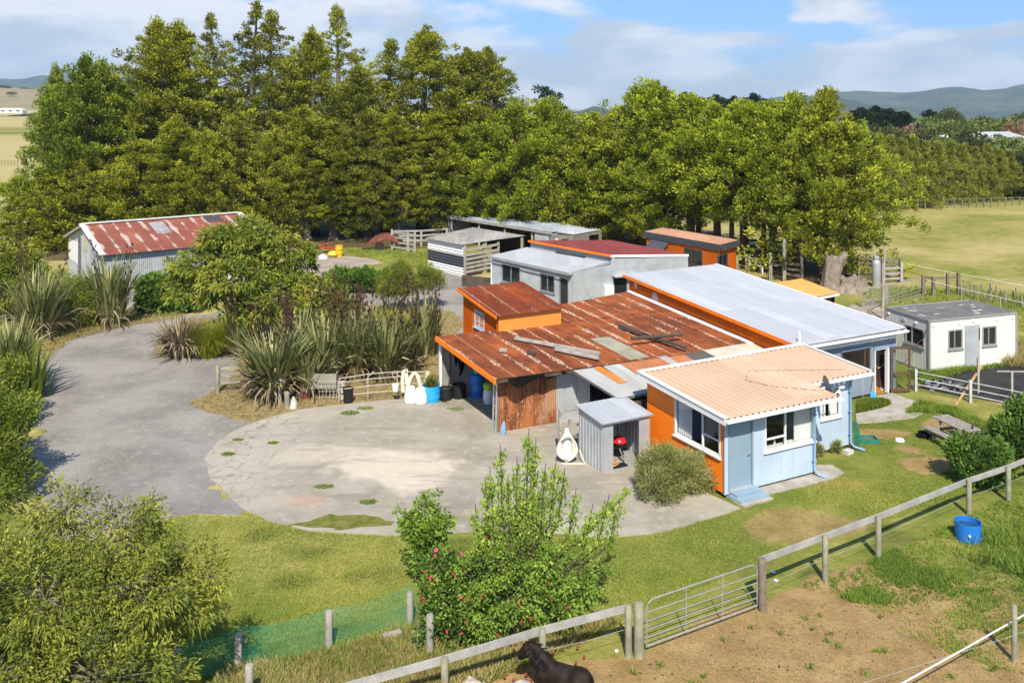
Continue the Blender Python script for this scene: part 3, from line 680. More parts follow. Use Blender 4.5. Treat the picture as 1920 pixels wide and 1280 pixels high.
def conifer_mesh(seed, Hh, Rr, z0, kind='dense', n=72, l=.20, w=.095):
    rng = np.random.default_rng(seed); C = []; O = []; br = MB()
    lean = rng.normal(size=2)*.012*Hh
    axis = lambda z: np.array([lean[0]*(z/Hh)**2, lean[1]*(z/Hh)**2, z])
    z = z0; sparse = kind == 'sparse'
    while z < Hh*.985:
        t = (z-z0)/(Hh-z0)
        if kind == 'cone': prof = (1-t)**.95*.97+.03
        elif kind == 'round': prof = max(.05, (1-t**2.3))**.7*min(1, .55+t*2.2)
        elif sparse: prof = min(1, 1.75*(1-t)**.8)+.03
        else: prof = min(1, 1.95*(1-t)**.85)*min(1, .62+t*1.6)+.015
        nb = int(rng.integers(4, 8)) if not sparse else int(rng.integers(4, 6))
        a0 = rng.random()*6.28
        for b in range(nb):
            if rng.random() < (.05 if not sparse else .12): continue
            a = a0+6.28*b/nb+rng.normal()*.35
            L = Rr*prof*(.70+.45*rng.random())*(1+.22*math.sin(2*a+seed)+.12*math.sin(5*t*6+a))
            el = (-.12+.65*t+rng.normal()*.12) if not sparse else (.0+.45*t+rng.normal()*.16)
            d = np.array([math.cos(a)*math.cos(el), math.sin(a)*math.cos(el), math.sin(el)])
            b0 = axis(z); st = .42 if sparse else .30
            f = st if not sparse else .45
            if L < .5: f = .15
            while f < 1.02:
                q = b0+d*L*f+np.array([0,0,-.10*L*f*f+.13*L*max(0,f-.6)])+rng.normal(size=3)*.16
                C.append(q); O.append(unit(d*.8+np.array([0,0,.35])))
                f += max(.58/max(L,.5), .17)*(1.1 if sparse else 1)
            if L > 1.0 and (sparse or rng.random() < .35):
                m = b0+d*L*.55; br.tube([b0, m, b0+d*L*.92+np.array([0,0,-.02*L])], [.045, .03, .012], 4, False)
        z += (.52 if not sparse else .62)*(.8+.4*rng.random())*(.75 if t > .75 else 1)
    for k in range(4): C.append(axis(Hh*(.965+.012*k))+rng.normal(size=3)*.07); O.append(np.array([0,0,1.0]))
    C, O = np.array(C), np.array(O)
    rad = (.22+.24*rng.random(len(C)))*(.85 if sparse else 1)
    V, tint = clumps(C, rad, O, n, l, w, rng, .55, .8, 1.15)
    return V, tint, br, axis
CONIFER_MATS = {'olive': 'needle_olive', 'green': 'needle_green', 'brown': 'needle_brown', 'lime': 'needle_lime', 'hedge': 'hedge_leaf', 'pine': 'pine_dark'}
CONIFERS = {}
def conifer_proto(key, seed, Hh, Rr, z0, kind, colour, bark, **kw):
    V, tint, br, axis = conifer_mesh(seed, Hh, Rr, z0, kind, **kw)
    cm = quads('crown', V, tint, M[CONIFER_MATS[colour]])
    pts = [axis(Hh*.97*i/6) for i in range(7)]
    r0 = .016*Hh+.06
    tr = MB(); tr.tube([pts[0]-np.array([0,0,.15])]+[pts[0]+np.array([0,0,.5])]+pts[1:], [r0*1.5, r0]+[r0*(1-.15*i)+.015 for i in range(1,7)], 9)
    tr.v += []; k = len(tr.v); tr.v += br.v; tr.f += [tuple(i+k for i in f) for f in br.f]
    tm = bpy.data.meshes.new('trunk'); tm.from_pydata([tuple(p) for p in tr.v], [], tr.f); tm.materials.append(M[bark]); tm.update()
    CONIFERS[key] = (cm, tm, Hh, Rr)
def conifer(key, px, ytop, D, rad, label, group=None, seed=0, name='conifer_tree', cat='conifer'):
    cm, tm, Hh, Rr = CONIFERS[key]; x = (px-960)/F*D
    h = H-(ytop-Y0)/F*D
    root = thing(name, label, cat, (x, D, ZG(x, D)), (seed*2.399) % 6.283, group)
    root.scale = (rad/Rr, rad/Rr, (h-ZG(x, D))/Hh)
    link('trunk', tm, root); link('crown', cm, root); return root
def ZG(x, y):
    r = math.hypot(x, y); f = lambda v, a, b: (lambda t: t*t*(3-2*t))(min(1, max(0, (v-a)/(b-a))))
    return -70*f(r, 330, 1900)*f(x/max(y, 1), -.33, .02)
# broad-leaved plants: lobes = [(centre, radii)], leaves in clumps through each lobe
def lobes_points(lobes, n, rng, inner=.45):
    vol = np.array([r[0]*r[1]*r[2] for _, r in lobes])**.67; cnt = np.maximum(2, (n*vol/vol.sum()).astype(int)); C = []; O = []
    for (c, r), k in zip(lobes, cnt):
        d = unit(rng.normal(size=(k,3))); rr = (inner**2+(1-inner**2)*rng.random((k,1)))**.5
        C.append(np.array(c)+d*rr*np.array(r)); O.append(unit(d/np.array(r)))
    return np.concatenate(C), np.concatenate(O)
def limbs(mb, lobes, C, rng, r0, fork, base=(0,0,0), twig=.45, tw=.012, stems=1):
    """trunk to a fork, a limb to every lobe, twigs out to a share of the clumps"""
    base = np.array(base, float); f = base+np.array([0,0,fork])
    mb.tube([base-np.array([0,0,.1]), base+np.array([.02,0,fork*.5]), f], [r0*1.35, r0, r0*.85], 8)
    for c, r in lobes:
        c = np.array(c); m = f*.45+c*.55+rng.normal(size=3)*.12*np.linalg.norm(c-f); mb.tube([f, m, c], [r0*.6, r0*.38, r0*.18], 6)
    pick = rng.random(len(C)) < twig
    lc = np.array([c for c, _ in lobes])
    for p in C[pick]:
        j = np.argmin(np.linalg.norm((lc-p)/np.array([max(r) for _, r in lobes])[:,None], axis=1)); a = lc[j]
        m = (a+p)/2+rng.normal(size=3)*.06; mb.tube([a*.85+p*.15, m, p], [tw*1.6, tw, tw*.5], 4, False)
def bush(name, label, cat, p, lobes, n, per, l, w, mat, seed, bark='bark_grey', rad=.22, r0=.08, fork=.4, up=.3, inner=.45, group=None, droop=.0, flatup=0.0, spread=.8, flat=1.0, rot=0, leafname='foliage', twig=.4):
    rng = np.random.default_rng(seed); root = thing(name, label, cat, p, rot, group)
    C, O = lobes_points(lobes, n, rng, inner); C[:,2] = np.maximum(C[:,2], .08)
    V, tint = clumps(C, rad*(.7+.6*rng.random(len(C))), O, per, l, w, rng, up, spread, flat, flatup, droop)
    V[:,:,2] = np.maximum(V[:,:,2], .015)
    link(leafname, quads(leafname, V, tint, M[mat]), root)
    mb = MB(); limbs(mb, lobes, C, rng, r0, fork, twig=twig); o = mb.build('trunk', M[bark], root, True)
    return root, C, O
# flax and tufts
def blades_mesh(name, rng, n, L, wd, mat, spread=.9, r0=.35, arch=.8, seg=4, upright=.35):
    a = rng.random(n)*6.283; lean = (upright+(1-upright)*rng.random(n)**1.2)*spread
    base = np.stack([np.cos(a)*r0*rng.random(n), np.sin(a)*r0*rng.random(n), np.zeros(n)], 1)
    a = a+rng.normal(size=n)*.35; ll = L*(.45+.6*rng.random(n)); arch = arch*(.35+1.5*rng.random(n)**1.6); spread_ = 1
    side = np.stack([-np.sin(a), np.cos(a), np.zeros(n)], 1); hd = np.stack([np.cos(a), np.sin(a), np.zeros(n)], 1)
    tw = rng.normal(size=n)*.5; side = unit(side*np.cos(tw)[:,None]+np.array([0,0,1.0])*np.sin(tw)[:,None]*.6+hd*np.sin(tw)[:,None]*.4)
    P = [base]; th = lean*.30
    for s in range(seg):
        st = ll/seg; P.append(P[-1]+hd*(np.sin(th)*st)[:,None]+np.array([0,0,1.0])*(np.cos(th)*st)[:,None]); th = th+lean*arch*(.22+.30*s/seg)*2.0/seg*1.6
    wds = [.55, 1.0, .95, .6, .05] if seg == 4 else np.linspace(1, .1, seg+1)
    Q = []; T = []
    tint = rng.random(n)
    for s in range(seg):
        w0 = wd*wds[s]/2; w1 = wd*wds[s+1]/2
        Q.append(np.stack([P[s]-side*w0, P[s]+side*w0, P[s+1]+side*w1, P[s+1]-side*w1], 1)); T.append(np.clip(tint*.8+.05*s, 0, 1))
    V = np.concatenate(Q); V[:,:,2] = np.maximum(V[:,:,2], .02)
    return quads(name, V, np.concatenate(T), M[mat])
def flax(px, py, L, n, label, stalks=3, seed=0, dead=.25, spread=1.15, group='flax bushes around the yard', r0=.4, sh=None):
    rng = np.random.default_rng(seed+100); root = thing('flax_bush', label, 'flax', at(px, py), 0, group)
    link('leaves', blades_mesh('leaves', rng, int(n*1.2), L, .15, 'flax_leaf', spread, r0, .95), root)
    if dead: link('dead_leaves', blades_mesh('dead_leaves', rng, int(n*dead*1.5), L*.75, .09, 'flax_dead', 1.9, r0*1.1, 1.2), root)
    for k in range(stalks):
        h = (sh or L*1.28)*(.85+.3*rng.random()); a = rng.random()*6.28; ln = .12+.22*rng.random(); b = Vector((math.cos(a)*r0*.5, math.sin(a)*r0*.5, 0))
        tip = b+Vector((math.cos(a)*ln*h, math.sin(a)*ln*h, h)); mb = MB(); mb.tube([b, b.lerp(tip, .5)+Vector((0,0,.05)), tip], [.02, .017, .009], 5)
        for j in range(13):
            q = b.lerp(tip, .55+.45*j/13); aa = a+(1.57 if j % 2 else -1.57)+rng.normal()*.5; e = .30*(1-.045*j)
            c = q+Vector((math.cos(aa)*e, math.sin(aa)*e, .10)); mb.tube([q, c], .009, 4)
            for i in range(4): mb.tube([c+Vector(rng.normal(size=3)*.02), c+Vector((rng.normal()*.05, rng.normal()*.05, .13+.05*rng.random()))], [.022, .008], 4)
        mb.build('flower_stalk', M['flax_stalk'], root)
    return root
def tuft(name, label, cat, p, L, n, mat, seed, wd=.016, r0=.35, spread=1.1, arch=1.2, group=None, scale=None):
    root = link(name, blades_mesh(name, np.random.default_rng(seed), n, L, wd, mat, spread, r0, arch)); root.location = p
    return tag(root, label, cat, group)
# ------------------------------------------------------------------ the buildings of the yard
def rect(mb, a, b, z):                    # small floor slab
    return mb.box(a[0], a[1], z-.1, b[0], b[1], z)
def strip(mb, p0, p1, w0, w1):            # upright board from p0 to p1, w0 below and w1 above the line, 3 cm thick
    p0, p1 = Vector(p0), Vector(p1); d = (p1-p0).normalized(); n = d.cross(Vector((0,0,1))).normalized()*.015; a, b = Vector((0,0,-w0)), Vector((0,0,w1))
    return mb.hexa([p0+n+a, p1+n+a, p1-n+a, p0-n+a], [p0+n+b, p1+n+b, p1-n+b, p0-n+b])
def seams(w, step, z0, z1f, ops, t=.004, wd=.02, first=None):
    """cover strips over the panel joints"""
    mb = MB(); a = first if first is not None else step
    while a < w.L-.1:
        segs = [(z0, z1f(a))]
        for o in ops:
            if o[0]-.06 < a < o[1]+.06: segs = [q for s0, s1 in segs for q in ((s0, min(s1, o[2]-.06)), (max(s0, o[3]+.06), s1)) if q[1]-q[0] > .05]
        for s0, s1 in segs: bar(mb, w, a-wd/2, s0+.01, a+wd/2, s1-.03, -.002, t)
        a += step
    return mb
def cottage():
    c = hthing('cottage', 'low flat cottage with salmon corrugated roof, orange side and pale blue front', 'house', 0, 0)
    zr = lambda v: 2.60+(v+.4)*.25/4.4
    wf, wl, ws = WF((0,0),(3.82,0)), WF((0,4),(0,0)), WF((3.82,1.15),(6.7,1.15))
    of = [(.18,1.08,.22,2.27),(1.62,3.76,1.16,2.31)]; ol = [(1.55,3.80,1.20,2.42)]; os_ = [(1.45,2.38,1.22,2.25)]
    m = MB(); wall(m, wf, .12, 2.5, 2.5, .1, of); m.build('wall', M['blue'], c)
    m = MB(); wall(m, wl, .14, 2.74, 2.52, .1, ol, .003, 3.995); m.build('side_wall', M['orange'], c)['label'] = 'orange side wall with a wide window'
    m = MB(); wall(m, WF((3.82,.001),(3.82,1.15)), .12, 2.5, 2.56, .1); wall(m, ws, .12, 2.56, 2.56, .1, os_); wall(m, WF((6.7,1.151),(6.7,4)), .12, 2.57, 2.72, .1); wall(m, WF((6.7,4),(0,4)), .12, 2.72, 2.72, .1, (), .1, 6.6)
    m.build('wall', M['blue'], c)
    m = MB(); rect(m, (.1,.1), (3.72,3.9), .16); rect(m, (3.74,1.27), (6.6,3.9), .16); m.build('floor', M['timber_dark'], c)
    m = MB(); strip(m, (.02,-.004,.12), (.02,.0,.121), 0, 2.36); m2 = MB(); bar(m2, wf, -.02, .12, .09, 2.48, 0, .012); bar(m2, wf, 3.76, .12, 3.83, 1.1, 0, .010); m2.build('corner_board', M['blue'], c)
    m = MB()
    for u in (.2, 1.3, 2.5, 3.6): m.box(u, .06, -.02, u+.16, .24, .10)
    for v in (1.2, 2.6, 3.6): m.box(.04, v, -.02, .2, v+.16, .10)
    for u in (4.4, 5.5, 6.4): m.box(u, 1.22, -.02, u+.16, 1.4, .10)
    m.build('foundation_pile', M['timber_dark'], c)
    seams(wf, 1.2, .12, lambda a: 2.44, of, first=1.44).build('panel_joint', M['blue'], c); seams(wl, 1.2, .12, lambda a: 2.7-.05*a, ol, first=1.05).build('panel_joint', M['orange'], c); seams(ws, .95, .12, lambda a: 2.5, os_).build('panel_joint', M['blue'], c)
    window(wf, 1.62, 3.76, 1.16, 2.31, c, M['white_paint'], (2.50,), ((1.52,1.67,2.48),), .055, curtain=((2.98,3.72),))
    window(wl, 1.55, 3.80, 1.20, 2.42, c, M['white_paint'], (2.95,), ((1.68,2.97,3.75),), .055, curtain=((1.6,2.25),))
    window(ws, 1.45, 2.38, 1.22, 2.25, c, M['white_paint'], (1.62,), (), .05, curtain=((1.95,2.35),))
    door(wf, .18, 1.08, .22, 2.24, c, M['blue_door'], M['blue_door'])
    m = MB(); m.box(.12, -.58, 0, 1.28, -.02, .10); m.box(.2, -.34, .10, 1.2, -.02, .19); m.build('step', M['blue_door'], c)
    r = MB(); r.sheet((-.3,-.4,zr(-.4)), (4.45,-.4,zr(-.4)), (-.3,4.02,zr(4.02)), (4.45,4.02,zr(4.02)), .24, .032, 1, 'trap')
    r.sheet((4.45,.85,zr(.85)), (7.35,.85,zr(.85)), (4.45,4.02,zr(4.02)), (7.35,4.02,zr(4.02)), .24, .032, 1, 'trap'); ro = r.build('roof', M['salmon_roof'], c)
    ca = MB(); ca.beam((-.32,4.04,zr(4.04)+.045), (7.38,4.04,zr(4.04)+.045), .20, .025); ca.build('ridge_cap', M['white_paint'], ro)
    fa = MB(); strip(fa, (-.33,-.41,zr(-.4)-.05), (-.33,4.1,zr(4.1)-.05), .13, .075); fa.box(-.42, -.40, 0, -.42, -.40, 0) if 0 else None
    fa.beam((-.30,-.40,zr(-.4)+.045), (-.30,4.05,zr(4.05)+.045), .16, .02); fa.build('bargeboard', M['white_paint'], ro); fa = MB(); strip(fa, (7.38,.84,zr(.84)-.05), (7.38,4.1,zr(4.1)-.05), .11, .075); fa.beam((7.34,.84,zr(.84)+.045), (7.34,4.05,zr(4.05)+.045), .12, .02)
    fa.build('bargeboard', M['white_paint'], ro)
    for p0, p1 in (((-.33,-.47,zr(-.4)-.035),(4.5,-.47,zr(-.4)-.055)), ((4.46,.78,zr(.85)-.035),(7.42,.78,zr(.85)-.05))):
        g = MB(); p0, p1 = Vector(p0), Vector(p1)
        g.beam(p0+Vector((0,0,-.05)), p1+Vector((0,0,-.05)), .12, .012); strip(g, p0+Vector((0,-.06,0)), p1+Vector((0,-.06,0)), .055, .03); strip(g, p0+Vector((0,.06,0)), p1+Vector((0,.06,0)), .055, .02)
        g.beam(p0+Vector((-.006,0,-.02)), p0+Vector((.006,0,-.02)), .13, .09); g.beam(p1+Vector((-.006,0,-.02)), p1+Vector((.006,0,-.02)), .13, .09); g.build('gutter', M['white_paint'], c)
    so_ = MB(); so_.add([(-.28,-.38,zr(-.4)-.06),(4.43,-.38,zr(-.4)-.06),(4.43,-.001,zr(-.02)-.06),(-.28,-.001,zr(-.02)-.06)], [(0,1,2,3)]); so_.add([(-.28,0,zr(0)-.06),(-.003,0,zr(0)-.06),(-.003,4.0,zr(4)-.06),(-.28,4.0,zr(4)-.06)], [(0,1,2,3)]); so_.build('soffit', M['blue'], c)
    for u, v, z1 in ((3.70,-.07,2.5),(6.62,1.06,2.62)):
        d = MB(); d.tube([(u+.12,v-.30,z1) if v < 0 else (u,v-.2,z1), (u,v,z1-.22), (u,v,.22), (u+.05,v-.12,.10), (u+.22,v-.42,.05)], .045, 9)
        for z in (.5, 1.3, 2.0): d.box(u-.06, v-.05, z, u+.06, v+.065, z+.025)
        d.build('downpipe', M['blue_trim'], c, True)
    l = MB(); l.lathe([(0,.0),(.05,.0),(.075,.05),(.05,.10),(0,.11)], (4.02,-.12,2.28), 10); l.build('outside_light', M['white_plain'], c, True)
    l = MB(); l.lathe([(0,.0),(.05,.0),(.075,.05),(.05,.10),(0,.11)], (6.05,1.07,2.02), 10); l.build('outside_light', M['white_plain'], c, True)
    k = MB(); k.tube([(6.62,1.28,zr(1.3)+.03),(3.3,2.6,zr(2.6)+.03),(2.55,1.9,zr(2)+.03),(3.0,1.1,zr(1)+.03),(4.3,.1,zr(0)+.03)], .006, 4); k.build('aerial_cable', M['black_plastic'], ro)
    # things standing on the window sill inside
    for u, z, s, mt, nm in ((2.18,1.28,.035,'white_plastic','white_bottle'),(2.62,1.28,.05,'yellow_soft','yellow_bottle')):
        b = MB(); b.lathe([(0,0),(s,0),(s,.14),(s*.4,.19),(s*.4,.23),(0,.23)], (0,0,0), 10); bar_ = MB(); o = b.build(nm, M[mt]); o.location = W(u,.16,z-.06); tag(o, nm.replace('_',' ')+' standing inside on the cottage window sill', 'bottle')
    sh = MB(); sh.box(1.6,.125,1.19,3.74,.28,1.215); sh.build('inner_sill', M['white_plain'], c)
cottage()
def hall():
    h = hthing('workshop_hall', 'long hall with pale sloping iron roof, orange flank and pale blue end wall', 'hall', 7.75, 4.66)
    zr = lambda v: 2.70+(v-4.35)*.77/11.8
    wf, wl = WF((7.75,4.66),(13.3,4.66)), WF((7.75,16.1),(7.75,4.66))
    of = [(2.37,4.0,1.05,2.06),(4.29,5.12,.02,1.93)]
    m = MB(); wall(m, wf, .14, 2.62, 2.62, .0, of); m.build('wall', M['blue'], h)
    m = MB(); wall(m, wl, .14, 3.40, 2.64, .0, (), .003, 11.43); o = m.build('side_wall', M['orange'], h); o['label'] = 'long orange flank above the rusty roof'
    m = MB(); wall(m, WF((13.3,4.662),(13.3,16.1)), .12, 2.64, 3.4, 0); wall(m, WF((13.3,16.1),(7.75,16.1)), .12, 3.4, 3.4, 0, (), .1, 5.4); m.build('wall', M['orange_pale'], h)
    m = MB(); rect(m, (7.9,4.8), (13.2,16), .03); m.build('floor', M['wood_orange'], h)
    seams(wf, 1.2, .02, lambda a: 2.55, of, first=1.2).build('panel_joint', M['blue'], h); seams(wl, 2.4, .0, lambda a: 3.36-.066*a, [], .006, .03, 1.0).build('panel_joint', M['orange'], h)
    r = MB(); r.sheet((7.52,4.35,zr(4.35)), (13.52,4.35,zr(4.35)), (7.52,16.3,zr(16.3)), (13.52,16.3,zr(16.3)), .12, .014, 1, 'sin'); ro = r.build('roof', M['white_roof'], h)
    f = MB(); strip(f, (7.50,4.34,zr(4.34)-.03), (7.50,16.3,zr(16.3)-.03), .12, .02); f.build('bargeboard', M['orange'], ro)
    f = MB(); strip(f, (13.54,4.34,zr(4.34)-.03), (13.54,16.3,zr(16.3)-.03), .12, .02); f.beam((13.5,4.4,zr(4.4)+.03), (13.5,16.3,zr(16.3)+.03), .14, .015); f.build('bargeboard', M['white_paint'], ro)
    g = MB(); p0, p1 = Vector((7.45,4.27,zr(4.35)-.04)), Vector((13.56,4.27,zr(4.35)-.07)); strip(g, p0+Vector((0,-.06,0)), p1+Vector((0,-.06,0)), .06, .02); strip(g, p0+Vector((0,.055,0)), p1+Vector((0,.055,0)), .06, .01); g.beam(p0+Vector((0,0,-.05)), p1+Vector((0,0,-.05)), .12, .012); g.build('gutter', M['white_paint'], h)
    g = MB(); bar(g, wf, 0.0, 2.36, 5.6, 2.60, .001, .03); g.build('eaves_board', M['blue'], h)
    d = MB(); d.tube([(8.0,4.22,2.62),(8.0,4.5,2.40),(8.0,4.58,2.2),(8.0,4.58,.1)], .045, 8); d.build('downpipe', M['blue_trim'], h, True)
    v = MB(); v.cyl((7.9,4.75,2.6), .045, .55, 10); v.build('vent_pipe', M['white_plain'], h, True)
    w = window(wf, 2.37, 4.0, 1.05, 2.06, h, M['brown_frame'], (3.7,), (), .04, sill=True)
    b = MB(); bar(b, wf, 2.30, 2.07, 4.05, 2.10, 0, .06); bar(b, wf, 4.22, 1.95, 5.2, 1.985, 0, .06); b.build('drip_cap', M['blue_trim'], h)
    do = MB(); fw = .06; bar(do, wf, 4.29, .02, 4.33, 1.93, -.13, .02); bar(do, wf, 5.04, .02, 5.12, 1.93, -.13, .025); bar(do, wf, 4.33, 1.88, 5.04, 1.93, -.13, .02); fr = do.build('door_frame', M['white_plain'], h)
    # glazed leaf folded right back
    wd = WF((12.93,4.60),(13.74,4.28)); lf = MB(); L = wd.L
    bar(lf, wd, 0, .05, .10, 1.93, -.02, .02); bar(lf, wd, L-.09, .05, L, 1.93, -.02, .02); bar(lf, wd, .10, .05, L-.09, .17, -.02, .02); bar(lf, wd, .10, .78, L-.09, .87, -.02, .02); bar(lf, wd, .10, 1.83, L-.09, 1.93, -.02, .02)
    dl = lf.build('door', M['brown_frame'], h); gl = MB()
    for z0, z1 in ((.17,.78),(.87,1.83)): gl.add([wd(.10,z0), wd(L-.09,z0), wd(L-.09,z1), wd(.10,z1)], [(0,1,2,3)])
    gl.build('pane', M['glass'], dl); hd = MB(); hd.tube([wd(L-.05,1.0,.02), wd(L-.05,1.0,.07), wd(L-.16,1.0,.07)], .011, 6); hd.build('handle', M['steel'], dl)
    l = MB(); l.lathe([(0,0),(.06,0),(.08,.05),(.05,.09),(0,.1)], (9.0,4.58,1.98), 10); l.build('outside_light', M['white_plain'], h, True)
    # where the orange paint has come away
    for a, z, rx, rz, sd in ((.55,3.05,.13,.17,2),(2.15,2.62,.28,.36,5)):
        q = [wl(a+rx*math.cos(t)*(.8+.4*float(vnoise(np.array(t*1.3),np.array(sd*1.),sd))), z+rz*math.sin(t)*(.75+.5*float(vnoise(np.array(t*1.7),np.array(sd*2.),sd))), .004) for t in np.linspace(0,6.28,17)[:-1]]
        b = MB(); b.add(q, [tuple(range(16))]); b.build('bare_patch', M['white_wall_dirty'], h)
    # desk and panel seen through the open door
    il = MB(); il.box(13.18,4.72,.03,13.22,9.0,2.5); il.box(9.0,9.0,.03,13.22,9.05,2.5); il.build('inner_lining', M['white_wall_dirty'], h)
    k = hthing('desk', 'orange wooden desk just inside the open door of the blue wall', 'desk', 12.75, 5.6); q = MB(); q.box(12.35,5.35,.70,12.95,5.95,.74); q.build('desk_top', M['wood_orange'], k); q = MB(); q.box(12.40,5.40,.03,12.9,5.9,.70); q.build('cabinet', M['wood_orange'], k)
    q = MB(); q.box(12.1,5.9,.75,12.75,5.95,1.35); solo(MB().box(12.02,5.90,.70,12.70,5.94,1.30), 'notice_board', M['art_panel'], 'tan notice board leaning behind the orange desk', 'board', Vector((12.02,5.9,.66))) if 0 else None
hall()
def garage():
    g = hthing('rusty_garage', 'open-fronted garage under a big patched roof of rusty corrugated iron', 'garage', -4.1, 7.5)
    # front slope: left, right, low front edge, lap line
    FL, FR, ML, MR = Vector((-4.1,7.5,2.22)), Vector((7.75,7.05,2.08)), Vector((-4.1,13.0,2.50)), Vector((7.75,12.6,2.42))
    r = MB(); r.sheet(FL, FR, ML, MR, .10, .017, 3, 'sin', bulge=.015); r.build('roof', M['rust_roof'], g)
    r = MB(); r.sheet((1.62,12.70,2.445+.02), (7.75,12.5,2.42+.02), (1.62,15.0,2.58), (7.75,16.1,2.62), .10, .017, 1, 'sin'); r.build('back_roof', M['rust_roof'], g)
    p = MB(); p.sheet((1.70,7.43,2.17), (2.62,7.40,2.165), (1.70,10.3,2.325), (2.60,10.2,2.32), .10, .017, 1, 'sin'); p.build('patch_sheet', M['grey_fibre'], g)
    f = MB(); strip(f, FL+Vector((-.02,-.02,-.02)), ML+Vector((-.02,.02,-.02)), .17, .03); f.build('side_fascia', M['orange'], g)
    f = MB(); strip(f, FL+Vector((0,.06,-.05)), Vector((-.9,7.43,2.13)), .12, .01); f.build('front_fascia', M['timber_dark'], g)
    fl = MB(); strip(fl, (7.70,7.1,2.10), (7.70,16.05,2.64), .02, .07); fl.beam((7.62,7.1,2.125), (7.62,16.05,2.665), .20, .012); fl.build('flashing', M['white_paint'], g)
    wf = WF((-3.67,8.15),(-1.24,8.05)); m = MB(); m.sheet(wf(0,0), wf(wf.L,0), wf(0,2.16), wf(wf.L,2.14), .09, .014, 2, 'sin'); m.build('iron_wall', M['rust_wall'], g)
    wg = WF((-1.24,8.05),(-.30,8.02)); m = MB(); m.sheet(wg(0,0), wg(wg.L,0), wg(0,2.14), wg(wg.L,2.10), .09, .014, 1, 'sin'); m.build('iron_wall', M['galv'], g)['label'] = 'newer grey galvanised sheet'
    wr = WF((-.30,8.02),(-.02,7.62)); m = MB(); m.sheet(wr(0,0), wr(wr.L,0), wr(0,2.05), wr(wr.L,2.0), .09, .012, 1, 'sin'); m.build('iron_wall', M['galv'], g)
    pst = MB(); pst.box(-3.78,8.13,0,-3.68,8.23,2.18); pst.build('post', M['post_old'], g); pst = MB(); pst.box(-3.98,12.9,0,-3.88,13.0,2.42); pst.build('post', M['white_paint'], g)
    bw = MB(); wall(bw, WF((-3.9,13.05),(1.7,13.05)), .1, 2.44, 2.42, 0); bw.build('back_wall', M['white_wall_dirty'], g)
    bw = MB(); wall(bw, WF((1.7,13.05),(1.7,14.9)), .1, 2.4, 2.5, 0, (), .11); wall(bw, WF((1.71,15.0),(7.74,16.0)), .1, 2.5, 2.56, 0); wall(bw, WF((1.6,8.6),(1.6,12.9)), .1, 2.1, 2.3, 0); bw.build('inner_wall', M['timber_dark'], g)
    bb = MB(); bb.beam((-3.73,8.2,2.12), (-3.93,12.95,2.38), .08, .14); bb.beam((-2.0,8.2,2.1), (-2.0,13,2.36), .06, .12); bb.build('rafter', M['timber_dark'], g)
    # torn shade net hanging along the eave
    for k, (u0, u1, sag) in enumerate(((-3.62,-2.5,.34),(-2.6,-1.3,.16),(-1.45,-.55,.10))):
        q = MB(); n = 10; vs = []
        for j in range(n+1):
            t = j/n; u = u0+(u1-u0)*t; d = sag*(.25+math.sin(math.pi*t))*(.8+.4*float(vnoise(np.array(u*3),np.array(k*1.),4))); zt = 2.17-.03*t
            vs += [(u,7.47-.03*math.sin(9*t),zt+.02), (u,7.45-.05*math.sin(7*t),zt-.06-d*.75)]
        q.add(vs, [(2*j,2*j+2,2*j+3,2*j+1) for j in range(n)]); q.build('shade_net', M['net_dark'], g)
    # box room on the back of the roof
    t = hthing('orange_box_room', 'small orange box room with rusty roof rising behind the rusty garage roof', 'outbuilding', -1.42, 12.55)
    zr = lambda v: 3.17+(v-12.4)*.115
    wl = WF((-1.42,16.15),(-1.42,12.58)); wf = WF((-1.42,12.58),(1.66,12.58)); op = [(1.22,2.20,2.20,2.94)]
    m = MB(); wall(m, wl, .1, 3.60, 3.20, 0, op); m.build('wall', M['orange'], t)
    m = MB(); wall(m, wf, .1, 3.18, 3.18, 2.3, (), .003); m.build('wall', M['orange_pale'], t)['label'] = 'pale orange front wall'
    m = MB(); wall(m, WF((1.66,12.583),(1.66,16.15)), .1, 3.19, 3.6, 0); wall(m, WF((1.66,16.15),(-1.42,16.15)), .1, 3.6, 3.6, 0, (), .1, 2.98); m.build('wall', M['orange'], t)
    seams(wl, 1.2, .1, lambda a: 3.5-.1*a, op, .006, .02, 1.0).build('panel_joint', M['orange'], t)
    r = MB(); r.sheet((-1.62,12.38,zr(12.38)), (1.78,12.38,zr(12.38)), (-1.62,16.4,zr(16.4)), (1.78,16.4,zr(16.4)), .10, .017, 1, 'sin'); ro = r.build('roof', M['rust_tower'], t)
    f = MB(); strip(f, (-1.63,12.37,zr(12.37)-.03), (-1.63,16.4,zr(16.4)-.03), .09, .03); f.build('bargeboard', M['orange'], ro)
    window(wl, 1.22, 2.20, 2.20, 2.94, t, M['blue'], (1.7,), ((2.45,1.25,2.15),(2.7,1.25,2.15)), .07, glass=M['glass_dark'])
    # low patched roof joining garage and cottage
    l = hthing('patchwork_lean_to', 'low lean-to roof of mismatched pale, orange and grey iron sheets beside the cottage', 'lean-to', -.8, 4.5)
    z = lambda v: 1.83+(v-4.75)*.30/2.8
    def sh(u0, u1, v0, v1, mt, nm='roof_sheet', dz=0.0, skew=0.0):
        q = MB(); q.sheet((u0,v0,z(v0)+dz), (u1,v0,z(v0)+dz), (u0+skew,v1,z(v1)+dz), (u1+skew,v1,z(v1)+dz), .10, .017, 1, 'sin'); q.build(nm, M[mt], l)
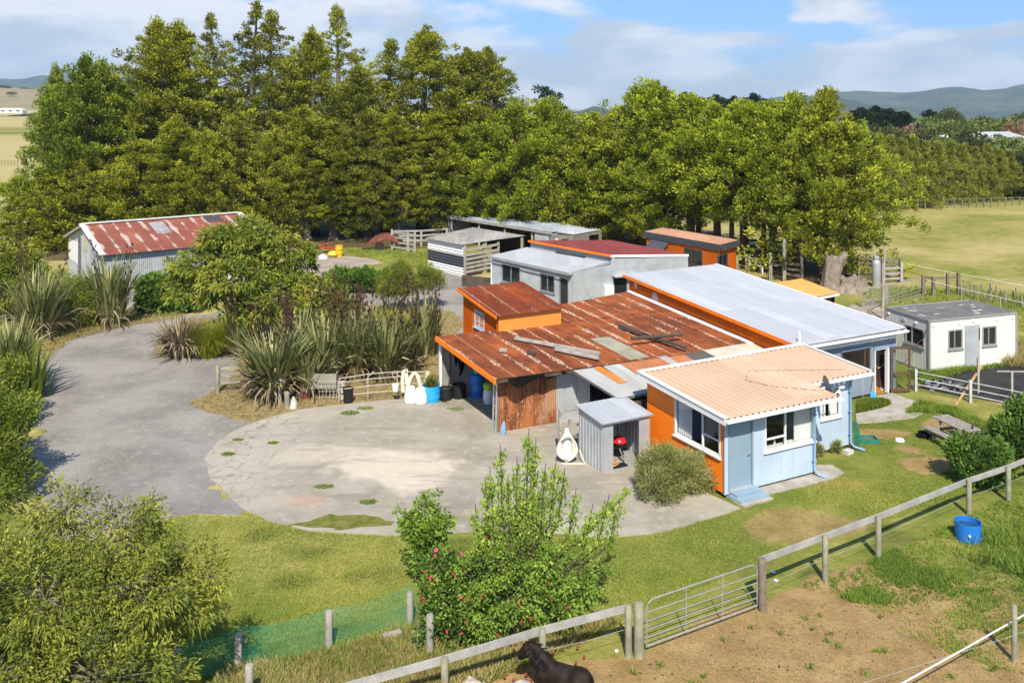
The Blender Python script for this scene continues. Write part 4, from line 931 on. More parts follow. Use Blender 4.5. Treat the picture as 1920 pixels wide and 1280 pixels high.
    sh(-.72,.42,4.72,7.6,'patch_roof',skew=-.18); sh(.38,1.2,4.76,7.6,'patch_roof',dz=.012); sh(.02,.42,5.75,7.3,'orange_sheet',dz=.026,skew=-.10); sh(1.16,3.0,4.1,7.35,'terracotta_sheet',dz=.02); sh(2.98,3.32,4.1,7.35,'patch_roof',dz=.035); sh(3.3,4.15,4.1,7.3,'terracotta_sheet',dz=.02); sh(4.12,5.2,4.1,7.3,'dark_sheet',dz=.034); sh(5.18,7.72,4.1,7.3,'cream_sheet',dz=.022)
    b = MB(); b.beam((-.70,4.80,z(4.8)-.06), (1.2,4.80,z(4.8)-.06), .06, .09); b.beam((-.66,4.8,z(4.8)-.06), (-.84,7.6,z(7.6)-.06), .05, .09); b.build('beam', M['rail_grey'], l)
    b = MB(); b.box(-.70,4.78,0,-.60,4.88,1.74); b.build('post', M['post_old'], l)
    b = MB(); wb = WF((-.28,4.62),(.0,4.30)); b.sheet((.0,4.45,0), (1.3,4.45,0), (.0,4.45,1.72), (1.3,4.45,1.72), .12, .012, 1, 'board'); b.sheet((-.36,4.62,0.9), (.0,4.44,0.9), (-.36,4.62,1.72), (.0,4.44,1.72), .10, .01, 1, 'board'); b.build('dark_boards', M['timber_dark'], l)
garage()
def tin_shed():
    t = hthing('tin_garden_shed', 'small galvanised garden shed with its front open onto a red barbecue', 'shed', -2.3, 3.28)
    u0, u1, v0, v1 = -2.3, -.42, 3.28, 4.79; zf, zb = 1.66, 1.78
    m = MB(); m.sheet((u0,v1,0), (u0,v0,0), (u0,v1,zb), (u0,v0,zf), .19, .012, 1, 'trap'); m.sheet((u1,v0,0), (u1,v1,0), (u1,v0,zf), (u1,v1,zb), .19, .012, 1, 'trap'); m.sheet((u1,v1,0), (u0,v1,0), (u1,v1,zb), (u0,v1,zb), .19, .012, 1, 'trap'); m.build('wall', M['galv'], t)
    m = MB(); m.box(u0,v0-.012,0,-1.90,v0+.012,zf); m.build('front_panel', M['galv'], t); m = MB(); m.box(-.86,v0-.012,0,u1,v0+.012,zf); m.build('front_panel', M['galv'], t)
    m = MB(); m.box(-1.9,v0-.02,1.56,-.86,v0+.02,zf); m.box(-1.9,v0-.03,0,-.86,v0+.03,.035); m.build('door_frame', M['alu'], t)
    r = MB(); r.sheet((u0-.08,v0-.10,zf+.02), (u1+.08,v0-.10,zf+.02), (u0-.08,v1+.08,zb+.04), (u1+.08,v1+.08,zb+.04), .38, .014, 1, 'seam'); ro = r.build('roof', M['shed_roof'], t)
    f = MB(); f.beam((u0-.08,v0-.10,zf), (u1+.08,v0-.10,zf), .03, .035); f.beam((u0-.08,v0-.10,zf), (u0-.08,v1+.08,zb+.02), .03, .035); f.beam((u1+.08,v0-.10,zf), (u1+.08,v1+.08,zb+.02), .03, .035); f.build('roof_edge', M['galv_dark'], ro)
    f = MB(); f.box(u0+.03,v0+.04,.0,u1-.03,v1-.03,.045); f.build('floor', M['concrete_step'], t)
    b = hthing('kettle_barbecue', 'red and black kettle barbecue standing inside the tin shed', 'barbecue', -1.2, 3.95)
    c = (-1.2,3.95,0); q = MB(); q.lathe([(0,.46),(.12,.47),(.20,.54),(.245,.66)], c, 18); q.build('bowl', M['black_plastic'], b, True); q = MB(); q.lathe([(.255,.665),(.25,.71),(.18,.80),(.06,.845),(0,.85)], c, 18); li = q.build('lid', M['red_enamel'], b, True); q = MB(); q.tube([(-1.25,3.95,.84),(-1.25,3.95,.89),(-1.15,3.95,.89),(-1.15,3.95,.84)], .012, 6); q.build('handle', M['black_plastic'], li)
    for a in (.5, 2.6, 4.7):
        q = MB(); q.tube([(c[0]+.16*math.cos(a),c[1]+.16*math.sin(a),.52),(c[0]+.30*math.cos(a),c[1]+.30*math.sin(a),.05)], .014, 6); q.build('leg', M['black_plastic'], b)
    q = MB(); q.beam((-1.30,3.78,.50), (-1.16,3.66,.06), .10, .012); q.build('ash_guard', M['alu'], b)
    rng = random.Random(4)
    for k, s in enumerate(['longest split log across the firewood in the shed', 'pale split log at the front of the firewood in the shed', 'short split log lying left in the shed firewood', 'thin split log on top of the shed firewood', 'split log lying under the others in the shed', 'split log at the back of the shed firewood', 'stubby split log against the shed wall']):
        p = Vector((-1.72+.05*(k % 4), 3.5+.07*k, .09+.055*(k % 3))); a = .5+rng.uniform(-.3,.3); L = (.55,.42,.3,.4,.4,.42,.25)[k]; e = Vector((math.cos(a),math.sin(a),.12*rng.uniform(-1,1)))*L/2
        m = MB(); m.tube([p-e, p+e], .04+.012*rng.random(), 5); o = m.build('firewood_log', M['firewood'], None, off=p); o.location = W(p.x,p.y,p.z); o.rotation_euler = (0,0,TH); tag(o, s, 'log', 'firewood in the tin shed')
    solo(MB(), 'x', None, None, None, Vector()) if 0 else None
    q = MB(); q.box(-1.85,3.36,.05,-1.25,3.62,.09); o = q.build('fire_tray', M['black_plastic'], None, off=(-1.55,3.5,.05)); o.location = W(-1.55,3.5,.05); o.rotation_euler = (0,0,TH); tag(o, 'flat black tray on the tin shed floor by the firewood', 'tray')
tin_shed()
# ------------------------------------------------------------------ farther buildings, in world coordinates
def gwall(w, z0, zt0, zt1, prof='sin', pitch=.09, amp=.012, ops=(), mb=None):
    """corrugated cladding with openings"""
    mb = mb or MB(); cuts = sorted({0.0, w.L} | {x for o in ops for x in o[:2]}); top = lambda a: zt0+(zt1-zt0)*a/w.L
    for c0, c1 in zip(cuts, cuts[1:]):
        if c1-c0 < .02: continue
        m = (c0+c1)/2; z = z0
        for b, t in sorted((o[2], o[3]) for o in ops if o[0] < m < o[1])+[(None, None)]:
            h0, h1 = (top(c0), top(c1)) if b is None else (b, b)
            if min(h0, h1)-z > .01: mb.sheet(w(c0,z), w(c1,z), w(c0,h0), w(c1,h1), pitch, amp, 1, prof)
            z = t
    return mb
def pw(w, x0, y0, x1, y1):                # opening from two corners seen in the photo
    a0, z1 = w.px(x0, y0); a1, z0 = w.px(x1, y1)
    a0b, z0b = w.px(x0, y1); a1b, z1b = w.px(x1, y0); return [(a0+a0b)/2, (a1+a1b)/2, min(z0,z0b), max(z1,z1b)]
def grey_house():
    A, B = at(917,480,2.4), at(1067,512,2.4); C, D = at(1146,490,2.72), at(990,463,2.66); E = at(1290,479,2.95)
    base = Vector((A.x*.3+B.x*.7, A.y*.3+B.y*.7, 0)); h = wthing('grey_iron_house', 'grey corrugated house with low grey roof and maroon upper roof', 'house', base)
    ins = lambda p, q, k: Vector(p).lerp(Vector(q), k)
    a, b = ins(A, D, .06), ins(B, C, .08); wl = WF(a, b); wf = WF(b, E)
    fixw = lambda o, z0, z1: [o[0], o[1], z0, z1]
    ol = [fixw(pw(wl, 941,492,975.5,527),.95,2.06), fixw(pw(wl, 1013,506,1040,540),.95,2.0), fixw(pw(wl, 1049,514,1066,555),.02,2.02)]
    kf = lambda z: z
    s0 = wf.px(1146,500)[0]
    of = [pw(wf, 1150,511,1176,538), pw(wf, 1236,497,1264,508)]
    of[0] = fixw(of[0], .95, 2.0); of[1] = fixw(of[1], 1.2, 2.1)
    gwall(wl, 0, 2.38, 2.38, ops=ol).build('wall', M['galv'], h); gwall(WF(wf(0,0), wf(s0,0)), 0, 2.38, 2.72).build('wall', M['galv'], h); w2 = WF(wf(s0,0), wf(wf.L,0)); gwall(w2, 0, 2.5, 2.5, ops=[[o[0]-s0,o[1]-s0,o[2],o[3]] for o in of]).build('wall', M['galv'], h)
    up = WF(wf(s0, 0), wf(wf.L, 0)); gwall(up, 2.45, 3.06, 2.86).build('upper_wall', M['galv'], h)
    window(wl, *ol[0], h, M['galv_dark'], ((ol[0][0]+ol[0][1])/2,), (), .05, glass=M['glass_dark']); window(wl, *ol[1], h, M['galv_dark'], ((ol[1][0]+ol[1][1])/2,), (), .05, glass=M['glass_dark'])
    o = ol[2]; m = MB(); bar(m, wl, o[0], .02, o[0]+.06, 2.02, -.05, .02); bar(m, wl, o[1]-.05, .02, o[1], 2.02, -.05, .02); bar(m, wl, o[0]+.06, 1.96, o[1]-.05, 2.02, -.05, .02); df = m.build('door', M['galv_dark'], h); m = MB(); m.add([wl(o[0]+.05,.03,-.03), wl(o[1]-.05,.03,-.03), wl(o[1]-.05,1.97,-.03), wl(o[0]+.05,1.97,-.03)], [(0,1,2,3)]); m.build('pane', M['glass_dark'], df)
    window(wf, *of[0], h, M['galv_dark'], (), (), .04, glass=M['glass_dark']); window(wf, *of[1], h, M['galv_dark'], ((of[1][0]+of[1][1])/2,), (), .04, glass=M['glass_dark'])
    m = MB(); bar(m, wf, of[0][0]-.1, 2.02, of[0][1]+.9, 2.08, 0, .45); m.build('window_hood', M['galv'], h)
    hp = pw(wf, 1131,519,1147.5,545); m = MB(); bar(m, wf, hp[0], .9, hp[1], 1.55, .01, .28); m.build('heat_pump', M['white_plain'], h)
    r = MB(); r.sheet(A, D, B, C, .09, .010, 1, 'sin'); r2 = r.build('roof', M['grey_roof'], h)
    r = MB(); r.sheet(B, A, C, D, .09, .010, 1, 'sin') if 0 else None
    R0, R1, R2, R3 = at(990,451,3.15), at(1145,479,3.15), at(1291,477.5,2.92), at(1145,450,2.92)
    r = MB(); r.sheet(R0, R1, R3, R2, .09, .010, 1, 'sin') if 0 else r.sheet(R1, R0, R2, R3, .09, .010, 1, 'sin'); ro = r.build('maroon_roof', M['maroon_roof'], h); 
    f = MB(); strip(f, R0, R1, .10, .03); f.build('fascia', M['orange'], ro); f = MB(); strip(f, R1, R2, .11, .03); f.build('fascia', M['white_plain'], ro); 
    c0, c1 = ins(R0, R3, .03), ins(R1, R2, .03); m = MB(); m.hexa([(c0.x,c0.y,2.5),(c1.x,c1.y,2.6),(c1.x+.08,c1.y,2.6),(c0.x+.08,c0.y,2.5)], [(c0.x,c0.y,3.1),(c1.x,c1.y,3.1),(c1.x+.08,c1.y,3.1),(c0.x+.08,c0.y,3.1)]); m.build('clerestory_wall', M['grey_roof'], h)
    e = wf(wf.L, 0); b2 = Vector((R3.x, R3.y, 0)); m = gwall(WF(e, b2), 0, 2.85, 2.85); m = gwall(WF(b2, a), 0, 2.6, 2.4, mb=m); m.build('back_wall', M['galv'], h)
    g = MB(); strip(g, A+Vector((-.06,0,-.04)), B+Vector((-.03,-.05,-.04)), .08, .02); g.build('gutter', M['galv'], h)
    f = MB(); strip(f, B+Vector((0,-.02,-.03)), C+Vector((0,-.02,-.03)), .10, .03); f.build('bargeboard', M['galv'], r2)
    d = MB(); q = wl(.05, 0, .05); d.tube([q+Vector((0,0,.05)), q+Vector((0,0,2.35))], .04, 8); d.build('downpipe', M['white_plain'], h, True)
    v = MB(); v.beam(C.lerp(D,.25)+Vector((-.1,0,.05)), C.lerp(D,.6)+Vector((-.1,0,.04)), .5, .03); v.build('leaf_litter', M['bark'], r2)
    s = wthing('satellite_dish', 'dark satellite dish on a pole behind the maroon roof', 'satellite dish', at(1031,447,2.9)); p = at(1031,447,2.9); dish(s, p, Vector((.75,-.62,.25)), .42, .62, 'dish_grey')
def dish(s, c, n, rx, rz, mt, arm=True):
    n = n.normalized(); a = n.cross(Vector((0,0,1))).normalized(); b = a.cross(n); vs = []; k = 20; rings = 5
    for i in range(rings+1):
        t = i/rings
        for j in range(k): q = 6.2832*j/k; vs.append(c+(a*math.cos(q)*rx/2+b*math.sin(q)*rz/2)*t+n*(t*t*.09))
    m = MB(); m.add(vs, [(i*k+j,i*k+(j+1)%k,(i+1)*k+(j+1)%k,(i+1)*k+j) for i in range(rings) for j in range(k)]); m.add([v-n*.012 for v in vs], [(i*k+j,(i+1)*k+j,(i+1)*k+(j+1)%k,i*k+(j+1)%k) for i in range(rings) for j in range(k)]); m.build('reflector', M[mt], s, True)
    e = c+n*.52-b*.16; m = MB(); m.tube([c-b*rz*.42+n*.03, c-b*rz*.5+n*.2, e], .016, 6); m.build('feed_arm', M['white_plain'], s); m = MB(); m.tube([e-n*.05, e+n*.12], .05, 8); m.tube([e+b*.03, e+b*.03+a*.13], .025, 6); m.build('receiver', M['white_plain'], s)
    m = MB(); m.tube([c-n*.02, c-n*.14-b*.02, c-n*.16-b*.45], .022, 7); m.build('bracket', M['white_plain'], s)
grey_house()
def orange_cabin():
    O, Rr_, Lf, Bk = at(1350,459,2.7), at(1386,450,2.7), at(1207,434,2.7), at(1290,430,2.7)
    Bk = Vector((Rr_.x+Lf.x-O.x, Rr_.y+Lf.y-O.y, 2.7)); c = wthing('orange_cabin', 'flat-roofed bright orange cabin with dark fascia in front of the trees', 'cabin', Vector((O.x,O.y,0)))
    k = lambda p, q, t: Vector(p).lerp(Vector(q), t); cen = (O+Bk)/2; ins = lambda p: p+(cen-p).normalized()*.22
    o, r, l, b = map(ins, (O, Rr_, Lf, Bk)); wl, wr = WF(l, o), WF(o, r)
    ol = [pw(wl, 1283,468,1317,497)]; orr = [pw(wr, 1347,471,1364,488)]; ol[0][2:] = [1.0,2.05]; orr[0][2:] = [1.15,1.95]
    m = MB(); wall(m, wl, .12, 2.6, 2.6, 0, ol); wall(m, wr, .12, 2.6, 2.6, 0, orr, .003); wall(m, WF(r, b), .12, 2.6, 2.6, 0, (), .003); wall(m, WF(b, l), .12, 2.6, 2.6, 0, (), .003); m.build('wall', M['orange_cabin'], c)
    window(wl, *ol[0], c, M['dark_fascia'], ((ol[0][0]*.6+ol[0][1]*.4),), (), .08, glass=M['glass_dark']); window(wr, *orr[0], c, M['dark_fascia'], ((orr[0][0]+orr[0][1])/2,), (), .08, glass=M['glass_dark'])
    m = MB(); m.hexa([O+Vector((0,0,-.16)), Rr_+Vector((0,0,-.16)), Bk+Vector((0,0,-.16)), Lf+Vector((0,0,-.16))], [O, Rr_, Bk, Lf]); m.build('roof', M['salmon_flat'], c)
    for p, q in ((Lf,O),(O,Rr_),(Rr_,Bk),(Bk,Lf)):
        w = WF(p, q); m = MB(); m.sheet(w(-.02,2.28,.03), w(w.L+.02,2.28,.03), w(-.02,2.72,.03), w(w.L+.02,2.72,.03), .25, .008, 1, 'board'); m.build('fascia', M['dark_fascia'], c)
    aw = pw(wl, 1222,450,1256,466); m = MB(); m.sheet(wl(aw[0],1.75,.62), wl(aw[1],1.75,.62), wl(aw[0],2.26,.03), wl(aw[1],2.26,.03), .2, .02, 1, 'sin'); m.build('awning', M['dark_fascia'], c)
orange_cabin()
def sheds():
    # striped iron shed
    A, B = at(802,503), at(869,519); s = wthing('striped_iron_shed', 'low shed clad in horizontal black and white corrugated iron', 'shed', A)
    w = WF(A, B); m = MB(); m.sheet(w(0,1.40), w(0,2.16), w(w.L,1.40), w(w.L,2.16), .19, .03, 1, 'sin'); m.build('wall', M['white_paint'], s); m = MB(); m.sheet(w(0,.62), w(0,1.42), w(w.L,.62), w(w.L,1.42), .19, .03, 1, 'sin'); m.build('wall', M['dark_fascia'], s)['label'] = 'dark middle band of the striped wall'; m = MB(); m.sheet(w(0,0), w(0,.64), w(w.L,0), w(w.L,.64), .19, .03, 1, 'sin'); m.build('wall', M['white_paint'], s)
    d = Vector((w.n.x,w.n.y,0)); dep = -d*5.2; far = Vector(((1000-960)/F*66, 66.0, 0))
    e0, e1 = A+Vector((4.6,3.4,0)), Vector((B.x+4.4,B.y+3.6,0)); rz = 2.22
    r = MB(); r.sheet(A+Vector((-.2,-.1,rz)), B+Vector((-.1,-.25,rz+.04)), e0+Vector((-1.5,1.0,rz+.16)), e1+Vector((0,0,rz+.1)), .09, .012, 2, 'sin', bulge=.03); r.build('roof', M['old_grey_roof'], s)
    for p in (B+Vector((.1,.05,0)), B+Vector((1.5,1.3,0)), e1+Vector((-.3,-.2,0))):
        m = MB(); m.box(p.x-.09,p.y-.09,0,p.x+.09,p.y+.09,2.2); m.build('post', M['post'], s)
    m = MB(); wall(m, WF(e1+Vector((-.1,0,0)), e0), .06, 2.2, 2.25, 0); m.build('back_wall', M['timber_dark'], s)
    # stacked rail pen in front
    p = wthing('rail_pen', 'pen of weathered grey rails against the striped shed', 'pen', at(875,520)); q0, q1 = B+Vector((.15,-.1,0)), at(935,509)
    for k, z in enumerate((.35,.62,.9,1.2,1.5,1.85)):
        m = MB(); j = .05*(k % 2); m.beam(q0+Vector((0,0,z)), q1+Vector((0,0,z+j+.05)), .06, .17); m.build('rail', M['rail_grey'], p)
    for t in (0, .55, 1):
        q = q0.lerp(q1, t)+Vector((-.03,.12,0)); m = MB(); m.box(q.x-.09,q.y-.09,0,q.x+.09,q.y+.09,2.1); m.build('post', M['post'], p)
    m = MB(); m.beam(at(868,526,.35), at(930,533,.35), .3, .7); solo(m, 'loading_bank', M['timber_dark'], 'low timber retaining edge in front of the rail pen', 'retaining wall', at(890,530))
    # long open pole shed
    L, Rr_ = ad(838,406,78), ad(1035,434,70); RB, LB = ad(1100,426,73.5), ad(945,406,83); s = wthing('open_pole_shed', 'long open-fronted pole shed with grey iron roof below the trees', 'shed', Vector((L.x,L.y,0)))
    L.z, Rr_.z, RB.z, LB.z = 2.34, 2.10, 1.95, 1.9
    r = MB(); r.sheet(Rr_, L, RB, LB, .09, .01, 1, 'sin'); r.build('roof', M['pole_roof'], s)
    f = MB(); strip(f, L+Vector((0,0,-.04)), Rr_+Vector((0,0,-.04)), .16, .02); f.build('front_fascia', M['rail_grey'], s)
    w = WF(L, Rr_)
    for a in (.02, .3, .55, .8):
        q = w(w.L*a+.1, 0, -.25); m = MB(); m.box(q.x-.08,q.y-.08,0,q.x+.08,q.y+.08,2.2-.2*a); m.build('post', M['rail_grey'], s)
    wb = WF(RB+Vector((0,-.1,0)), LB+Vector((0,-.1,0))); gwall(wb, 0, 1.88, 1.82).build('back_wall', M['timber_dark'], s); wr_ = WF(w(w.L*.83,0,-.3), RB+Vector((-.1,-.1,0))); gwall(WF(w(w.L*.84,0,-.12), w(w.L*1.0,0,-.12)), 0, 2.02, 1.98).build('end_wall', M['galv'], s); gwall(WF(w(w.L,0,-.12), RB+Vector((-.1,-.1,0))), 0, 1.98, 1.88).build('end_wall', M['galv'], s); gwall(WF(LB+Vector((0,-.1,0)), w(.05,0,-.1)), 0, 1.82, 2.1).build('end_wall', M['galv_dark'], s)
    # rough small shed right of it
    a, b, c_ = at(1036,438,2.0), at(1075,440,1.95), at(1128,431,2.0); s = wthing('rough_board_shed', 'rough little shed with wavy iron roof beside the open pole shed', 'shed', Vector((a.x,a.y,0)))
    bk0, bk1 = at(1052,425,2.1), at(1120,425,2.1); r = MB(); r.sheet(b+Vector((0,-.1,.02)), at(1034,434,2.05), c_+Vector((0,0,.02)), bk0, .2, .03, 2, 'sin', bulge=.06); r.build('roof', M['shed_roof'], s)
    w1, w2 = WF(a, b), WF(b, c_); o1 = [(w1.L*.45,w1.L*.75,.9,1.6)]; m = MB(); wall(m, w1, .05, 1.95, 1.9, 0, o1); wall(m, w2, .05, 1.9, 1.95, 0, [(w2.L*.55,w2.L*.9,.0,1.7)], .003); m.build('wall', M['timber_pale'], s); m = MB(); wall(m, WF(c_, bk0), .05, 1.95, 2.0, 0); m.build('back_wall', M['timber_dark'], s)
    # yellow-roofed wood store behind the hall
    a, b = at(1447,531,1.75), at(1516,560,1.75); c_ = at(1573,549,1.62); d_ = a+(c_-b); s = wthing('yellow_wood_store', 'small wood store with yellow slatted roof behind the pale roof', 'shed', Vector((b.x,b.y,0)))
    r = MB(); r.sheet(b, a, c_, d_, .14, .02, 1, 'sin'); r.build('roof', M['yellow_roof'], s); f = MB(); strip(f, b+Vector((0,-.05,-.04)), c_+Vector((0,-.05,-.04)), .10, .02); f.build('fascia', M['white_paint'], s)
    wf = WF(b+Vector((.1,.15,0)), c_+Vector((-.45,.2,0))); m = MB(); m.sheet(wf(0,.1), wf(0,1.62), wf(wf.L*.8,.1), wf(wf.L*.8,1.55), .13, .02, 1, 'board'); m.build('slat_wall', M['yellow_roof'], s); m = MB(); wall(m, WF(c_+Vector((-.2,.1,0)), d_), .06, 1.5, 1.55, 0); wall(m, WF(d_, a), .06, 1.55, 1.65, 0, (), .1); wall(m, WF(a, b), .06, 1.68, 1.68, 0, (), .1); m.build('wall', M['timber_dark'], s)
    for t in (.80, 1.0): q = wf(wf.L*t, 0); m = MB(); m.box(q.x-.06,q.y-.06,0,q.x+.06,q.y+.06,1.56); m.build('post', M['post_old'], s)
sheds()
def container():
    o = W(16.62,5.6); ang = TH-R(9.5); c = thing('portable_cabin', 'white portable office cabin with grey door and dark flat roof', 'cabin', o, ang, None, (0,0,0))
    Lx, Ly, Hh = 5.0, 2.75, 2.36
    wf, wl = WF((0,0),(Lx,0)), WF((0,Ly),(0,0))
    cs, sn = math.cos(ang), math.sin(ang)
    def lp(w, x0, y0, x1, y1):                     # photo pixels -> along this wall
        g0 = o+Vector((w.p.x*cs-w.p.y*sn, w.p.x*sn+w.p.y*cs, 0)); g1 = g0+Vector((w.d.x*cs-w.d.y*sn, w.d.x*sn+w.d.y*cs, 0))*w.L
        return pw(WF(g0, g1), x0, y0, x1, y1)
    b1, b2, dd, b3 = lp(wf,1778,617,1804,646), lp(wf,1842,607,1867.5,635), lp(wf,1809,614,1837,690), lp(wl,1697.5,616,1732.5,649.5)
    for b in (b1,b2): b[2:] = [1.02,1.88]
    dd[2:] = [.06,2.02]; b3[2:] = [1.1,1.9]
    m = MB(); wall(m, wf, .08, Hh, Hh, .04, [b1,b2,dd]); m.build('wall', M['container_white'], c)
    m = MB(); wall(m, wl, .08, Hh, Hh, .04, [b3], 0, Ly-.003); m.build('end_wall', M['container_white'], c); m = MB(); wall(m, WF((Lx,.003),(Lx,Ly)), .08, Hh, Hh, .04); wall(m, WF((Lx,Ly),(0,Ly)), .08, Hh, Hh, .04, (), .09, Lx-.09); m.build('wall', M['container_white'], c)
    seams(wl, .23, .1, lambda a: Hh-.05, [b3], .006, .012).build('panel_joint', M['container_white'], c)
    m = MB(); m.box(.02,.02,Hh-.02,Lx-.02,Ly-.02,Hh+.03); m.build('roof', M['container_roof'], c)
    rg = random.Random(8); m = MB()
    for k in range(16):
        x, y = rg.uniform(.4,Lx-.5), rg.uniform(.3,Ly-.3); n = 7; pts = [(x+rg.uniform(.06,.26)*math.cos(6.283*j/n), y+rg.uniform(.03,.10)*math.sin(6.283*j/n), Hh+.034) for j in range(n)]; m.add(pts, [tuple(range(n))])
    m.build('roof_stain', M['white_wall_dirty'], c)
    e = MB(); 
    for p, q in (((0,0),(Lx,0)),((0,0),(0,Ly)),((Lx,0),(Lx,Ly)),((0,Ly),(Lx,Ly))): e.beam((*p,Hh+.02), (*q,Hh+.02), .07, .09); e.beam((*p,.06), (*q,.06), .07, .12)
    for p in ((0,0),(Lx,0),(0,Ly),(Lx,Ly)): e.box(p[0]-.045,p[1]-.045,0,p[0]+.045,p[1]+.045,Hh+.03)
    e.build('steel_frame', M['pipe'], c)
    for b, v in ((b1,.5),(b2,.5)): window(wf, *b, c, M['pipe'], ((b[0]*.55+b[1]*.45),), (), .05, glass=M['glass_dark'])
    window(wl, *b3, c, M['pipe'], ((b3[0]*.65+b3[1]*.35),), (), .05, glass=M['glass_dark'])
    d = MB(); bar(d, wf, dd[0]+.01, dd[2], dd[1]-.01, dd[3], -.06, .012); do = d.build('door', M['galv'], c); d = MB(); d.tube([wf(dd[1]-.06,1.35,.012), wf(dd[1]-.06,1.35,.06), wf(dd[1]-.06,1.85,.06), wf(dd[1]-.06,1.85,.012)], .018, 6); d.build('handle', M['dark_fascia'], do)
    for w, a, z in ((wf,.22,Hh-.2),(wf,1.7,Hh-.2),(wf,dd[0]+.5,Hh-.17),(wf,3.9,Hh-.2),(wf,Lx-.2,Hh-.2),(wl,.2,Hh-.2),(wl,1.95,Hh-.25)):
        q = MB(); q.tube([w(a,z,.0), w(a,z,.035)], .07, 12); q.tube([w(a,z,.03), w(a,z,.05)], .04, 10); q.build('vent', M['white_paint'], c, True)
    q = MB(); q.tube([wl(Ly-.15,1.95,.05), wl(Ly-.2,1.6,.10), wl(Ly-.6,1.15,.25), wl(Ly-1.0,.95,.5), wl(Ly-1.6,1.0,1.0), wl(Ly-2.2,1.3,1.7)], .018, 6); q.build('cable', M['brown_frame'], c, True)
    q = MB(); bar(q, wl, 1.05, 2.03, 1.28, 2.18, .0, .03); q.build('label_plate', M['white_wall_dirty'], c)
container()
def barn():
    th = R(36); o = Vector((-23.7,52.9,0)); b = thing('old_barn', 'long grey iron barn with faded red roof and pale gable end', 'barn', o, th, None, (0,0,0))
    Lx, hw = 9.5, 5.6; ze, zr_, zl = 3.3, 4.42, 3.0
    wf, wg = WF((0,0),(Lx,0)), WF((0,2*hw),(0,0))
    gwall(wf, 0, ze, ze, ops=[(6.4,8.3,0,2.3)], pitch=.12, amp=.018).build('wall', M['galv'], b)
    d = MB(); bar(d, wf, 6.4, .02, 8.3, 2.3, -.05, .03); d.build('door', M['white_paint'], b)
    m = MB()
    for a0, a1, z0, z1, mt in ((0,2.3,0,2.9,'galv'),(2.3,3.4,0,3.3,'galv_dark'),(3.4,5.6,0,3.7,'galv'),(5.6,7.9,0,3.6,'galv'),(7.9,11.2,0,3.2,'galv_dark')): pass
    tz = lambda a: zl+(zr_-zl)*a/hw if a < hw else zr_+(ze-zr_)*(a-hw)/hw
    for a0, a1, mt in ((0,hw,'galv'),(hw,2*hw,'galv')):
        m = MB(); m.sheet(wg(a0,0), wg(a1,0), wg(a0,tz(a0)), wg(a1,tz(a1)), .12, .016, 1, 'sin'); m.build('gable_wall', M[mt], b)
    for a0, a1, z0, z1, mt in ((.1,3.2,1.55,2.95,'white_plain'),(3.3,4.2,.2,3.4,'clothes'),(4.9,6.35,2.75,3.9,'cream_sheet'),(6.9,8.1,2.5,3.5,'white_roof')):
        m = MB(); m.hexa([wg(a0,z0,.035), wg(a1,z0,.035), wg(a1,z0,.02), wg(a0,z0,.02)], [wg(a0,min(z1,tz(a0)-.12),.035), wg(a1,min(z1,tz(a1)-.12),.035), wg(a1,min(z1,tz(a1)-.12),.02), wg(a0,min(z1,tz(a0)-.12),.02)]); m.build('wall_patch', M[mt], b)
    wall(m := MB(), WF((Lx,0.002),(Lx,2*hw)), .05, ze, ze, 0); wall(m, WF((Lx,2*hw),(0,2*hw)), .05, zl, zl, 0, (), .06, Lx-.06); m.build('back_wall', M['galv_dark'], b)
    r = MB(); r.sheet((-.25,-.35,ze-.02), (Lx+.3,-.35,ze-.02), (-.25,hw,zr_), (Lx+.3,hw,zr_), .10, .012, 1, 'sin'); ro = r.build('roof', M['barn_roof'], b); r = MB(); r.sheet((Lx+.3,2*hw+.35,zl-.02), (-.25,2*hw+.35,zl-.02), (Lx+.3,hw,zr_), (-.25,hw,zr_), .10, .012, 1, 'sin'); r.build('roof', M['pole_roof'], b)
    sl_ = lambda x, v: (x, v, ze+(zr_-ze)*(v+.0)/hw+.03)
    p = MB(); p.sheet(sl_(3.6,2.6), sl_(4.5,2.6), sl_(3.6,4.9), sl_(4.5,4.9), .10, .012, 1, 'sin'); p.build('roof_light', M['galv'], ro); p = MB(); p.sheet(sl_(7.2,4.1), sl_(8.3,4.1), sl_(7.2,5.2), sl_(8.3,5.2), .10, .012, 1, 'sin'); p.build('roof_light', M['dark_fascia'], ro)
    f = MB(); f.beam((-.25,hw,zr_+.05), (Lx+.3,hw,zr_+.05), .55, .03); f.beam((-.25,-.36,ze+.02), (-.25,hw,zr_+.05), .34, .03); f.beam((Lx+.3,-.36,ze+.02), (Lx+.3,hw,zr_+.05), .34, .03); f.build('ridge_flashing', M['container_white'], ro)
    f = MB(); strip(f, (-.27,-.36,ze-.05), (-.27,hw,zr_-.03), .12, .04); strip(f, (-.27,2*hw+.36,zl-.05), (-.27,hw,zr_-.03), .12, .04); f.build('bargeboard', M['rail_grey'], ro)
barn()
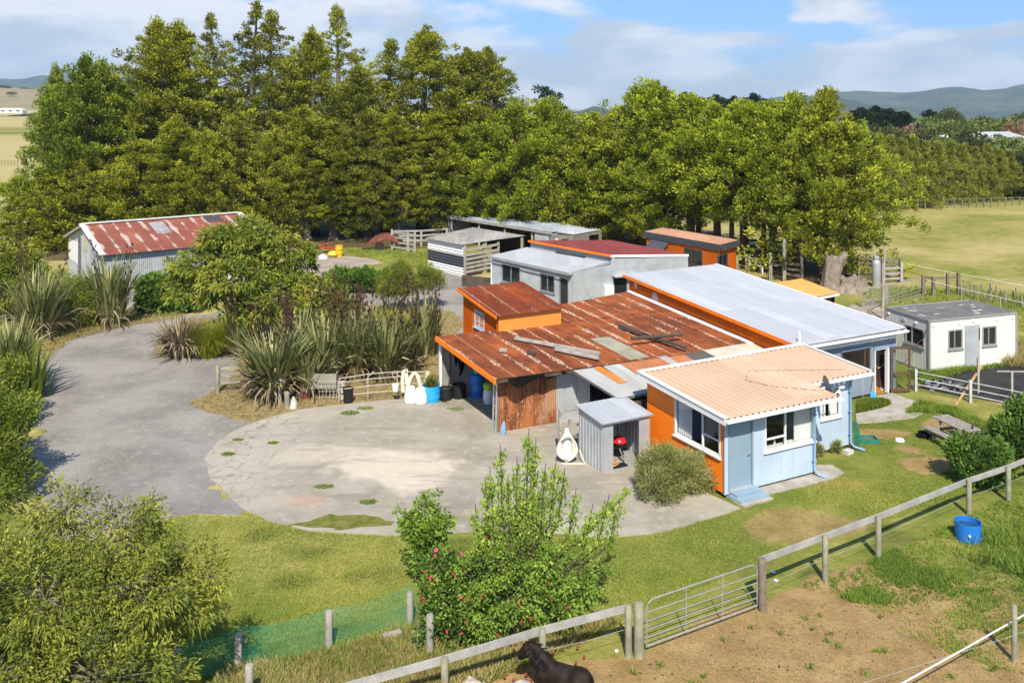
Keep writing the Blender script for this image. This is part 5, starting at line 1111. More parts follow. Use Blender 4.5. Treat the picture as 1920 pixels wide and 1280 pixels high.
# ------------------------------------------------------------------ fences and gates
def rpost(p, h, r, mat, parent, top=.0, sq=False):
    m = MB(); p = Vector(p)
    if sq: m.box(p.x-r, p.y-r, p.z-.2, p.x+r, p.y+r, p.z+h)
    else: m.tube([(p.x,p.y,p.z-.2),(p.x,p.y,p.z+h*.5),(p.x,p.y,p.z+h-.015),(p.x,p.y,p.z+h)], [r*1.04,r,r*.97,r*.85], 10)
    return m.build('post', M[mat], parent, not sq)
def front_fence():
    f = wthing('post_and_rail_fence', 'single-rail timber fence from the gate up to the right past the blue tub', 'fence', Vector((*FENCE[4],0)))
    pts = [Vector((x,y,0)) for x,y in FENCE[3:]]+[Vector((17.3,29.0,0)),Vector((19.4,30.3,0))]
    hs = [1.25,1.17,1.15,1.05,1.08,1.1,1.1]
    for i, (p, h) in enumerate(zip(pts, hs)): rpost(p, h, .075 if i else .095, 'post' if i else 'post_old', f)
    for (p, h), (q, k) in zip(zip(pts, hs), list(zip(pts, hs))[1:]):
        n = Vector((-(q-p).y, (q-p).x, 0)).normalized()*.10; m = MB(); m.beam(p+n+Vector((0,0,h-.10)), q+n+Vector((0,0,k-.10)), .045, .155); m.build('rail', M['rail'], f)
        m = MB(); m.tube([p+n*.9+Vector((0,0,.52)), (p+q)/2+n*.9+Vector((0,0,.50)), q+n*.9+Vector((0,0,.52))], .006, 4); m.build('wire', M['pipe'], f)
    g = wthing('post_and_rail_fence', 'single-rail timber fence left of the gate with a dark pony beside it', 'fence', Vector((*FENCE[1],0)))
    pts = [Vector((-3.6,17.15,0)), Vector((-1.35,18.2,0))]+[Vector((x,y,0)) for x,y in FENCE[:2]]; hs = [1.05,1.05,1.1,1.12]
    for i, (p, h) in enumerate(zip(pts, hs)): rpost(p, h, .078, 'post', g)
    for (p, h), (q, k) in zip(zip(pts, hs), list(zip(pts, hs))[1:]):
        n = Vector((-(q-p).y, (q-p).x, 0)).normalized()*.10; m = MB(); m.beam(p+n+Vector((0,0,h-.11)), q+n+Vector((0,0,k-.11)), .045, .16); m.build('rail', M['rail'], g)
    m = MB(); n = Vector((-.04,.09,0)); m.tube([pts[2]+n+Vector((0,0,.55)), (pts[2]+pts[3])/2+n+Vector((0,0,.52)), pts[3]+n+Vector((0,0,.55))], .006, 4); m.build('wire', M['pipe'], g)
    # strainer post and gate
    p = Vector((*FENCE[2],0)); o = MB(); o.tube([(0,0,-.2),(0,0,.6),(0,0,1.14),(0,0,1.17)], [.115,.11,.105,.09], 12); so_ = o.build('gate_post', M['post'], None, True); so_.location = p; tag(so_, 'thick round gate post between the rail fence and the pipe gate', 'post')
    a, b = Vector((2.98,20.06,0)), Vector((5.86,21.68,0)); gt = wthing('pipe_gate', 'galvanised five-bar pipe gate standing closed between the two rail fences', 'gate', a); d = (b-a); up = lambda t, z: a+d*t+Vector((0,0,z))
    m = MB(); m.tube([up(0,.16), up(0,1.0), up(.012,1.1), up(.05,1.16), up(.95,1.16), up(.988,1.1), up(1,1.0), up(1,.16), up(0,.16)], .019, 7); m.build('frame', M['pipe'], gt, True)
    for z in (.34,.52,.70,.90):
        m = MB(); m.tube([up(0,z), up(1,z)], .013, 6); m.build('bar', M['pipe'], gt)
    for t in (.34,.67):
        m = MB(); m.beam(up(t,.16), up(t,1.16), .022, .022); m.build('brace', M['pipe'], gt)
    m = MB(); m.tube([Vector((6.0,21.74,.55)), up(1,.55)], .012, 5); m.build('latch', M['steel'], gt)
    # wire offcuts by the gate post
    m = MB(); c = at(1168,1195); 
    for k in range(3): m.tube([c+Vector((.10*math.cos(t+k)+.02*k,.10*math.sin(t),.12+.06*k+.05*math.sin(2*t))) for t in np.linspace(0,6.3,14)], .01, 4)
    solo(m, 'wire_coil', M['black_plastic'], 'dark tangle of wire hanging low beside the gate post', 'wire', c)
    m = MB(); m.lathe([(0,0),(.035,.01),(.045,.035),(.03,.055),(0,.06)], (0,0,0), 10); o = m.build('white_tin', M['white_plain'], None, True); o.location = at(1156,1222); tag(o, 'small crumpled white tin on the dirt beside the gate post', 'tin')
    for k, (x, y) in enumerate(((1450,1074),(1455,1090))):
        m = MB(); m.lathe([(0,0),(.05,.005),(.07,.04),(.03,.075),(0,.08)], (0,0,0), 9); o = m.build('pale_stone', M['white_wall_dirty'], None, True); o.location = at(x,y); tag(o, ['pale stone lying by the old gate post', 'second pale stone just below it by the old gate post'][k], 'stone')
    # electric tape fence
    e = wthing('tape_fence', 'white electric tape on a round post crossing the paddock corner', 'fence', at(1902,1240)); p = at(1902,1240); rpost(p, 1.22, .06, 'post', e); rpost(p+Vector((-7.2,-2.9,0)), 1.2, .06, 'post', e); rpost(p+Vector((4.2,2.2,0)), 1.2, .06, 'post', e)
    q0, q1 = ad(1692,1280,17.9), ad(1920,1152,20.3); dd = (q1-q0)
    m = MB(); m.tube([q0-dd*1.5, q0, (q0+q1)/2-Vector((0,0,.01)), q1, q1+dd*1.2], .016, 6); m.build('tape', M['white_plain'], e, True)
    m = MB(); m.tube([at(1902,1240)+Vector((-8,-3,.35)), at(1902,1240)+Vector((0,-.06,.62)), at(1902,1240)+Vector((4,2,.62))], .006, 4); m.build('wire', M['pipe'], e)
front_fence()
def net_fence():
    A, B, C, D, E_ = at(446.6,1258), at(616.7,1219), at(769,1171), at(806,1230), at(467,1330)
    f = wthing('shade_net_fence', 'see-through green shade net stretched between grey posts', 'fence', B)
    t = NT('green_net'); t.N.remove(t.b); df = t.n('BsdfDiffuse'); df.inputs[0].default_value = (.04,.42,.24,1); tr = t.n('BsdfTransparent'); tl = t.n('BsdfTranslucent'); tl.inputs[0].default_value = (.04,.42,.24,1); m1 = t.n('MixShader'); m1.inputs[0].default_value = .4; t.L.new(df.outputs[0], m1.inputs[1]); t.L.new(tl.outputs[0], m1.inputs[2])
    mx = t.n('MixShader'); t.L.new(t.rng(t.noise(t.coord(), 1.3, 4), .3, .7, .16, .36), mx.inputs[0]); t.L.new(tr.outputs[0], mx.inputs[1]); t.L.new(m1.outputs[0], mx.inputs[2]); t.L.new(mx.outputs[0], t.out.inputs[0]); M['green_net'] = t.m
    Z0 = at(330,1290)
    line = [Z0, A, B, C, D]; rng = np.random.default_rng(3); vs = []; n = 0
    for p, q in zip(line, line[1:]):
        for k in range(14):
            s = k/14; b = p.lerp(q, s); off = Vector((0,.09,0)); sag = .12*math.sin(math.pi*s)
            for j in range(6):
                z = (j/5)*(.92-sag); w = float(vnoise(np.array(b.x*2.1), np.array(z*3+b.y), 6))-.5; vs.append(b+off+Vector((w*.05, w*.22*(1-j/7), z)))
            n += 1
    for j in range(6): vs.append(line[-1]+Vector((0,.09,.92*j/5)))
    m = MB(); m.add(vs, [(i*6+j, (i+1)*6+j, (i+1)*6+j+1, i*6+j+1) for i in range(n) for j in range(5)]); m.build('net', M['green_net'], f, 'all')
    for p, h in ((A,.80),(B,.88),(C,.76),(D,.92),(at(467,1330),.9),(Z0,.8)): rpost(p, h, .085, 'rail_grey', f)
    m = MB(); p = at(769,1171)+Vector((.05,.0,.0)); q = at(806,1230); m.tube([at(775,1185,.12), at(795,1215,.06)], .035, 8); solo(m, 'white_pipe', M['white_plain'], 'short white plastic pipe lying on the ground at the end of the green net', 'pipe', at(785,1205))
    m = MB(); m.beam(at(718,1195,.12), at(752,1185,.14), .14, .12); solo(m, 'weathered_log', M['rail_grey'], 'weathered square timber lying in the grass behind the green net', 'timber', at(735,1190))
net_fence()
def pipe_fences():
    # old fence and curved gate by the flax
    f = wthing('old_rail_fence', 'short piece of old rail fence half hidden by the flax', 'fence', at(408,738)); p, q = at(408,738), at(470,733)
    rpost(p, 1.18, .085, 'post', f)
    for z in (.42,.72,1.02): m = MB(); m.beam(p+Vector((0,.08,z)), q+Vector((0,.08,z)), .05, .10); m.build('rail', M['rail_grey'], f)
    a = wthing('weathered_post', 'weathered post with white insulator in the dry grass left of the pipe gate', 'post', at(525,756)); rpost(at(525,756), 1.1, .08, 'rail_grey', a); m = MB(); c = at(525,756); m.box(c.x-.12,c.y-.13,.78,c.x+.06,c.y-.09,1.0); m.build('insulator', M['white_plain'], a)
    m = MB(); m.tube([(0,0,-.1),(0,0,.62),(.0,0,.66)], [.10,.11,.06], 9); o = m.build('mossy_post', M['post'], None, True); o.location = at(538,765); tag(o, 'stubby green mossy post in the dry grass beside the weathered post', 'post')
    pts = [at(636,757), at(690,752), at(745,747), at(800,744)]
    g = wthing('bowed_pipe_gate', 'long bowed rusty pipe gate in front of the flax', 'gate', pts[1])
    for z, b in ((.32,.02),(.58,.05),(.84,.07),(1.02,.10)):
        m = MB(); m.tube([p+Vector((0,0,z+b*math.sin(math.pi*i/3))) for i, p in enumerate(pts)], .020, 6); m.build('bar', M['pipe_old'], g, True)
    for i in (0,1,2,3): m = MB(); m.tube([pts[i]+Vector((0,0,.04)), pts[i]+Vector((0,0,1.06+(.08 if i in (1,2) else 0)))], .022, 6); m.build('upright', M['pipe_old'], g)
    w = wthing('hay_rack', 'broken welded wire rack leaning in the dry grass', 'rack', at(620,752)); o = at(600,752); 
    for k in range(7): m = MB(); m.tube([o+Vector((.13*k,.0,.02)), o+Vector((-.12+.17*k,.12,.82-.02*k))], .012, 5); m.build('wire', M['timber_pale'], w)
    for z in (.15,.38,.6,.8): m = MB(); m.tube([o+Vector((-.03-.1*z,.02+.1*z,z)), o+Vector((.85+.2*z,.03+.1*z,z))], .012, 5); m.build('wire', M['timber_pale'], w)
    t = wthing('iron_trough', 'old grey iron trough standing on end beside the rusty gate', 'trough', at(610,745)); c = at(610,744); m = MB(); m.box(c.x-.62,c.y-.25,.42,c.x+.5,c.y-.20,1.02); m.box(c.x-.62,c.y-.19,.42,c.x-.57,c.y+.25,1.02); m.box(c.x+.45,c.y-.19,.42,c.x+.5,c.y+.25,1.02); m.box(c.x-.56,c.y-.19,.42,c.x+.44,c.y+.25,.46); m.build('body', M['grey_fibre'], t)
    for x in (-.5,.38): m = MB(); m.box(c.x+x-.03,c.y-.05,0,c.x+x+.03,c.y+.05,.42); m.build('leg', M['post_old'], t)
    for x, y, r, h, mt, lb in ((571,748,.24,.42,'red_rust','rusty brown pot lying open beside the iron trough'),(652,757,.22,.62,'black_plastic','dark drum standing behind the rusty gate'),(640,752,.18,.75,'cream_sheet','pale clay pot behind the rusty gate beside the dark drum')):
        m = MB(); m.lathe([(0,0),(r*.8,0),(r,h),(r*.88,h),(r*.7,.06),(0,.06)], (0,0,0), 16); o = m.build('old_pot', M[mt], None, True); o.location = at(x,y)+Vector((0,.1,0)); tag(o, lb, 'pot')
    m = MB(); m.tube([(0,0,0),(0.02,0,.25),(.0,0,.46)], [.17,.13,.03], 9); o = m.build('feed_sack', M['white_wall_dirty'], None, True); o.location = at(550,765); tag(o, 'grubby white sack standing in dry grass by the mossy post', 'sack')
    # white pipe fence by the weed cloth
    f = wthing('white_pipe_fence', 'low white pipe fence along the black weed cloth', 'fence', at(1717,733)); p, q = at(1717,733), at(1930,778)
    for t_, h in ((0,.92),(.5,.9),(1.0,.9)): rpost(p.lerp(q,t_), h, .05, 'white_wall_dirty', f, sq=True)
    for z in (.3,.55,.82): m = MB(); m.tube([p+Vector((0,0,z)), q+Vector((0,0,z))], .02, 6); m.build('rail', M['white_wall_dirty'], f)
    for x, y, h, lb in ((1834,737,1.5,'tall thin stake standing at the edge of the black weed cloth'),(1897,756,1.3,'thin stake with a cross bar on the black weed cloth')):
        s = wthing('garden_stake', lb, 'stake', at(x,y)); rpost(at(x,y), h, .04, 'timber_pale', s, sq=True)
        if y > 740: m = MB(); c = at(x,y); m.beam(c+Vector((-.6,0,h)), c+Vector((.9,.1,h-.05)), .05, .04); m.build('cross_bar', M['timber_pale'], s)
    m = MB(); m.beam(at(1792,760), at(1808,709,.0)+Vector((0,-1.55,1.05)), .09, .035); solo(m, 'leaning_board', M['firewood'], 'pale board leaning against the white pipe fence', 'board', at(1792,760))
    m = MB(); rng = np.random.default_rng(6)
    c = at(1768,727)
    o = link('clothes_heap', quads('clothes_heap', leafq(np.array(c)+rng.normal(size=(110,3))*np.array([.42,.16,.04])+np.array([0,0,.10]), rng.normal(size=(110,3))*np.array([1,1,.3]), .34, .24, rng), rng.random(110), M['clothes'])); tag(o, 'heap of dark and white cloth behind the white pipe fence', 'heap')
pipe_fences()
def yards():
    # stock yard rails under the right-hand trees
    def rails(nm, lb, pts, hs, zs, mt, cat='fence', pr=.085):
        f = wthing(nm, lb, cat, Vector(pts[0]))
        for p, h in zip(pts, hs): rpost(p, h, pr, mt, f, sq=True)
        for p, q in zip(pts, pts[1:]):
            for z in zs: m = MB(); m.beam(Vector(p)+Vector((0,.06,z)), Vector(q)+Vector((0,.06,z)), .05, .15); m.build('rail', M[mt], f)
        return f
    rails('stockyard_fence', 'dark timber stockyard rails running under the trees behind the tall stump', [at(1470,500),at(1508,507),at(1550,513),at(1610,525),at(1655,530),at(1688,528)], [1.9,1.8,1.7,1.6,1.55,1.6], (.3,.6,.9,1.2,1.5), 'yard_wood')
    rails('stockyard_fence', 'far stockyard rails between the tree trunks and the pasture', [at(1380,482),at(1425,484),at(1470,487),at(1530,492)], [1.5,1.5,1.6,1.5], (.45,.9,1.35), 'timber_dark')
    rails('loading_race', 'timber loading race with tall posts in front of the right-hand trunks', [at(1444,530),at(1470,528)], [2.0,2.9], (1.15,), 'post', 'race', .11)
    rails('loading_race', 'sloping side rails of the loading race', [at(1470,528),at(1503,533)], [2.2,1.9], (.55,.9,1.25), 'yard_wood', 'race')
    rails('stock_rails', 'pale grey stock rails in front of the trees near the rusty tank', [at(735,470),at(765,474),at(778,476)], [1.75,1.8,1.75], (.3,.7,1.1,1.5), 'rail_grey')
    rails('stock_rails', 'pale stock rails running from the rusty tank to the open pole shed', [at(738,463),at(790,462),at(838,458)], [1.3,1.35,1.4], (.5,.9,1.3), 'rail_grey')
    rails('cabin_rail', 'low rail beside the orange cabin and its tree trunk', [at(1382,508),at(1405,510)], [1.2,1.25], (1.1,), 'post')
    # light steel panels and pasture fence on the right
    def panel(lb, a, b, h, n=9, nm='steel_yard_panel', mt='pipe', bars=5, z0=.15):
        f = wthing(nm, lb, 'gate', a); m = MB(); m.tube([a+Vector((0,0,z0)), a+Vector((0,0,h)), b+Vector((0,0,h)), b+Vector((0,0,z0)), a+Vector((0,0,z0))], .03, 6); m.build('frame', M[mt], f)
        for k in range(1, n): q = a.lerp(b, k/n); m = MB(); m.tube([q+Vector((0,0,z0)), q+Vector((0,0,h))], .012, 4); m.build('bar', M[mt], f)
        for k in range(1, bars): z = z0+(h-z0)*k/bars; m = MB(); m.tube([a+Vector((0,0,z)), b+Vector((0,0,z))], .012, 4); m.build('wire', M[mt], f)
    panel('leaning steel yard panel with close bars beside the wooden pole', at(1617,592), at(1652,573), 1.3, 10)
    panel('long steel mesh gate behind the white cabin', at(1668,574), at(1731,555), 1.25, 8)
    rp = rails('wooden_gateway', 'wooden gateway posts with a top rail at the pasture edge', [at(1731,556),at(1750,558),at(1777,557),at(1797,556)], [1.35,1.3,1.45,1.5], (1.2,), 'post_old', 'gateway')
    rails('timber_gate', 'weathered timber gate with a diagonal brace behind the gas bottle', [at(1655,532),at(1690,530)], [1.3,1.4], (.3,.65,1.0), 'rail_grey', 'gate')
    pole = wthing('wooden_pole', 'tall thin wooden pole behind the white cabin', 'pole', at(1655,598)); m = MB(); b = at(1655,598); m.tube([b, b+Vector((.12,0,4.15))], [.075,.055], 8); m.build('shaft', M['timber_pale'], pole); m = MB(); m.tube([b+Vector((.12,0,4.13)), b+Vector((.12,0,4.25))], .07, 8); m.build('cap', M['dark_fascia'], pole)
    po = wthing('corner_post', 'stout round post at the end of the steel mesh gate', 'post', at(1661,575)); rpost(at(1661,575), 1.35, .16, 'post', po)
    m = MB(); b = at(1900,658); m.tube([b, b+Vector((0,0,1.7))], .09, 9); solo(m, 'timber_post', M['timber_pale'], 'round timber post at the right end of the white cabin', 'post', b)
    f = wthing('batten_fence', 'old batten fence with leaning droppers along the right pasture', 'fence', at(1850,575)); rg = random.Random(5); p, q = at(1805,560), at(1990,590)
    for k in range(26):
        b = p.lerp(q, k/25)+Vector((rg.uniform(-.1,.1),rg.uniform(-.15,.15),0)); h = rg.uniform(.75,1.2); m = MB(); m.beam(b, b+Vector((rg.uniform(-.14,.14),0,h)), .06, .05); m.build('batten', M['post_old' if k % 4 else 'post'], f)
    for z in (.5,.95): m = MB(); m.tube([p+Vector((0,0,z)), q+Vector((0,0,z))], .012, 4); m.build('wire', M['pipe'], f)
    for lb, p, q in (('upper white electric wire across the right pasture', at(1690,520), at(1960,575)),('lower white electric wire across the right pasture', at(1735,555), at(1960,612))):
        f = wthing('electric_wire_fence', lb, 'fence', p)
        for t_ in (0,.33,.66,1): rpost(p.lerp(q,t_), 1.05, .03, 'rail_grey', f)
        m = MB(); m.tube([p+Vector((0,0,1.0)), q+Vector((0,0,1.0))], .016, 5); m.build('wire', M['white_plain'], f)
    f = wthing('far_batten_fence', 'far line of fence battens across the left pasture', 'fence', at(30,312)); p, q = at(-60,312), at(82,310)
    for k in range(24): b = p.lerp(q, k/23); m = MB(); m.beam(b, b+Vector((rg.uniform(-.12,.12),0,rg.uniform(.8,1.3))), .10, .08); m.build('batten', M['post_old'], f)
    f = wthing('hedge_fence', 'post and wire fence along the foot of the clipped conifer row', 'fence', at(1760,392)); p, q = at(1635,395), at(1925,386)
    for k in range(22): b = p.lerp(q, k/21); rpost(b, 1.1, .05, 'post_old', f, sq=True)
    for z in (.5,1.0): m = MB(); m.tube([p+Vector((0,0,z)), q+Vector((0,0,z))], .015, 4); m.build('wire', M['pipe'], f)
yards()
# ------------------------------------------------------------------ yard things
def tub(nm, lb, p, r, h, mt, wall_=.02, fill=None, fz=.75, cat='tub', belly=0.0, bands=0):
    t = wthing(nm, lb, cat, p) ; c = tuple(p); m = MB(); prof = [(0,0),(r*.96,0),(r*(1+belly*.6),h*.25),(r*(1+belly),h*.55),(r*(1+belly*.3),h*.9),(r,h),(r-wall_,h),(r-wall_,h*.2),(0,h*.2)]; m.lathe(prof, c, 24); b = m.build('body', M[mt], t, True)
    if bands:
        for z in ([h*.33,h*.66][:bands]): m = MB(); m.lathe([(r*(1+belly*.8),z-.015),(r*(1+belly*.8)+.015,z),(r*(1+belly*.8),z+.015)], c, 24); m.build('band', M[mt], t, True)
    if fill: m = MB(); m.lathe([(0,h*fz),(r-wall_-.003,h*fz)], c, 24); m.build('contents', M[fill], t)
    return t
def things():
    t = tub('water_tub', 'blue cut-down drum of water standing in the paddock grass', at(1815,1010), .345, .50, 'blue_plastic', .018, 'water', .72); c = at(1815,1010); m = MB(); m.tube([c+Vector((-.13,-.33,.24)), c+Vector((-.13,-.37,.24))], .03, 8); m.build('bung', M['white_plain'], t)
    p = tub('blue_planter', 'bright blue planter tub with trailing plant by the white sacks', at(808,752), .36, .66, 'blue_pot', .03, 'bark', .85, 'planter', .06, 2)
    rng = np.random.default_rng(2); c = np.array(at(808,752)); n = 500; q = unit(rng.normal(size=(n,3)))*rng.random((n,1))*np.array([.38,.38,.30])+c+np.array([0,0,.80]); link('plant', quads('plant', leafq(q-c, rng.normal(size=(n,3))+np.array([0,0,.6]), .12, .045, rng), rng.random(n), M['shrub_leaf']), p)
    tub('black_pot', 'smaller black plastic pot just right of the blue planter', at(836,750), .25, .52, 'black_plastic', .02, 'bark', .85, 'pot'); tub('black_pot', 'larger black tub at the mouth of the open garage', at(860,746), .31, .56, 'black_plastic', .02, 'bark', .8, 'pot')
    for x, y, s, lb in ((770,756,1.0,'left white feed sack slumped against the bowed gate'),(789,757,.95,'right white feed sack crumpled beside the blue planter')):
        rg = np.random.default_rng(int(x)); m = MB(); prof = [(0,0),(.24,.0),(.28,.10),(.25,.35),(.20,.55),(.15,.70),(.05,.66),(0,.6)]; m.lathe(prof, (0,0,0), 14); m.v = [(a*(1+.10*math.sin(5*math.atan2(b,a)+z*9)), b*.8, z*s) for a, b, z in m.v]; o = m.build('feed_sack', M['bag_white'], None, 'all'); o.location = at(x,y); tag(o, lb, 'sack', 'white sacks by the blue planter')
    m = MB(); m.lathe([(0,0),(.12,0),(.15,.26),(.135,.26),(.11,.04),(0,.04)], (0,0,0), 14); o = m.build('bucket', M['white_plastic'], None, True); o.location = at(742,752)+Vector((0,-.1,.45)); tag(o, 'white bucket hanging on the bowed pipe gate', 'bucket')
    # white hose looped over the gate
    m = MB(); c = at(778,745); h = lambda x, z, y=-.14: c+Vector((x,y,z)); rg = random.Random(3)
    for k in range(3):
        dx = .05*k; m.tube([h(-.52+dx,.25), h(-.55+dx,.75), h(-.50+dx,1.14), h(-.42+dx,1.16,.02), h(-.40+dx,.9,-.05), h(-.36+dx,.6)], .026, 6)
        m.tube([h(-.36+dx,.42), h(-.22+dx,.85), h(-.06+dx,1.10), h(.06+dx,.98), h(.14+dx,.7), h(.22+dx,.45), h(.34+dx,.55), h(.46+dx,.95), h(.52+dx,1.12)], .026, 6)
    solo(m, 'white_hose', M['hose_white'], 'cream hose looped in loops over the bowed pipe gate', 'hose', c, smooth=True)
    # coil of white hose on the concrete
    g = wthing('hose_coil', 'big coil of cream hose hanging upright beside the tin shed', 'hose', at(1063,868)); c = at(1063,866); m = MB()
    for k in range(7):
        rx, rz = .20+.022*k, .50-.02*k; m.tube([c+Vector((rx*math.sin(t)*(1.0-.18*math.cos(t)), -.10-.02*k+.03*math.sin(3*t+k), .56+rz*math.cos(t))) for t in np.linspace(0,6.2832,25)], .024, 6)
    m.tube([c+Vector((x,-.2-.05*x,.03)) for x in np.linspace(-.2,.6,6)]+[c+Vector((.55,-.15,.1)), c+Vector((.42,-.1,.45))], .024, 6); m.build('coil', M['hose_white'], g, True); m = MB(); m.tube([c+Vector((0,.05,.1)), c+Vector((.0,.03,.6)), c+Vector((0,.03,1.12))], [.20,.17,.07], 10); m.build('sack', M['bag_white'], g, True)
    f = hthing('hurdle', 'grey timber frame of post and thin rails beside the hose coil', 'frame', -2.55, 5.15)
    for u, h in ((-2.75,1.62),(-2.36,1.2)): m = MB(); m.box(u-.05,5.2,0,u+.05,5.3,h); m.build('post', M['timber_pale'], f)
    for z in (.25,.6,.95,1.5): m = MB(); m.beam((-2.8,5.18,z), (-1.6 if z < 1 else -1.2,5.30,z+.03), .03, .08); m.build('rail', M['rail_grey'], f)
    # ladder and things at the garage corner
    l = hthing('ladder', 'aluminium ladder standing upright at the corner of the rusty iron wall', 'ladder', -3.86, 8.02)
    for y in (7.93,8.16): m = MB(); m.beam((-3.90,y,0), (-3.84,y,2.1), .03, .07); m.build('rail', M['alu'], l)
    for k in range(7): m = MB(); m.tube([(-3.90+.009*k,7.93,.22+.28*k), (-3.90+.009*k,8.16,.22+.28*k)], .014, 6); m.build('rung', M['alu'], l)
    m = MB(); m.tube([(0,0,0),(.02,0,.25),(.05,0,.52)], [.10,.12,.03], 8); o = m.build('blue_bag', M['blue_trim'], None, True); o.location = W(-3.62,7.9); tag(o, 'crumpled blue and white bag at the foot of the ladder', 'bag')
    def drum(u, v, r, h, mt, lb, nm='plastic_drum', cat='drum'):
        m = MB(); m.lathe([(0,0),(r,0),(r,h*.3),(r*1.03,h*.32),(r,h*.34),(r,h*.64),(r*1.03,h*.66),(r,h*.68),(r,h*.96),(r*.9,h),(0,h)], (0,0,0), 20); o = m.build(nm, M[mt], None, True); o.location = W(u,v,.04); tag(o, lb, cat)
    drum(-2.6,12.2,.30,.92,'blue_plastic','tall dark blue drum with a turquoise bucket on it inside the open garage'); drum(-1.75,12.0,.30,.85,'navy_plastic','navy drum at the back of the open garage'); drum(-1.5,11.0,.24,.58,'white_plastic','squat white drum in the shade of the open garage'); drum(-.9,12.2,.3,.9,'navy_plastic','navy drum in the darkest corner of the open garage')
    m = MB(); m.lathe([(0,0),(.15,0),(.19,.3),(.175,.3),(.14,.03),(0,.03)], (0,0,0), 16); o = m.build('bucket', M['turquoise'], None, True); o.location = W(-2.6,12.2,.97); tag(o, 'turquoise bucket on top of the tall blue drum', 'bucket')
    s = hthing('chaff_bag', 'white chaff bag with lime green top inside the open garage', 'bag', -2.55, 11.2); m = MB(); m.lathe([(0,.04),(.2,.04),(.24,.2),(.23,.5),(.2,.6)], (-2.55,11.2,0), 14); m.build('body', M['bag_white'], s, True); m = MB(); m.lathe([(.205,.59),(.24,.7),(.22,.83),(.12,.88),(0,.86)], (-2.55,11.2,0), 14); m.build('top', M['bag_green'], s, True)
    # gear hanging on the garage wall
    for k, (u, z0, z1, w) in enumerate(((-3.55,.5,2.05,.05),(-3.3,1.2,2.15,.16),(-3.0,.75,2.1,.17),(-2.75,1.3,2.1,.12))):
        rg = random.Random(k); m = MB()
        for j in range(1 if k == 0 else 5): m.tube([(u+rg.uniform(-w,w),12.9,z1), (u+rg.uniform(-w,w),12.82,(z0+z1)/2), (u+rg.uniform(-w,w)*.6,12.88,z0+rg.uniform(0,.3))], .03+.02*rg.random(), 5)
        o = m.build('harness', M['net_dark' if k else 'brown_frame'], None, True, off=(u,12.9,0)); o.location = W(u,12.9,0); o.rotation_euler = (0,0,TH); tag(o, ['brown pole leaning on the white back wall of the open garage','bridle of dark straps hanging next to the pole in the garage','thick bunch of dark harness hanging lowest on the garage back wall','short bunch of dark straps nearest the drums'][k], 'harness')
    # timber lying on the rusty roof
    zf = lambda v: 2.22+(v-7.5)*.053+.03
    for (u0,v0),(u1,v1),w,mt,lb in (((-1.35,11.2),(.78,8.15),.16,'timber_pale','longest bleached plank lying aslant on the rusty roof'),((-.52,9.35),(.45,7.72),.17,'timber_pale','shorter bleached plank beside the longest one on the rusty roof'),((-2.62,10.1),(-2.38,9.95),.2,'timber_pale','small pale offcut alone near the left edge of the rusty roof'),((-1.72,9.5),(-1.52,9.2),.12,'timber_dark','small dark offcut between the pale one and the planks'),((3.62,11.0),(4.36,7.35),.14,'timber_dark','long dark pole on the right of the rusty roof, lying under another')):
        m = MB(); h = .07; m.beam((u0,v0,zf(v0)+h), (u1,v1,zf(v1)+h), w, .10); o = m.build('roof_timber', M[mt], None, off=(u0,v0,0)); o.location = W(u0,v0,0); o.rotation_euler = (0,0,TH); tag(o, lb, 'timber', 'loose timber on the rusty roof')
    m = MB(); m.tube([(2.72,8.78,zf(8.8)+.24), (5.15,8.62,zf(8.6)+.17)], .075, 8); o = m.build('roof_timber', M['timber_dark'], None, off=(2.7,8.8,0)); o.location = W(2.7,8.8,0); o.rotation_euler = (0,0,TH); tag(o, 'shorter dark pole laid across the long one on the rusty roof', 'timber', 'loose timber on the rusty roof')
    # cottage dish and hoses
    s = wthing('satellite_dish', 'grey satellite dish on a bracket at the notch of the cottage roof', 'satellite dish', W(4.75,.75,2.4)); dish(s, W(4.72,.45,2.62), Vector((.80,.05,.18)), .62, .74, 'dish_grey'); m = MB(); a = W(4.72,.45,2.6); m.tube([a, W(4.3,.3,2.5)], .018, 6); m.tube([a, W(4.75,1.14,2.3)], .022, 6); m.tube([a+Vector((0,0,-.2)), W(4.05,-.05,2.42)], .014, 5); m.build('strut', M['white_plain'], s)
    m = MB(); c = W(6.78,.98,0); rg = random.Random(1)
    for k in range(5): m.tube([c+Vector((rg.uniform(-.05,.05),rg.uniform(-.05,.05),.95)), c+Vector((-.09+.03*k,-.08+rg.uniform(-.03,.03),.5)), c+Vector((-.08+.03*k,-.1,.16+rg.uniform(0,.14))), c+Vector((.0+.02*k,-.12,.10)), c+Vector((.07+.008*k,-.05,.6)), c+Vector((0,0,.97))], .014, 5)
    solo(m, 'garden_hose', M['hose_green'], 'green garden hose hung in loops at the corner of the blue wall', 'hose', c, smooth=True)
    b = wthing('garden_box', 'green-edged garden box on the lawn beside the hung hose', 'planter', at(1625,828)); c = at(1626,828)
    for x0, y0, x1, y1 in ((-.34,-.24,.34,-.2),(-.34,.2,.34,.24),(-.34,-.2,-.3,.2),(.3,-.2,.34,.2)): m = MB(); m.box(c.x+x0,c.y+y0,0,c.x+x1,c.y+y1,.16); m.build('side', M['hose_green'], b)
    m = MB(); m.box(c.x-.29,c.y-.19,0,c.x+.29,c.y+.19,.09); m.build('soil', M['bark_grey'], b)
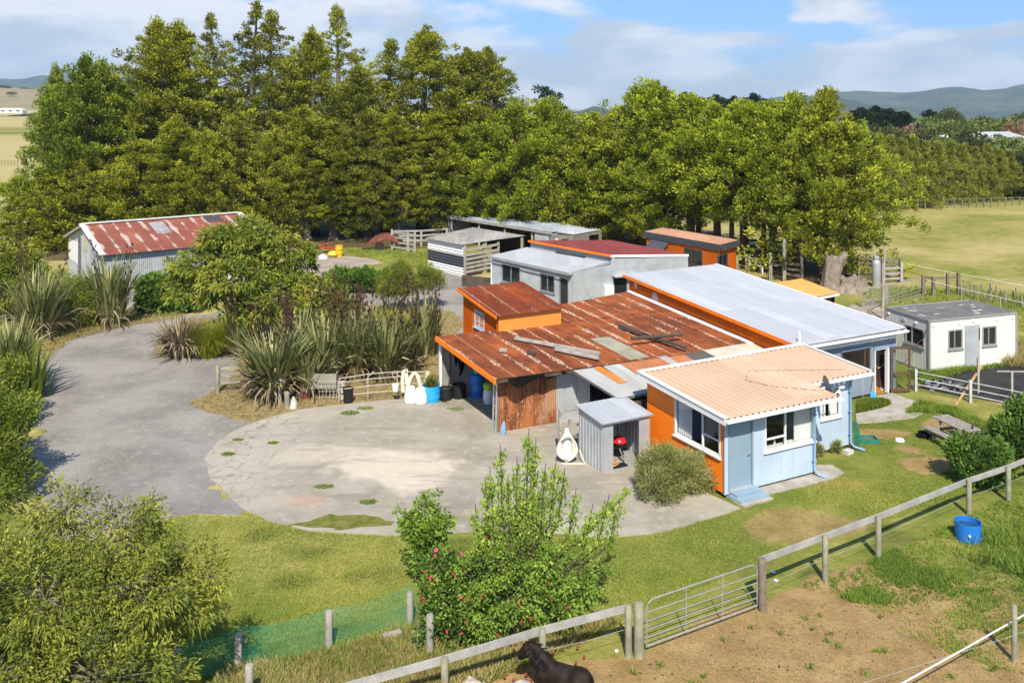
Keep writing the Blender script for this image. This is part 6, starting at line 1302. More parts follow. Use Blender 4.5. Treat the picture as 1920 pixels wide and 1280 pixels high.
    sp = hthing('spade', 'blue spade with pale handle leaning by the open glass door', 'spade', 11.75, 4.4); m = MB(); m.tube([(11.62,4.38,.30),(11.95,4.60,1.25)], .02, 6); m.build('handle', M['firewood'], sp); m = MB(); m.beam((11.52,4.31,.0), (11.63,4.39,.32), .19, .015); m.build('blade', M['blue_pot'], sp)
    m = MB(); m.lathe([(0,0),(.17,.02),(.14,.09),(.03,.12),(0,.12)], (0,0,0), 10); o = m.build('white_dish', M['white_plain'], None, True); o.location = at(1687,827); tag(o, 'white plastic lid lying on the worn lawn before the picnic table', 'lid')
    m = MB(); m.box(-.17,-.11,0,.17,.11,.13); o = m.build('pale_block', M['white_wall_dirty']); o.location = at(1590,850); o.rotation_euler = (0,0,.6); tag(o, 'pale concrete block at the foot of the blue wall', 'block')
    for x, y, s, lb in ((1478,856,.35,'tiny shrub in the border left of the pale block'),): pass
    # picnic table
    t = hthing('picnic_table', 'weathered timber picnic table with fixed benches on the worn lawn', 'picnic table', 10.22, -.35)
    T0, dr = Vector((10.44,.40,0)), Vector((-.20,-.98,0)).normalized(); sd = Vector((-dr.y,dr.x,0)); L = 1.65
    pt = lambda a, b, z: T0+dr*a+sd*b+Vector((0,0,z))
    for k in range(4): m = MB(); m.beam(pt(0,-.27+.18*k,.75), pt(L,-.27+.18*k,.75), .165, .04); m.build('table_board', M['table_wood'], t)
    for s in (-1,1):
        for k in range(2): m = MB(); m.beam(pt(.0,s*(.58+.16*k),.44), pt(L,s*(.58+.16*k),.44), .14, .04); m.build('bench_board', M['table_wood'], t)
    for a in (.28,L-.28):
        m = MB(); m.beam(pt(a,-.76,.38), pt(a,.76,.38), .05, .09); m.build('cross_beam', M['table_wood'], t)
        for s in (-1,1): m = MB(); m.beam(pt(a+.05,s*.62,0), pt(a+.05,s*.24,.72), .05, .10); m.build('leg', M['table_wood'], t)
    m = MB(); m.lathe([(0,0),(.03,0),(.03,.10),(.012,.13),(.012,.16),(0,.16)], (0,0,0), 8); o = m.build('dark_bottle', M['black_plastic'], None, True); q = pt(1.45,.1,.77); o.location = W(q.x,q.y,q.z); tag(o, 'small dark bottle standing on the picnic table top', 'bottle')
    rng = np.random.default_rng(9); q = pt(-.1,-.6,.12); c = np.array(W(q.x,q.y,.0)); o = link('dark_coat', quads('dark_coat', leafq(c+rng.normal(size=(70,3))*np.array([.10,.09,.03])+np.array([0,0,.08]), rng.normal(size=(70,3))*np.array([1,1,.3]), .22, .18, rng), rng.random(70), M['black_cloth'])); tag(o, 'dark coat dropped at the far end of the picnic table', 'coat')
    # far yard
    o = at(281,588); cn = wthing('traffic_cone', 'orange traffic cone with white bands by the barn', 'cone', o); m = MB(); m.box(o.x-.2,o.y-.2,0,o.x+.2,o.y+.2,.04); m.build('base', M['cone_orange'], cn); rr = lambda z: .15-.125*z/.95
    for z0, z1, mt, nm in ((.04,.32,'cone_orange','cone_body'),(.32,.50,'white_plain','white_band'),(.50,.64,'cone_orange','cone_body'),(.64,.80,'white_plain','white_band'),(.80,.95,'cone_orange','cone_body')): m = MB(); m.lathe([(rr(z0),z0),(rr(z1),z1)]+([(0,.95)] if z1 == .95 else []), tuple(o), 16); m.build(nm, M[mt], cn, True)
    m = MB(); m.lathe([(0,0),(.29,0),(.29,.27),(.305,.29),(.29,.31),(.29,.58),(.305,.60),(.29,.62),(.29,.88),(0,.88)], (0,0,0), 20); o = m.build('oil_drum', M['yellow_drum'], None, True); o.location = at(636,481); tag(o, 'upright yellow oil drum on the gravel before the trees', 'drum')
    m = MB(); m.lathe([(0,0),(.3,.05),(.42,.22),(.33,.42),(0,.5)], (0,0,0), 12); o = m.build('yellow_float', M['yellow_soft'], None, True); o.location = at(624,482); tag(o, 'rounded yellow float lying beside the yellow drum', 'float')
    mo = wthing('hay_mower', 'orange-red farm implement with curved arm beside the yellow drum', 'farm implement', at(610,474)); c = at(608,474); m = MB(); m.beam(c+Vector((-.9,0,.35)), c+Vector((.9,.1,.4)), .35, .2); m.beam(c+Vector((-.7,.1,.5)), c+Vector((.3,.2,.75)), .12, .12); m.build('frame', M['red_frame'], mo); m = MB(); m.tube([c+Vector((.0,.2,.4)), c+Vector((.3,.3,1.0)), c+Vector((.6,.3,1.3)), c+Vector((.8,.3,1.0)), c+Vector((1.0,.3,.6))], .05, 6); m.build('arm', M['red_rust'], mo)
    for k in range(8): m = MB(); m.tube([c+Vector((-1.0+.14*k,-.3,.42)), c+Vector((-1.0+.14*k,-.45,.05))], .02, 5); m.build('tine', M['pipe'], mo)
    m = MB(); m.lathe([(0,0),(.35,.02),(.3,.22),(.12,.34),(0,.33)], (0,0,0), 9); o = m.build('white_sack', M['bag_white'], None, True); o.location = at(606,485); tag(o, 'white sack lying on the gravel below the farm implement', 'sack')
    # rusty car body: a round-backed shell, wheel arch shade painted as a flat dark disc
    cr = wthing('car_wreck', 'rusty red body shell of an old round-backed car by the stock rails', 'car wreck', at(722,470)); c = at(722,469); m = MB(); n = 18; prof = [(-1.9,.1),(-1.6,.45),(-1.25,.85),(-.8,1.2),(-.35,1.38),(.1,1.42),(.6,1.36),(1.05,1.2),(1.35,.9),(1.5,.55),(1.45,.15)]
    def sec(x, z, w): return [c+Vector((x+.12*k*0, y*w, .12+(z-.12)*(1-.42*abs(y)**2.6))) for k, y in enumerate(np.linspace(-1,1,13))]
    vs = []; 
    for x, z in prof: vs += sec(x, z, .72-.08*abs(x/1.7)**2)
    fs = [(i*13+j,(i+1)*13+j,(i+1)*13+j+1,i*13+j+1) for i in range(len(prof)-1) for j in range(12)]; m.add(vs, fs); m.build('body', M['red_rust'], cr, True)
    for x in (-.35,): m = MB(); m.tube([c+Vector((x+.43*math.cos(t),-.70,.33+.43*math.sin(t))) for t in np.linspace(-.3,3.44,14)], .05, 6); m.build('wheel_arch', M['red_rust'], cr); m = MB(); m.lathe([(0,0),(.4,0)], (0,0,0), 16); m.v = [(c.x+x+a, c.y-.69, .33+b) for a, b, z in m.v]; m.build('arch_shade_disc', M['dark_inside'], cr)
    # gas bottle, stumps, pot
    m = MB(); m.lathe([(0,.0),(.19,.0),(.19,.06),(.17,.08),(.19,.12),(.19,1.2),(.16,1.32),(.08,1.4),(.08,1.42),(.13,1.43),(.13,1.58),(.11,1.58),(.11,1.44),(0,1.44)], (0,0,0), 18); o = m.build('gas_bottle', M['galv'], None, True); o.location = at(1643,538); o.scale = (1.45,1.45,1.3); tag(o, 'tall silver gas bottle standing by the stockyard rails', 'gas bottle')
    def stump(px, py, r, h, lb, mt='stump', flare=1.5, jag=.3, seed=1, lean=(0,0), fork=False, rot=0):
        m = MB(); n = 44; vs = []; zs = [0,.06,.14,.25,.4,.55,.7,.82,.92,1.0]; k9 = len(zs)-1
        for zi in zs:
            for j in range(n):
                t = 6.2832*j/n; rg_ = float(fbm(np.array(3.2*math.cos(t)+seed), np.array(3.2*math.sin(t)+zi*1.6), 4, seed+2))-.5; rd = float(vnoise(np.array(t*3.4+seed), np.array(zi*.8), seed))-.5
                k = 1+(flare-1)*(1-zi)**4*(1+.5*math.sin(5*t+seed))+.55*rg_+.22*rd+(.42*math.cos(t)**2*max(0,zi-.45) if fork else 0)
                jg = jag*(math.sin(2*t+seed)+.8*math.sin(5*t)+2.2*rg_+(1.3*math.cos(t)**2 if fork else 0)); vs.append((r*k*math.cos(t)+lean[0]*zi**1.6, r*k*math.sin(t)+lean[1]*zi, h*zi*(1+(jg if zi == 1 else jg*.35 if zi > .9 else 0))-.05))
        b = len(vs); vs.append((lean[0]*.9, lean[1], h*(.78 if fork else .93)))
        m.add(vs, [(i*n+j,i*n+(j+1)%n,(i+1)*n+(j+1)%n,(i+1)*n+j) for i in range(k9) for j in range(n)]+[(k9*n+j,k9*n+(j+1)%n,b) for j in range(n)]); o = m.build('tree_stump', M[mt], None, True); o.location = at(px,py); o.rotation_euler = (0,0,rot); return tag(o, lb, 'stump')
    stump(1556,548,.52,2.3,'tall broken tree stump with a jagged forked top','stump',1.3,.05,1,(.38,0),True); stump(1586,547,.55,.95,'squat stump with spreading roots left of its twin','stump',1.7,.1,2); stump(1608,547,.5,.9,'squat stump with spreading roots on the right beside the gas bottle','stump',1.7,.1,4); stump(1612,600,.6,.75,'pale sawn stump below the steel yard panel','lichen_wood',1.3,.05,3)
    pt_ = wthing('flower_pot', 'terracotta pot with a small plant between the tall stump and squat stumps', 'pot', at(1577,540)); c = at(1577,540); m = MB(); m.lathe([(0,0),(.2,0),(.3,.25),(.27,.42),(.24,.42),(0,.3)], tuple(c), 14); m.build('pot', M['terracotta'], pt_, True); rng = np.random.default_rng(5); n = 60; link('plant', quads('plant', leafq(rng.normal(size=(n,3))*.06+np.array([0,0,.42]), rng.normal(size=(n,3))*.8+np.array([0,0,.8]), .5, .09, rng, 0, .2), rng.random(n), M['shrub_leaf']), pt_)
    bn = wthing('white_bench', 'white slatted garden bench behind the pale roof', 'bench', at(1420,507)); b0, b1 = at(1400,506), at(1428,512)
    for z, o_ in ((.45,-.2),(.47,0),(.70,.2),(.88,.24)): m = MB(); m.beam(b0+Vector((0,o_,z)), b1+Vector((0,o_,z)), .12, .04); m.build('slat', M['white_plain'], bn)
    for p in (b0,b1):
        for o_ in (-.22,.22): m = MB(); m.box(p.x-.04,p.y+o_-.04,0,p.x+.04,p.y+o_+.04,.45 if o_ < 0 else .95); m.build('leg', M['white_plain'], bn)
    m = MB(); m.tube([(0,0,0),(.15,0,.75),(.28,0,1.45)], .025, 6); o = m.build('garden_tap', M['timber_dark']); o.location = at(1754,695); tag(o, 'thin dark standpipe in front of the white cabin', 'standpipe')
things()
# ------------------------------------------------------------------ living things
def skin(name, joints, bones, mat, parent, root=0, sub=2):
    """one continuous body grown over a skeleton; joints = [(x,y,z,r) or (x,y,z,rx,ry)]"""
    me = bpy.data.meshes.new(name); me.from_pydata([j[:3] for j in joints], bones, []); o = bpy.data.objects.new(name, me); COL.objects.link(o); o.parent = parent
    md = o.modifiers.new('skin', 'SKIN'); md.use_smooth_shade = True
    for v, j in zip(me.skin_vertices[0].data, joints): v.radius = (j[3], j[4] if len(j) > 4 else j[3])
    me.skin_vertices[0].data[root].use_root = True
    s = o.modifiers.new('sub', 'SUBSURF'); s.levels = sub; s.render_levels = sub; me.materials.append(M[mat])
    return o
def sdf_body(name, caps, mat, parent, h=.018, k=.045):
    """one smooth skin round tapered limbs (p0, p1, r0, r1, width factor), meshed on a grid"""
    P = np.array([c[0] for c in caps]+[c[1] for c in caps]); m = .36; lo, hi = P.min(0)-m, P.max(0)+m
    ax = [np.arange(lo[i], hi[i], h) for i in range(3)]; G = np.stack(np.meshgrid(*ax, indexing='ij'), -1); S = np.zeros(G.shape[:3])
    for p0, p1, r0, r1, w in caps:
        q = np.array([1, 1/w, 1]); a, b = np.array(p0)*q, np.array(p1)*q; d = b-a; g = G*q-a; t = np.clip((g@d)/max(d@d, 1e-9), 0, 1)
        S += np.exp(-np.clip((np.linalg.norm(g-t[...,None]*d, axis=-1)-(r0+(r1-r0)*t))/k, -40, 40))
    F_ = -k*np.log(np.maximum(S, 1e-30)); ins = F_ < 0; n = np.array(F_.shape)-1; acc = np.zeros((*n,3)); cnt = np.zeros(n)
    base = np.stack(np.meshgrid(*[np.arange(x) for x in n], indexing='ij'), -1).astype(float)
    sl_ = lambda A, o: A[o[0]:o[0]+n[0], o[1]:o[1]+n[1], o[2]:o[2]+n[2]]
    for axis in range(3):
        o2 = [i for i in range(3) if i != axis]
        for u in (0,1):
            for v in (0,1):
                o0 = [0,0,0]; o0[o2[0]] = u; o0[o2[1]] = v; o1 = list(o0); o1[axis] = 1; f0, f1 = sl_(F_, o0), sl_(F_, o1); x = (f0 < 0) != (f1 < 0); t = np.where(x, f0/np.where(x, f0-f1, 1), 0)
                pt = base+np.array(o0); pt[...,axis] += t; acc += np.where(x[...,None], pt, 0); cnt += x
    act = cnt > 0; idx = -np.ones(n, int); idx[act] = np.arange(act.sum()); V = acc[act]/cnt[act][:,None]*h+lo; Q = []
    for axis in range(3):
        a_, b_ = (axis+1) % 3, (axis+2) % 3; d0 = [0,0,0]; d0[axis] = 1
        s0 = ins[tuple(slice(0, n[i]) for i in range(3))]; s1 = ins[tuple(slice(d0[i], n[i]+d0[i]) for i in range(3))]
        I = np.argwhere(s0 != s1); I = I[(I[:,a_] > 0) & (I[:,b_] > 0)]; ea = np.zeros(3, int); ea[a_] = 1; eb = np.zeros(3, int); eb[b_] = 1
        g = lambda J: idx[J[:,0], J[:,1], J[:,2]]; q = np.stack([g(I-ea-eb), g(I-eb), g(I), g(I-ea)], 1); fl = s0[I[:,0], I[:,1], I[:,2]]; q[~fl] = q[~fl][:,::-1]; Q.append(q)
    Q = np.concatenate(Q); me = bpy.data.meshes.new(name); me.from_pydata(V.tolist(), [], Q[(Q >= 0).all(1)].tolist()); me.polygons.foreach_set('use_smooth', [True]*len(me.polygons)); me.materials.append(M[mat]); me.update()
    return link(name, me, parent)
def pony(lb, p, rot, s, body, mane, head=1.0, grazing=False):
    t = thing('pony', lb, 'pony', p, rot); t.scale = (s,s,s)
    # x forward, standing 1 m at the withers
    C = [((-.42,0,.73),(0,0,.68),.215,.225,.92),((0,0,.68),(.36,0,.71),.225,.215,.90),((.36,0,.71),(.50,0,.78),.205,.15,.9),((-.42,0,.73),(-.56,0,.74),.215,.15,.95),((-.40,0,.82),(.30,0,.84),.10,.10,1.0),
         ((.44,0,.82),(.63,0,1.00),.20,.165,.72),((.63,0,1.00),(.76,0,1.12),.165,.125,.75),((.75,0,1.13),(.86,0,1.10),.125,.12,.85),((.86,0,1.10),(1.0,0,.95),.112,.08,.85),((1.0,0,.95),(1.07,0,.87),.075,.062,.95)]
    for g_ in (-1,1):
        C += [((.43,g_*.12,.66),(.44,g_*.13,.40),.115,.062,1),((.44,g_*.13,.40),(.44,g_*.13,.13),.052,.040,1),((.44,g_*.13,.12),(.47,g_*.13,.03),.044,.056,1),
              ((-.46,g_*.12,.72),(-.40,g_*.14,.48),.17,.10,1),((-.40,g_*.14,.48),(-.56,g_*.13,.34),.085,.052,1),((-.56,g_*.13,.34),(-.53,g_*.13,.12),.050,.042,1),((-.53,g_*.13,.12),(-.49,g_*.13,.03),.044,.056,1),
              ((.76,g_*.07,1.21),(.77,g_*.095,1.30),.034,.013,.7)]
    sdf_body('body', C, body, t)
    rng = np.random.default_rng(4); n = 1000; f = rng.random(n); base = np.stack([.30+.46*f, rng.normal(size=n)*.025, .93+.31*f+.02*rng.random(n)], 1); sgn = np.where(rng.random(n) < .35, 1, -1)
    link('mane', quads('mane', leafq(base, np.stack([-.15+rng.normal(size=n)*.2, sgn*(.55+.3*rng.random(n)), -.75+.3*rng.normal(size=n)], 1), .30, .035, rng), rng.random(n), M[mane]), t)
    n = 90; base = np.array([.80,0,1.23])+rng.normal(size=(n,3))*.025; link('forelock', quads('forelock', leafq(base, np.stack([.75+rng.normal(size=n)*.15, rng.normal(size=n)*.28, -.65+rng.normal(size=n)*.15], 1), .19, .03, rng), rng.random(n), M[mane]), t)
    n = 160; base = np.array([-.69,0,.84])+rng.normal(size=(n,3))*np.array([.02,.03,.04]); link('tail', quads('tail', leafq(base, np.stack([-.15+rng.normal(size=n)*.06, rng.normal(size=n)*.07, -.98*np.ones(n)], 1), .66, .05, rng), rng.random(n), M[mane]), t)
    for sgn in (-1,1):
        m = MB(); m.lathe([(0,-.026),(.019,-.018),(.026,0),(.019,.018),(0,.026)], (.925,sgn*.112,1.09), 8); m.build('eye', M['eye'], t, True)
    m = MB(); m.lathe([(0,-.05),(.045,-.04),(.066,0),(.045,.04),(0,.05)], (1.10,0,.845), 12); m.build('muzzle', M['muzzle'], t, True)
    return t
pony('small black-brown pony standing sideways at the rail fence, head to the left', Vector((1.02,18.3,0)), R(155), .88, 'pony_black', 'mane_black')
pony('pale dun pony, only its back showing at the picture foot left of the dark pony', Vector((-.15,17.6,0)), R(200), .88, 'pony_dun', 'pony_dun')
def person():
    q = W(12.99,5.02,.03); t = thing('person', 'person in black clothes and white shoes standing just inside the open glass door', 'person', q, TH+R(165))
    # x is the way the person faces; 1.66 m tall
    J = [(0,0,.92,.13,.16),(.0,0,1.10,.11,.145),(0,0,1.28,.115,.165),(.0,0,1.39,.085,.14),(.02,0,1.46,.045),(.035,0,1.53,.06),(.04,0,1.60,.062,.058)]
    B = [(0,1),(1,2),(2,3),(3,4),(4,5),(5,6)]
    def add(j, to): J.append(j); B.append((to, len(J)-1)); return len(J)-1
    for s in (-1,1):
        a = add((0,s*.09,.84,.09,.095), 0); k = add((.03,s*.10,.48,.06), a); f = add((-.01+.06*s,s*.10,.09,.042), k)
        sh = add((0,s*.17,1.36,.058), 3); e = add((.06+.06*s,s*.215,1.10,.042), sh); add((.24,s*.15,1.0,.034), e)
    skin('clothes', J[:5]+J[7:], [(a if a < 5 else a-2, b if b < 5 else b-2) for a, b in B if b not in (5,6)], 'black_cloth', t)
    H_ = [(.02,0,1.45,.042),(.03,0,1.52,.062,.062),(.035,0,1.585,.078,.07),(.03,0,1.63,.06,.06),(.095,0,1.50,.035,.03),(.115,0,1.545,.018,.014)]
    skin('head', H_, [(0,1),(1,2),(2,3),(1,4),(2,5)], 'skin', t)
    for s in (-1,1):
        m = MB(); m.lathe([(0,-.01),(.009,0),(0,.01)], (.105,s*.03,1.575), 6); m.build('eye', M['eye'], t, True)
        m = MB(); m.tube([(.03,s*.074,1.53),(.025,s*.084,1.56),(.03,s*.076,1.585)], .012, 6); m.build('ear', M['skin'], t, True)
    m = MB(); m.tube([(.118,-.022,1.505),(.124,0,1.502),(.118,.022,1.505)], .006, 5); m.build('mouth', M['terracotta'], t, True)
    rng = np.random.default_rng(7); n = 700; d = unit(rng.normal(size=(n,3))); d = d[(d[:,2] > -.35) & (d[:,0] < .45)]; c = d*np.array([.085,.08,.085])+np.array([.015,0,1.60]); link('hair', quads('hair', leafq(c, d*.25+np.array([-.35,0,-.8]), .16, .03, rng), rng.random(len(c)), M['black_hair']), t)
    for s in (-1,1):
        hj = [(.24,s*.15,1.0,.03,.02),(.30,s*.145,.985,.036,.018)]; hb = [(0,1)]
        for k, (dy, L) in enumerate(((-.027,.062),(-.009,.072),(.009,.068),(.027,.054))):
            i = len(hj); hj += [(.325,s*.145+dy,.985,.010),(.325+L*.6,s*.145+dy*1.15,.975,.0085),(.325+L,s*.145+dy*1.2,.955,.0075)]; hb += [(1,i),(i,i+1),(i+1,i+2)]
        i = len(hj); hj += [(.275,s*.145-s*.04,.975,.012),(.305,s*.145-s*.062,.962,.010)]; hb += [(0,i),(i,i+1)]
        skin('hand', hj, hb, 'skin', t, 0, 1)
        skin('shoe', [(-.04+.06*s,s*.10,.05,.042,.05),(.07+.06*s,s*.105,.04,.045,.036),(.16+.06*s,s*.11,.03,.04,.026)], [(0,1),(1,2)], 'shoe', t, 0, 2)
person()
# ------------------------------------------------------------------ trees and plants where they stand
conifer_proto('olive_a', 11, 20, 3.6, 1.0, 'dense', 'olive', 'bark'); conifer_proto('olive_b', 12, 20, 3.6, 3.2, 'dense', 'olive', 'bark_grey'); conifer_proto('olive_c', 17, 18, 3.8, 2.2, 'dense', 'brown', 'bark')
conifer_proto('sparse_a', 13, 21, 3.2, 3.5, 'sparse', 'brown', 'bark_grey', n=60); conifer_proto('sparse_b', 14, 21, 3.0, 4.0, 'sparse', 'olive', 'bark_grey', n=60)
conifer_proto('green_a', 15, 15, 3.6, .5, 'dense', 'green', 'bark'); conifer_proto('lime_a', 16, 12, 3.6, 2.0, 'dense', 'lime', 'bark_red'); conifer_proto('lime_b', 26, 12, 3.8, 2.6, 'dense', 'lime', 'bark_red'); conifer_proto('cone_a', 27, 12, 3.8, 1.6, 'cone', 'olive', 'bark_red'); conifer_proto('skirt_a', 28, 9, 3.4, .4, 'round', 'olive', 'bark'); conifer_proto('skirt_b', 29, 9, 3.4, .3, 'round', 'lime', 'bark')
conifer_proto('high_a', 36, 12, 3.7, 4.2, 'dense', 'lime', 'bark_red'); conifer_proto('high_b', 37, 12, 3.7, 4.0, 'dense', 'lime', 'bark_red')
conifer_proto('hedge_a', 18, 8, 2.8, .9, 'cone', 'hedge', 'bark_grey', n=80); conifer_proto('hedge_b', 19, 8, 2.8, 1.1, 'cone', 'hedge', 'bark_grey', n=80)
conifer_proto('pine_a', 20, 14, 4.5, 1.5, 'round', 'pine', 'bark', n=14, l=.6, w=.28); conifer_proto('pine_b', 21, 14, 4.0, 1.0, 'dense', 'pine', 'bark', n=14, l=.6, w=.28)
BELT = 'tall conifers of the shelter belt behind the buildings'
trees = [
 ('green_a',100,128,80,2.6,'slender green conifer with a tufted top at the far left end of the belt'),
 ('green_a',165,108,78,4.4,'broad dark green conifer above the grey barn'),
 ('green_a',195,118,80,4.0,'dark green conifer just right of the broad one above the barn'),
 ('green_a',225,165,80,3.6,'lower green conifer leaning into the tall olive trees'),
 ('olive_a',285,40,82,3.5,'first of the very tall olive conifers from the left, its top pointed'),
 ('olive_a',345,46,82,3.7,'very tall olive conifer with a bare pale trunk showing near the top'),
 ('sparse_a',415,30,86,2.6,'thin brownish conifer with open see-through top'),
 ('sparse_a',468,10,86,3.0,'tallest thin brownish conifer, its white trunk showing through'),
 ('sparse_b',507,22,86,2.8,'tall open conifer touching the tallest thin one on its right'),
 ('olive_c',540,112,84,2.8,'lower brownish conifer in the gap right of the tallest tops'),
 ('olive_b',590,56,84,3.1,'tall olive conifer left of the thin spire in the middle of the belt'),
 ('sparse_b',637,14,88,2.5,'thin spire of a conifer in the middle of the belt'),
 ('olive_c',668,125,82,3.2,'bushy olive conifer below and right of the thin spire'),
 ('sparse_b',727,76,86,3.2,'open conifer with two blunt tops left of the pointed one'),
 ('olive_b',792,54,84,4.0,'broad pointed olive conifer over the yellow drum'),
 ('olive_c',872,96,83,3.5,'brownish bushy conifer right of the broad pointed one'),
 ('olive_c',920,94,85,3.6,'last tall brownish conifer before the sky gap'),
 ('lime_a',962,196,79,3.6,'low bright green tree where the tall belt ends'),
 ('lime_b',1012,190,82,3.4,'bright green conifer left of the distant leaning pine'),
 ('lime_a',1062,215,80,3.4,'low bright green tree under the distant leaning pine'),
 ('skirt_a',1120,222,78,3.8,'yellowish bushy conifer above the open pole shed'),
 ('lime_b',1190,172,78,4.0,'bright green conifer with several tufted tops above the maroon roof'),
 ('lime_b',1240,158,76,3.9,'taller bright green conifer next to the many-topped one'),
 ('high_a',1295,185,74,4.0,'rounded bright green tree above the orange cabin'),
 ('high_b',1345,205,72,3.6,'lower green tree between the orange cabin and the tall stump'),
 ('high_a',1395,196,69,3.9,'rounded green tree standing on a bare trunk right of the cabin'),
 ('high_b',1450,200,68,3.6,'green tree over the far stockyard rails'),
 ('high_b',1492,186,66,3.4,'green conifer touching the pointed end tree on its left'),
 ('cone_a',1546,172,62.5,3.9,'large pointed conifer at the right end of the belt above the tall stump'),
 ('lime_b',1592,236,63.5,2.9,'lower green conifer against the right flank of the pointed end tree')]
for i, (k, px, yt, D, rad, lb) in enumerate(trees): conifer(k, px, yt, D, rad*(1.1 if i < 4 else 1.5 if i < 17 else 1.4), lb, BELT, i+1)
FRONT = 'shorter conifers along the front of the shelter belt'
front = [('skirt_b',36,335,77,2.8,'low green bushy tree at the left edge below the pasture'),('skirt_a',95,330,75,3.0,'low bushy tree between the left edge and the barn gable'),('skirt_a',170,300,76,3.4,'bushy skirt of foliage behind the barn gable'),('skirt_a',262,270,76,3.6,'bushy tree rising behind the barn ridge on the left'),('olive_a',330,220,77,3.4,'mid-height olive conifer behind the middle of the barn ridge'),('skirt_a',395,255,76,3.4,'bushy olive tree behind the right end of the barn ridge'),('olive_c',450,215,79,3.2,'brown-green conifer behind the spreading yellow-leaved tree'),('skirt_a',520,250,79,3.0,'bushy conifer left of the first bare trunks'),
 ('olive_b',575,200,80,3.0,'conifer on a bare trunk left of the yellow drum'),('olive_b',625,225,80,3.0,'conifer on a bare trunk directly above the yellow drum'),('olive_c',690,205,80,3.2,'conifer on a bare trunk above the rusty car'),('olive_b',745,215,80,3.2,'conifer on a bare trunk above the stock rails'),('olive_b',815,205,80,3.4,'conifer on a bare trunk left of the open pole shed roof'),('lime_b',885,235,80,3.3,'greener conifer directly above the open pole shed'),('lime_a',945,285,80,3.0,'low green tree close behind the open pole shed'),('skirt_a',1040,285,80,3.2,'yellowish low tree behind the rough board shed'),('lime_a',1100,290,79,3.4,'low green tree right of the rough board shed'),('lime_a',1165,280,77,3.4,'low green tree behind the maroon roof'),('lime_b',1240,265,74,3.4,'green tree just behind the orange cabin roof'),
 ('high_b',1310,255,75,3.0,'green tree on red trunks behind the orange cabin'),('high_a',1372,255,70,2.8,'lower green tree shading the right end of the cabin'),('high_b',1432,255,66,2.6,'lower green tree over the loading race'),('high_a',1500,250,63,2.6,'lower green growth in front of the pointed end tree')]
for i, (k, px, yt, D, rad, lb) in enumerate(front): conifer(k, px, yt, D, rad*1.25, lb, FRONT, i+50)
# the clipped row across the pasture
hx = np.linspace(1648, 1895, 12)
for i, x in enumerate(hx): conifer('hedge_a' if i % 2 else 'hedge_b', float(x), 254+i*2.4+(5 if i % 3 else 0), 101+1.2*i, 2.7, ['first conifer of the even row, half behind the belt end tree','last and smallest conifer at the right end of the even row'][i > 5] if i in (0,11) else 'pointed olive conifer in the even row across the right pasture', 'even conifer row across the pasture', i+80)
PINES = 'dark pines beyond the shelter belt'
for i, (x, y, D, r) in enumerate([(1255,182,230,5),(1285,178,225,5.5),(1312,186,235,5),(1345,182,230,5.5),(1378,184,225,5),(1412,180,215,5.5),(1438,190,220,4.5),(1612,206,190,5),(1640,202,195,5),(1668,208,190,5),(1692,212,188,4.6),(1745,208,260,4.5),(1768,210,260,4),(1790,212,260,4)]):
    lb = 'distant dark pine in the clump above the bright green trees' if i < 7 else ('dark pine in the clump beyond the even conifer row' if i < 11 else 'small dark pine on the skyline below the right mountains'); conifer('pine_a' if i % 2 else 'pine_b', x, y, D, r, lb, PINES, i+120, 'pine_tree', 'pine')
# lone leaning pine on the skyline
def lone_pine():
    D = 190; x = (1028-960)/F*D; t = thing('leaning_pine', 'lone flat-topped pine leaning left on the skyline', 'pine', (x, D, ZG(x,D)))
    z0 = -ZG(x,D); k = D/F; top = H+(Y0-165)*k; rng = np.random.default_rng(5)
    P = lambda px, py: np.array([(px-1028)*k, 0, H+(Y0-py)*k+z0])
    lobes = [(P(1014,167),(1.6,1.2,.5)),(P(1024,172),(1.4,1.2,.5)),(P(1036,176),(1.4,1.2,.45)),(P(1044,182),(1.2,1,.4)),(P(1018,183),(1.0,1,.45)),(P(1012,205),(1.6,1.4,1.0)),(P(1035,200),(2.4,1.6,1.6)),(P(1048,210),(2,1.6,1.0)),(P(1025,212),(2.4,1.8,1.4))]
    C, O = lobes_points(lobes, 190, rng, .2); V, tint = clumps(C, .5, O, 16, .55, .24, rng, .4); link('crown', quads('crown', V, tint, M['pine_dark']), t); mb = MB(); mb.tube([(0,0,-.3), P(1030,215), P(1026,195), P(1020,176), P(1012,168)], [.4,.3,.22,.14,.06], 7)
    for q in ((1036,176),(1044,182),(1035,200)): mb.tube([P(1026,195), P(*q)], [.1,.05], 5)
    mb.build('trunk', M['bark'], t)
lone_pine()
# woods and gardens on the right, far off: each tree stands alone
def far_tree_proto(key, seed, mat):
    rng = np.random.default_rng(seed); lobes = [((0,0,4.4),(3.4,3.4,2.6)),((1.9,.6,3.5),(2.2,2.2,1.8)),((-1.8,.4,3.6),(2.3,2.2,1.9)),((.3,-1.8,3.2),(2.4,2.0,1.8)),((.2,1.9,3.6),(2.3,2.0,1.8))]
    C, O = lobes_points(lobes, 330, rng, .55); V, tint = clumps(C, .55*(.7+.6*rng.random(len(C))), O, 16, .50, .30, rng, .35); mb = MB(); mb.tube([(0,0,-.4),(0,0,1.5),(.1,0,3.5)], [.35,.28,.12], 7); tm = bpy.data.meshes.new('trunk'); tm.from_pydata([tuple(p) for p in mb.v], [], mb.f); tm.materials.append(M['bark_grey']); FAR[key] = (quads('crown', V, tint, M[mat]), tm)
FAR = {}
for k, s, m in (('g',31,'far_leaf'),('d',32,'far_dark'),('b',33,'far_brown')): far_tree_proto(k, s, m)
